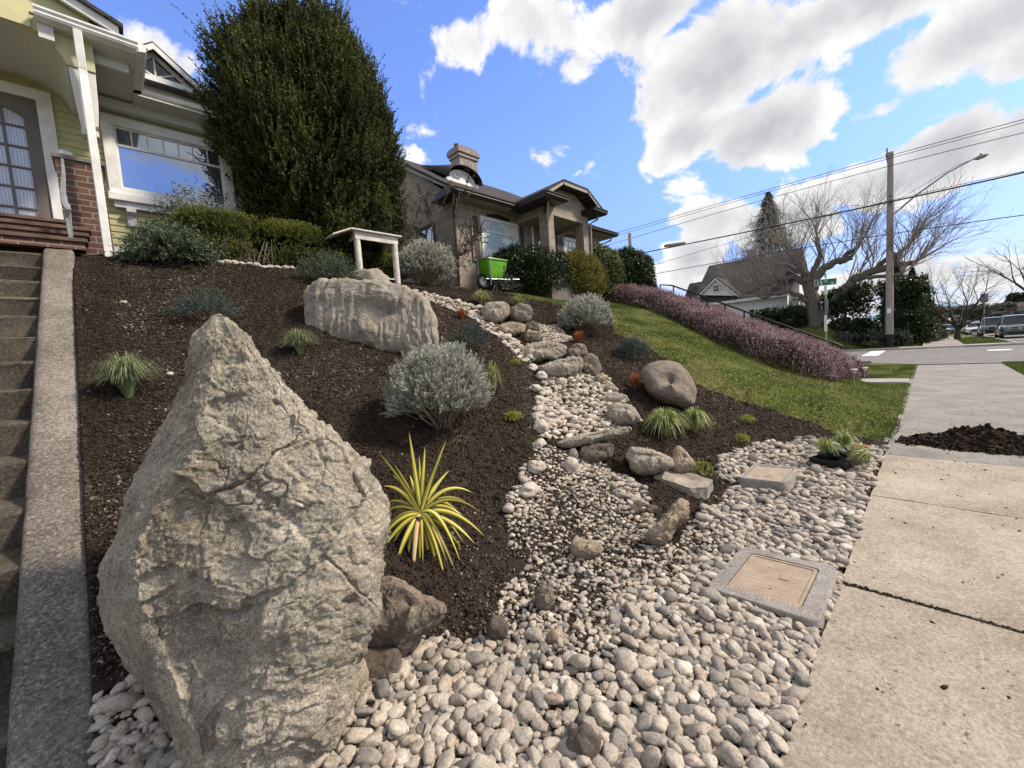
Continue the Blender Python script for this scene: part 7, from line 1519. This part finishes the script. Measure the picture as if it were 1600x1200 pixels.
# ------------------------------------------------------------------ bare trees
def limb(mb, pts, rr): mb.tube(pts, rr, 9)
TX = 42.; tb_ = atx(1274, 508, TX); tb_[2] = float(ter(TX, tb_[1]))-.2
e = empty('bare_tree', tb_, 'big bare pollarded street tree with thick twisting limbs beside the white house', 'tree'); O = np.array(tb_)
limbs = [([(1274,512),(1270,470),(1262,442),(1258,428),(1250,418)],[.62,.50,.42,.32,.22],[0,0,0,-.3,-.5]),
 ([(1268,455),(1276,432),(1288,418),(1306,408),(1332,402)],[.40,.36,.30,.26,.20],[0,.1,.3,.6,1.]),
 ([(1278,505),(1296,480),(1318,452),(1336,435),(1362,424),(1400,412),(1432,410)],[.42,.38,.34,.32,.28,.22,.15],[0,-.2,-.5,-.8,-1,-1.2,-1.4]),
 ([(1268,475),(1250,462),(1232,455),(1205,460),(1190,466)],[.24,.20,.17,.14,.10],[-.2,-.6,-1,-1.5,-1.8]),
 ([(1262,445),(1240,432),(1215,436),(1190,448),(1165,458)],[.26,.20,.16,.12,.09],[0,-.5,-1,-1.5,-2]),
 ([(1268,440),(1272,420),(1282,400),(1276,370)],[.30,.24,.20,.14],[0,.4,.9,1.2]),
 ([(1312,410),(1325,395),(1342,385)],[.22,.18,.14],[.6,1,1.4]),([(1362,424),(1385,405),(1420,385)],[.2,.16,.12],[-1,-.6,0]),([(1345,432),(1375,432),(1410,428)],[.18,.14,.10],[-.8,-1.6,-2.2]),([(1258,430),(1240,405),(1228,385)],[.22,.17,.12],[-.3,.2,.6]),([(1256,428),(1232,415),(1205,408)],[.20,.15,.10],[-.3,.8,1.6])]
q = MB(); nodes = []
for pts, rr, dx_ in limbs:
    W3 = [atx(x_, y_, TX+d_) for (x_, y_), d_ in zip(pts, dx_)]; f = [W3[0]]; rf_ = [rr[0]]
    for a, b, r0, r1 in zip(W3[:-1], W3[1:], rr[:-1], rr[1:]):
        for k in range(1, 5): u = k/4; p = a+(b-a)*u+np.random.RandomState(int(abs(p0)*100) if False else k).normal(0, .05, 3)*(k < 4); f.append(p); rf_.append((r0+(r1-r0)*u)*(1+.12*mnoise.noise(Vector(p)*3)))
    q.tube([p-O for p in f], rf_, 10)
    for p, d_ in zip(W3[2:], W3[1:]): nodes.append((p, unit(p-d_)))
    nodes.append((W3[-1], unit(W3[-1]-W3[-2])))
q.build('trunk', MATS['grey_bark'], e, True)
g = np.random.RandomState(8); roots = []; cenp = atx(1285, 440, TX)
for p, d in nodes:
    for k in range(5):
        out = unit(p-cenp); roots.append((p-O, unit(out*.45+d*.25+np.array([g.normal(0, .55), g.normal(0, .38), .85+.4*g.rand()])), g.uniform(.75, 1.15)))
plain('pale_twig', (.29, .255, .235), .9, .3, 8)
branchy(e, roots, 3, 2.35, .046, 201, .34, .25, 2, .68, 'pale_twig', 'branches', 3, steps=4)
P0 = hit(1497, 532); e = empty('bare_tree', (P0[0], P0[1], P0[2]-.1), 'small bare tree with dark spreading limbs on the far verge by the parked cars', 'tree')
q = MB(); q.tube([(0, 0, 0), (0, .05, .6), (0, .0, 1.1)], [.24, .19, .17], 10); q.build('trunk', MATS['bark'], e, True)
branchy(e, [((0, 0, 1.), (.2, .9, .9), 1.1), ((0, 0, 1.), (0, .5, 1.1), 1.), ((0, 0, 1.), (-.3, -.1, 1.2), 1.), ((0, 0, 1.), (.3, -.5, 1.), 1.05), ((0, 0, 1.), (-.2, -.95, .9), 1.1), ((0, 0, 1.), (-.6, .3, 1.), 1.), ((0, 0, 1.), (.5, .1, 1.), 1.)], 4, 2.2, .085, 203, .36, .35, 3, .70, 'bark', 'branches', 3)
P0 = np.array([40., -6.2, 0.]); P0 = atx(1640, 530, 44.); P0[2] = 0; e = empty('bare_tree', P0, 'bare tree whose thin branches reach in from beyond the parked cars', 'tree'); q = MB(); q.tube([(0, 0, -.2), (0, 0, 2.)], [.2, .14], 8); q.build('trunk', MATS['bark'], e, True)
branchy(e, [((0, 0, 1.9), (0, .7, 1), 1.1), ((0, 0, 1.9), (.3, -.3, 1), 1.), ((0, 0, 1.9), (-.4, .2, 1), 1.)], 4, 2.2, .10, 204, .45, .2, 3, .68, 'bark', 'branches', 4)
# ------------------------------------------------------------------ conifers and bushes across the street
def conifer(px, pyt, pyb, wpx, X_, label, seed, n=1600, m_='conifer_leaf', gaps=.3):
    B, T_ = atx(px, pyb, X_), atx(px, pyt, X_); s = 1/ppm((T_+B)/2); zb = float(ter(X_, B[1])); hh = T_[2]-zb; R0 = wpx*s/2
    e = empty('conifer', (X_, B[1], zb), label, 'tree'); g = np.random.RandomState(seed); q = MB(); q.tube([(0, 0, -.2), (0, 0, hh*.97)], [.05*R0+.12, .02], 8); q.build('trunk', MATS['bark'], e, True)
    u = g.rand(n)**.8; z = hh*(.06+.94*u); az = g.uniform(0, 6.28, n); lay = .80+.22*np.sin(z*5.5+az)+.16*g.normal(size=n); rr = R0*(1-u)**.85*np.clip(lay, .3, 1.25)*(1+gaps*fbm(np.c_[np.cos(az)*1.5, np.sin(az)*1.5, z*.6]+seed, 2))+.05
    D = np.c_[np.cos(az), np.sin(az), -.18+.1*g.normal(size=n)]; base = np.c_[np.cos(az)*rr*.25, np.sin(az)*rr*.25, z+.08*rr]; V, F, T3_ = sprig_arrays(base, D, rr*.78, 14, (.24*R0/2+.10)*(.30+.70*(1-u))[:, None], (.10*(.4+.6*(1-u)))[:, None], .75, seed, .45+.2*g.normal(size=n), .15, .06, .2, grad=.25)
    link('foliage', npmesh('conifer_foliage', V, F, {'tint': T3_}), MATS[m_], e); return e
conifer(1203, 300, 430, 150, 58., 'tall pointed conifer rising behind the roof of the white house', 301, 1700, gaps=.8)
conifer(1425, 418, 520, 62, 60., 'dark conifer behind the utility pole', 302, 1500); conifer(1398, 395, 515, 60, 56., 'dark conifer partly hidden by the utility pole and the bare tree', 303, 1500); conifer(1446, 440, 520, 40, 66., 'slim dark conifer at the end of the far sidewalk hedge', 304, 1100)
def far_bush(px, pyt, pyb, wpx, X_, label, m_, n, seed, ll=.2, name='shrub', topb=.15, dr=.8, L=.35):
    B, T_ = atx(px, pyb, X_), atx(px, pyt, X_); s = 1/ppm(B); zb = min(B[2], float(ter(X_, B[1])))-.1; e = empty(name, (X_, B[1], zb), label, 'shrub'); hedge_fill(e, wpx*s/2*dr, wpx*s/2, T_[2]-zb, n, m_, seed, ll, L, topb, .22, 7, .42); return e
far_bush(1368, 448, 522, 116, 43.5, 'large dark green rhododendron behind the utility pole', 'dark_leaf', 2200, 311, .22, 'rhododendron')
far_bush(1222, 488, 514, 62, 42.4, 'low dark green shrub under the white house window', 'dark_leaf', 1100, 312, .2); far_bush(1330, 505, 522, 40, 43., 'dark clipped shrub at the foot of the big bare tree', 'dark_leaf', 500, 313, .18)
far_bush(1352, 524, 537, 96, 42.2, 'low straggly brown ground shrub by the far kerb', 'grey_leaf', 900, 314, .16); far_bush(1395, 516, 535, 50, 41.0, 'dry brown low shrub beside the utility pole base', 'rust_leaf', 10, 315, .1) if False else None
far_bush(1432, 508, 528, 40, 46.5, 'grey green low shrub at the corner of the far sidewalk', 'grey_leaf', 800, 316, .16); far_bush(1447, 488, 526, 34, 52., 'olive hedge shrub beside the far sidewalk', 'juniper_leaf', 700, 317, .2)
far_bush(1548, 480, 512, 46, 90., 'brown leafless hedge beyond the parked cars', 'grey_leaf', 700, 318, .4); far_bush(1585, 490, 510, 60, 84., 'rusty brown bush below the dark roofed house', 'grey_leaf', 700, 319, .4); far_bush(1480, 484, 507, 60, 120., 'mass of grey trees down the hill', 'grey_leaf', 800, 320, .6); far_bush(1440, 480, 508, 30, 130., 'dark trees at the end of the street', 'conifer_leaf', 500, 321, .6)
far_bush(1598, 462, 500, 30, 110., 'dark tree beside the dark roofed house', 'conifer_leaf', 500, 322, .6)
# dark roofed house on the right
FX = 96.; a_, b_ = atx(1562, 492, FX), atx(1640, 492, FX); zt_ = atx(1580, 472, FX)[2]; zm_ = atx(1580, 485, FX)[2]; fh = empty('house', (FX, b_[1], 0), 'low house with a dark blue grey roof beyond the parked cars', 'house'); y0_, y1_ = min(a_[1], b_[1]), max(a_[1], b_[1])
q = MB(); q.box(FX+.6, FX+9, y0_, y1_-.6, -.8, zm_+.1); o = q.build('wall', MATS['white_clapboard'], fh); o.data.transform(Matrix.Translation(tuple(-Vector(fh.location)))); q = MB(); q.prism([(FX, zm_), (FX+4.5, zt_), (FX+9.5, zm_), (FX+9.5, zm_-.2), (FX, zm_-.2)], 'y', y0_-.3, y1_); o = q.build('roof', MATS['roof_shingle'], fh); o.data.transform(Matrix.Translation(tuple(-Vector(fh.location))))
# sign on a post beyond the small tree
P0 = hit(1537, 527); e = empty('road_sign', P0, 'back of a grey road sign on a post beside the dark parked car', 'road sign'); hz = atx(1537, 459, P0[0])[2]-P0[2]; q = MB(); q.tube([(0, 0, -.1), (0, 0, hz)], .035, 8); q.build('post', MATS['galvanised'], e, True); q = MB(); q.box(-.02, .0, -.23, .23, hz-.75, hz); q.build('plate', MATS['galvanised'], e)
P0 = atx(1491, 528, 56.); P0[2] = float(ter(56, P0[1])); e = empty('road_sign', P0, 'small road sign on a thin post beside the small bare tree', 'road sign'); q = MB(); q.tube([(0, 0, -.1), (0, 0, 2.2)], .03, 8); q.build('post', MATS['galvanised'], e, True); q = MB(); q.box(-.02, .0, -.4, .25, 1.95, 2.15); q.build('plate', MATS['galvanised'], e)
# ------------------------------------------------------------------ parked cars
def car_paint(name, col):
    m, t = mat(name); setp(t, col, .28, spec=.5); t.bsdf.inputs['Coat Weight'].default_value = 1.; t.bsdf.inputs['Coat Roughness'].default_value = .05; return m
car_paint('teal_paint', (.05, .075, .085)); car_paint('black_paint', (.012, .013, .016)); car_paint('silver_paint', (.40, .41, .43)); car_paint('ivory_paint', (.62, .63, .64)); car_paint('navy_paint', (.03, .04, .07))
m, t = mat('headlight'); setp(t, (.55, .58, .60), .1, spec=.8); m, t = mat('chrome'); setp(t, (.6, .6, .62), .15, metal=1.)
def car(P, paint, label, suv=True, scale=1.):
    "faces -X; local origin on the road at the middle of the car"
    e = empty('parked_car', P, label, 'car', 'cars parked along the street'); L, W_, Hh = (4.7, .94, 1.72) if suv else (4.5, .90, 1.44)
    hb = .98 if suv else .82     # bonnet height
    def sec(x, w_, zb, zs, zt, r_=.10): return [(x, -w_*.94, zb), (x, -w_, zb+.12), (x, -w_, zs), (x, -w_*.93, zt-.04), (x, -w_*.80, zt), (x, 0, zt+.03), (x, w_*.80, zt), (x, w_*.93, zt-.04), (x, w_, zs), (x, w_, zb+.12), (x, w_*.94, zb)]
    q = MB(); rs = [sec(-L/2, W_*.78, .34, .50, .62), sec(-L/2+.06, W_*.90, .24, .60, hb-.16), sec(-L/2+.25, W_*.97, .22, .66, hb-.06), sec(-L/2+.7, W_, .22, .72, hb), sec(-L/2+1.25, W_, .22, .78, hb+.06), sec(-.2, W_, .22, .80, hb+.07), sec(1.2, W_, .22, .80, hb+.07), sec(L/2-.25, W_*.97, .24, .78, hb+.04), sec(L/2, W_*.86, .34, .7, hb-.05)]
    loft(q, rs, True, True); q.build('body', MATS[paint], e, True)
    q = MB(); zb = hb+.04; gh = [[(x, -w0, z0), (x, -w1, z1), (x, w1, z1), (x, w0, z0)] for x, w0, z0, w1, z1 in [(-L/2+1.15, W_*.86, zb, W_*.84, zb+.01), (-L/2+1.85, W_*.92, zb, W_*.72, Hh-.07), (L/2-.9 if suv else L/2-1.5, W_*.92, zb, W_*.70, Hh-.06), (L/2-.25 if suv else L/2-.7, W_*.86, zb, W_*.80, zb+.03)]]
    loft(q, gh, True, True); q.build('windows', MATS['dark_glass'], e)
    q = MB(); loft(q, [[(x, -w_, z-.05), (x, -w_*.9, z+.01), (x, 0, z+.035), (x, w_*.9, z+.01), (x, w_, z-.05)] for x, w_, z in [(-L/2+1.78, W_*.70, Hh-.06), (-L/2+2.2, W_*.74, Hh-.01), (0.2, W_*.75, Hh), (L/2-1. if suv else L/2-1.6, W_*.72, Hh-.03)]], True, True)
    for s_ in (-1, 1): q.tube([(-L/2+1.12, s_*W_*.88, zb), (-L/2+1.84, s_*W_*.74, Hh-.05)], .04, 6); q.tube([(.25, s_*W_*.93, zb), (.25, s_*W_*.74, Hh-.05)], .04, 6)
    q.build('roof', MATS[paint], e, True)
    xf = -L/2
    for s_ in (-1, 1):
        q = MB(); loft(q, [[(xf+.02+a, s_*(W_*.50), z-.06), (xf+.02+a, s_*(W_*.50), z+.06), (xf+.16+a, s_*(W_*.88), z+.09), (xf+.16+a, s_*(W_*.88), z-.04)] for a, z in ((-.02, hb-.24), (.2, hb-.22))], True, True); q.build('headlight', MATS['headlight'], e)
        q = MB(); q.box(-L/2+1.45, -L/2+1.60, s_*W_ if s_ > 0 else -W_-.2, W_+.2 if s_ > 0 else -W_, zb+.02, zb+.19); q.build('mirror', MATS[paint], e, bevel=.03)
    q = MB(); q.box(xf-.025, xf+.06, -W_*.46, W_*.46, hb-.34, hb-.18); q.box(xf-.012, xf+.1, -W_*.60, W_*.60, .34, .50); q.build('grille', MATS['black_plastic'], e); q = MB(); q.box(xf-.035, xf-.026, -W_*.44, W_*.44, hb-.27, hb-.245); q.box(xf-.04, xf-.027, -.06, .06, hb-.31, hb-.20); q.build('grille_trim', MATS['chrome'], e)
    for (x_, s_) in ((-L/2+.88, -1), (-L/2+.88, 1), (L/2-.9, -1), (L/2-.9, 1)):
        r_ = .36 if suv else .32; q = MB(); ya, yb_ = sorted((s_*(W_+.01), s_*(W_-.22))); q.tube([(x_, ya, r_), (x_, ya+.03, r_), (x_, yb_-.03, r_), (x_, yb_, r_)], [r_*.9, r_, r_, r_*.9], 20); wh = q.build('wheel', MATS['rubber'], e, True); q = MB(); q.tube([(x_, s_*(W_-.1), r_), (x_, s_*(W_+.015), r_)], r_*.62, 14); q.build('rim', MATS['silver_paint'], wh, True)
    return e
for (px, X_, paint, suv, lb) in [(1594, 48.2, 'teal_paint', True, 'dark grey green parked suv whose bonnet is cut by the picture edge'), (1556, 58, 'black_paint', True, 'black parked suv next to the grey road sign'), (1527, 72, 'ivory_paint', False, 'white parked car between the small tree and the black suv'), (1518, 84, 'silver_paint', True, 'silver parked car just behind the white car'),
                             (1500, 88, 'navy_paint', False, 'dark blue parked car behind the trunk of the small tree'), (1481, 96, 'silver_paint', False, 'pale grey parked car by the far sidewalk'), (1474, 104, 'ivory_paint', False, 'small white parked car at the far end of the row'), (1510, 102, 'ivory_paint', True, 'white van like car further down the row')]:
    P = atx(px, 529, X_); car((X_+2.3, P[1], float(ter(X_, P[1]))+.01), paint, lb, suv)
# the road going up the far slope and pale roofs on it
m, t = mat('far_road'); setp(t, (.38, .39, .42), 1.)
q = MB(); a0, a1, b0, b1 = atx(1462, 506, 300.), atx(1492, 506, 300.), atx(1464, 489, 700.), atx(1482, 489, 700.); q.add([a0, a1, b1, b0], [(0, 1, 2, 3)]); q.add([a0-[0, 0, .5], a1-[0, 0, .5], b1-[0, 0, .5], b0-[0, 0, .5]], [(3, 2, 1, 0)]); o = q.build('far_street', MATS['far_road']); tag(o, kind='structure')
for k, (px, py, w_, hh_) in enumerate([(1545, 486, 14, 6), (1560, 482, 12, 5), (1528, 486, 10, 6), (1512, 490, 12, 6), (1575, 478, 12, 5)]):
    P_ = atx(px, py+3, 700.+k*15); s_ = 1/ppm(P_); e = empty('distant_building', P_, ['low pale building far off on the hillside above the road sign', 'pale flat building highest on the far hillside', 'small pale shed roof on the far slope above the white car', 'grey roofed building far off behind the small bare tree', 'pale building at the right end of the far hillside'][k].replace('at the right end of', 'beside the dark tree on'), 'building')
    q = MB(); q.box(-3, 3, -w_*s_/2, w_*s_/2, -hh_*s_, 0); q.build('wall', MATS['far_concrete'], e); q = MB(); q.prism([(-w_*s_/2, 0.02), (w_*s_/2, .02), (0, hh_*s_*.5)], 'x', -3.5, 3.5); q.build('roof', MATS['brown_roof'], e)
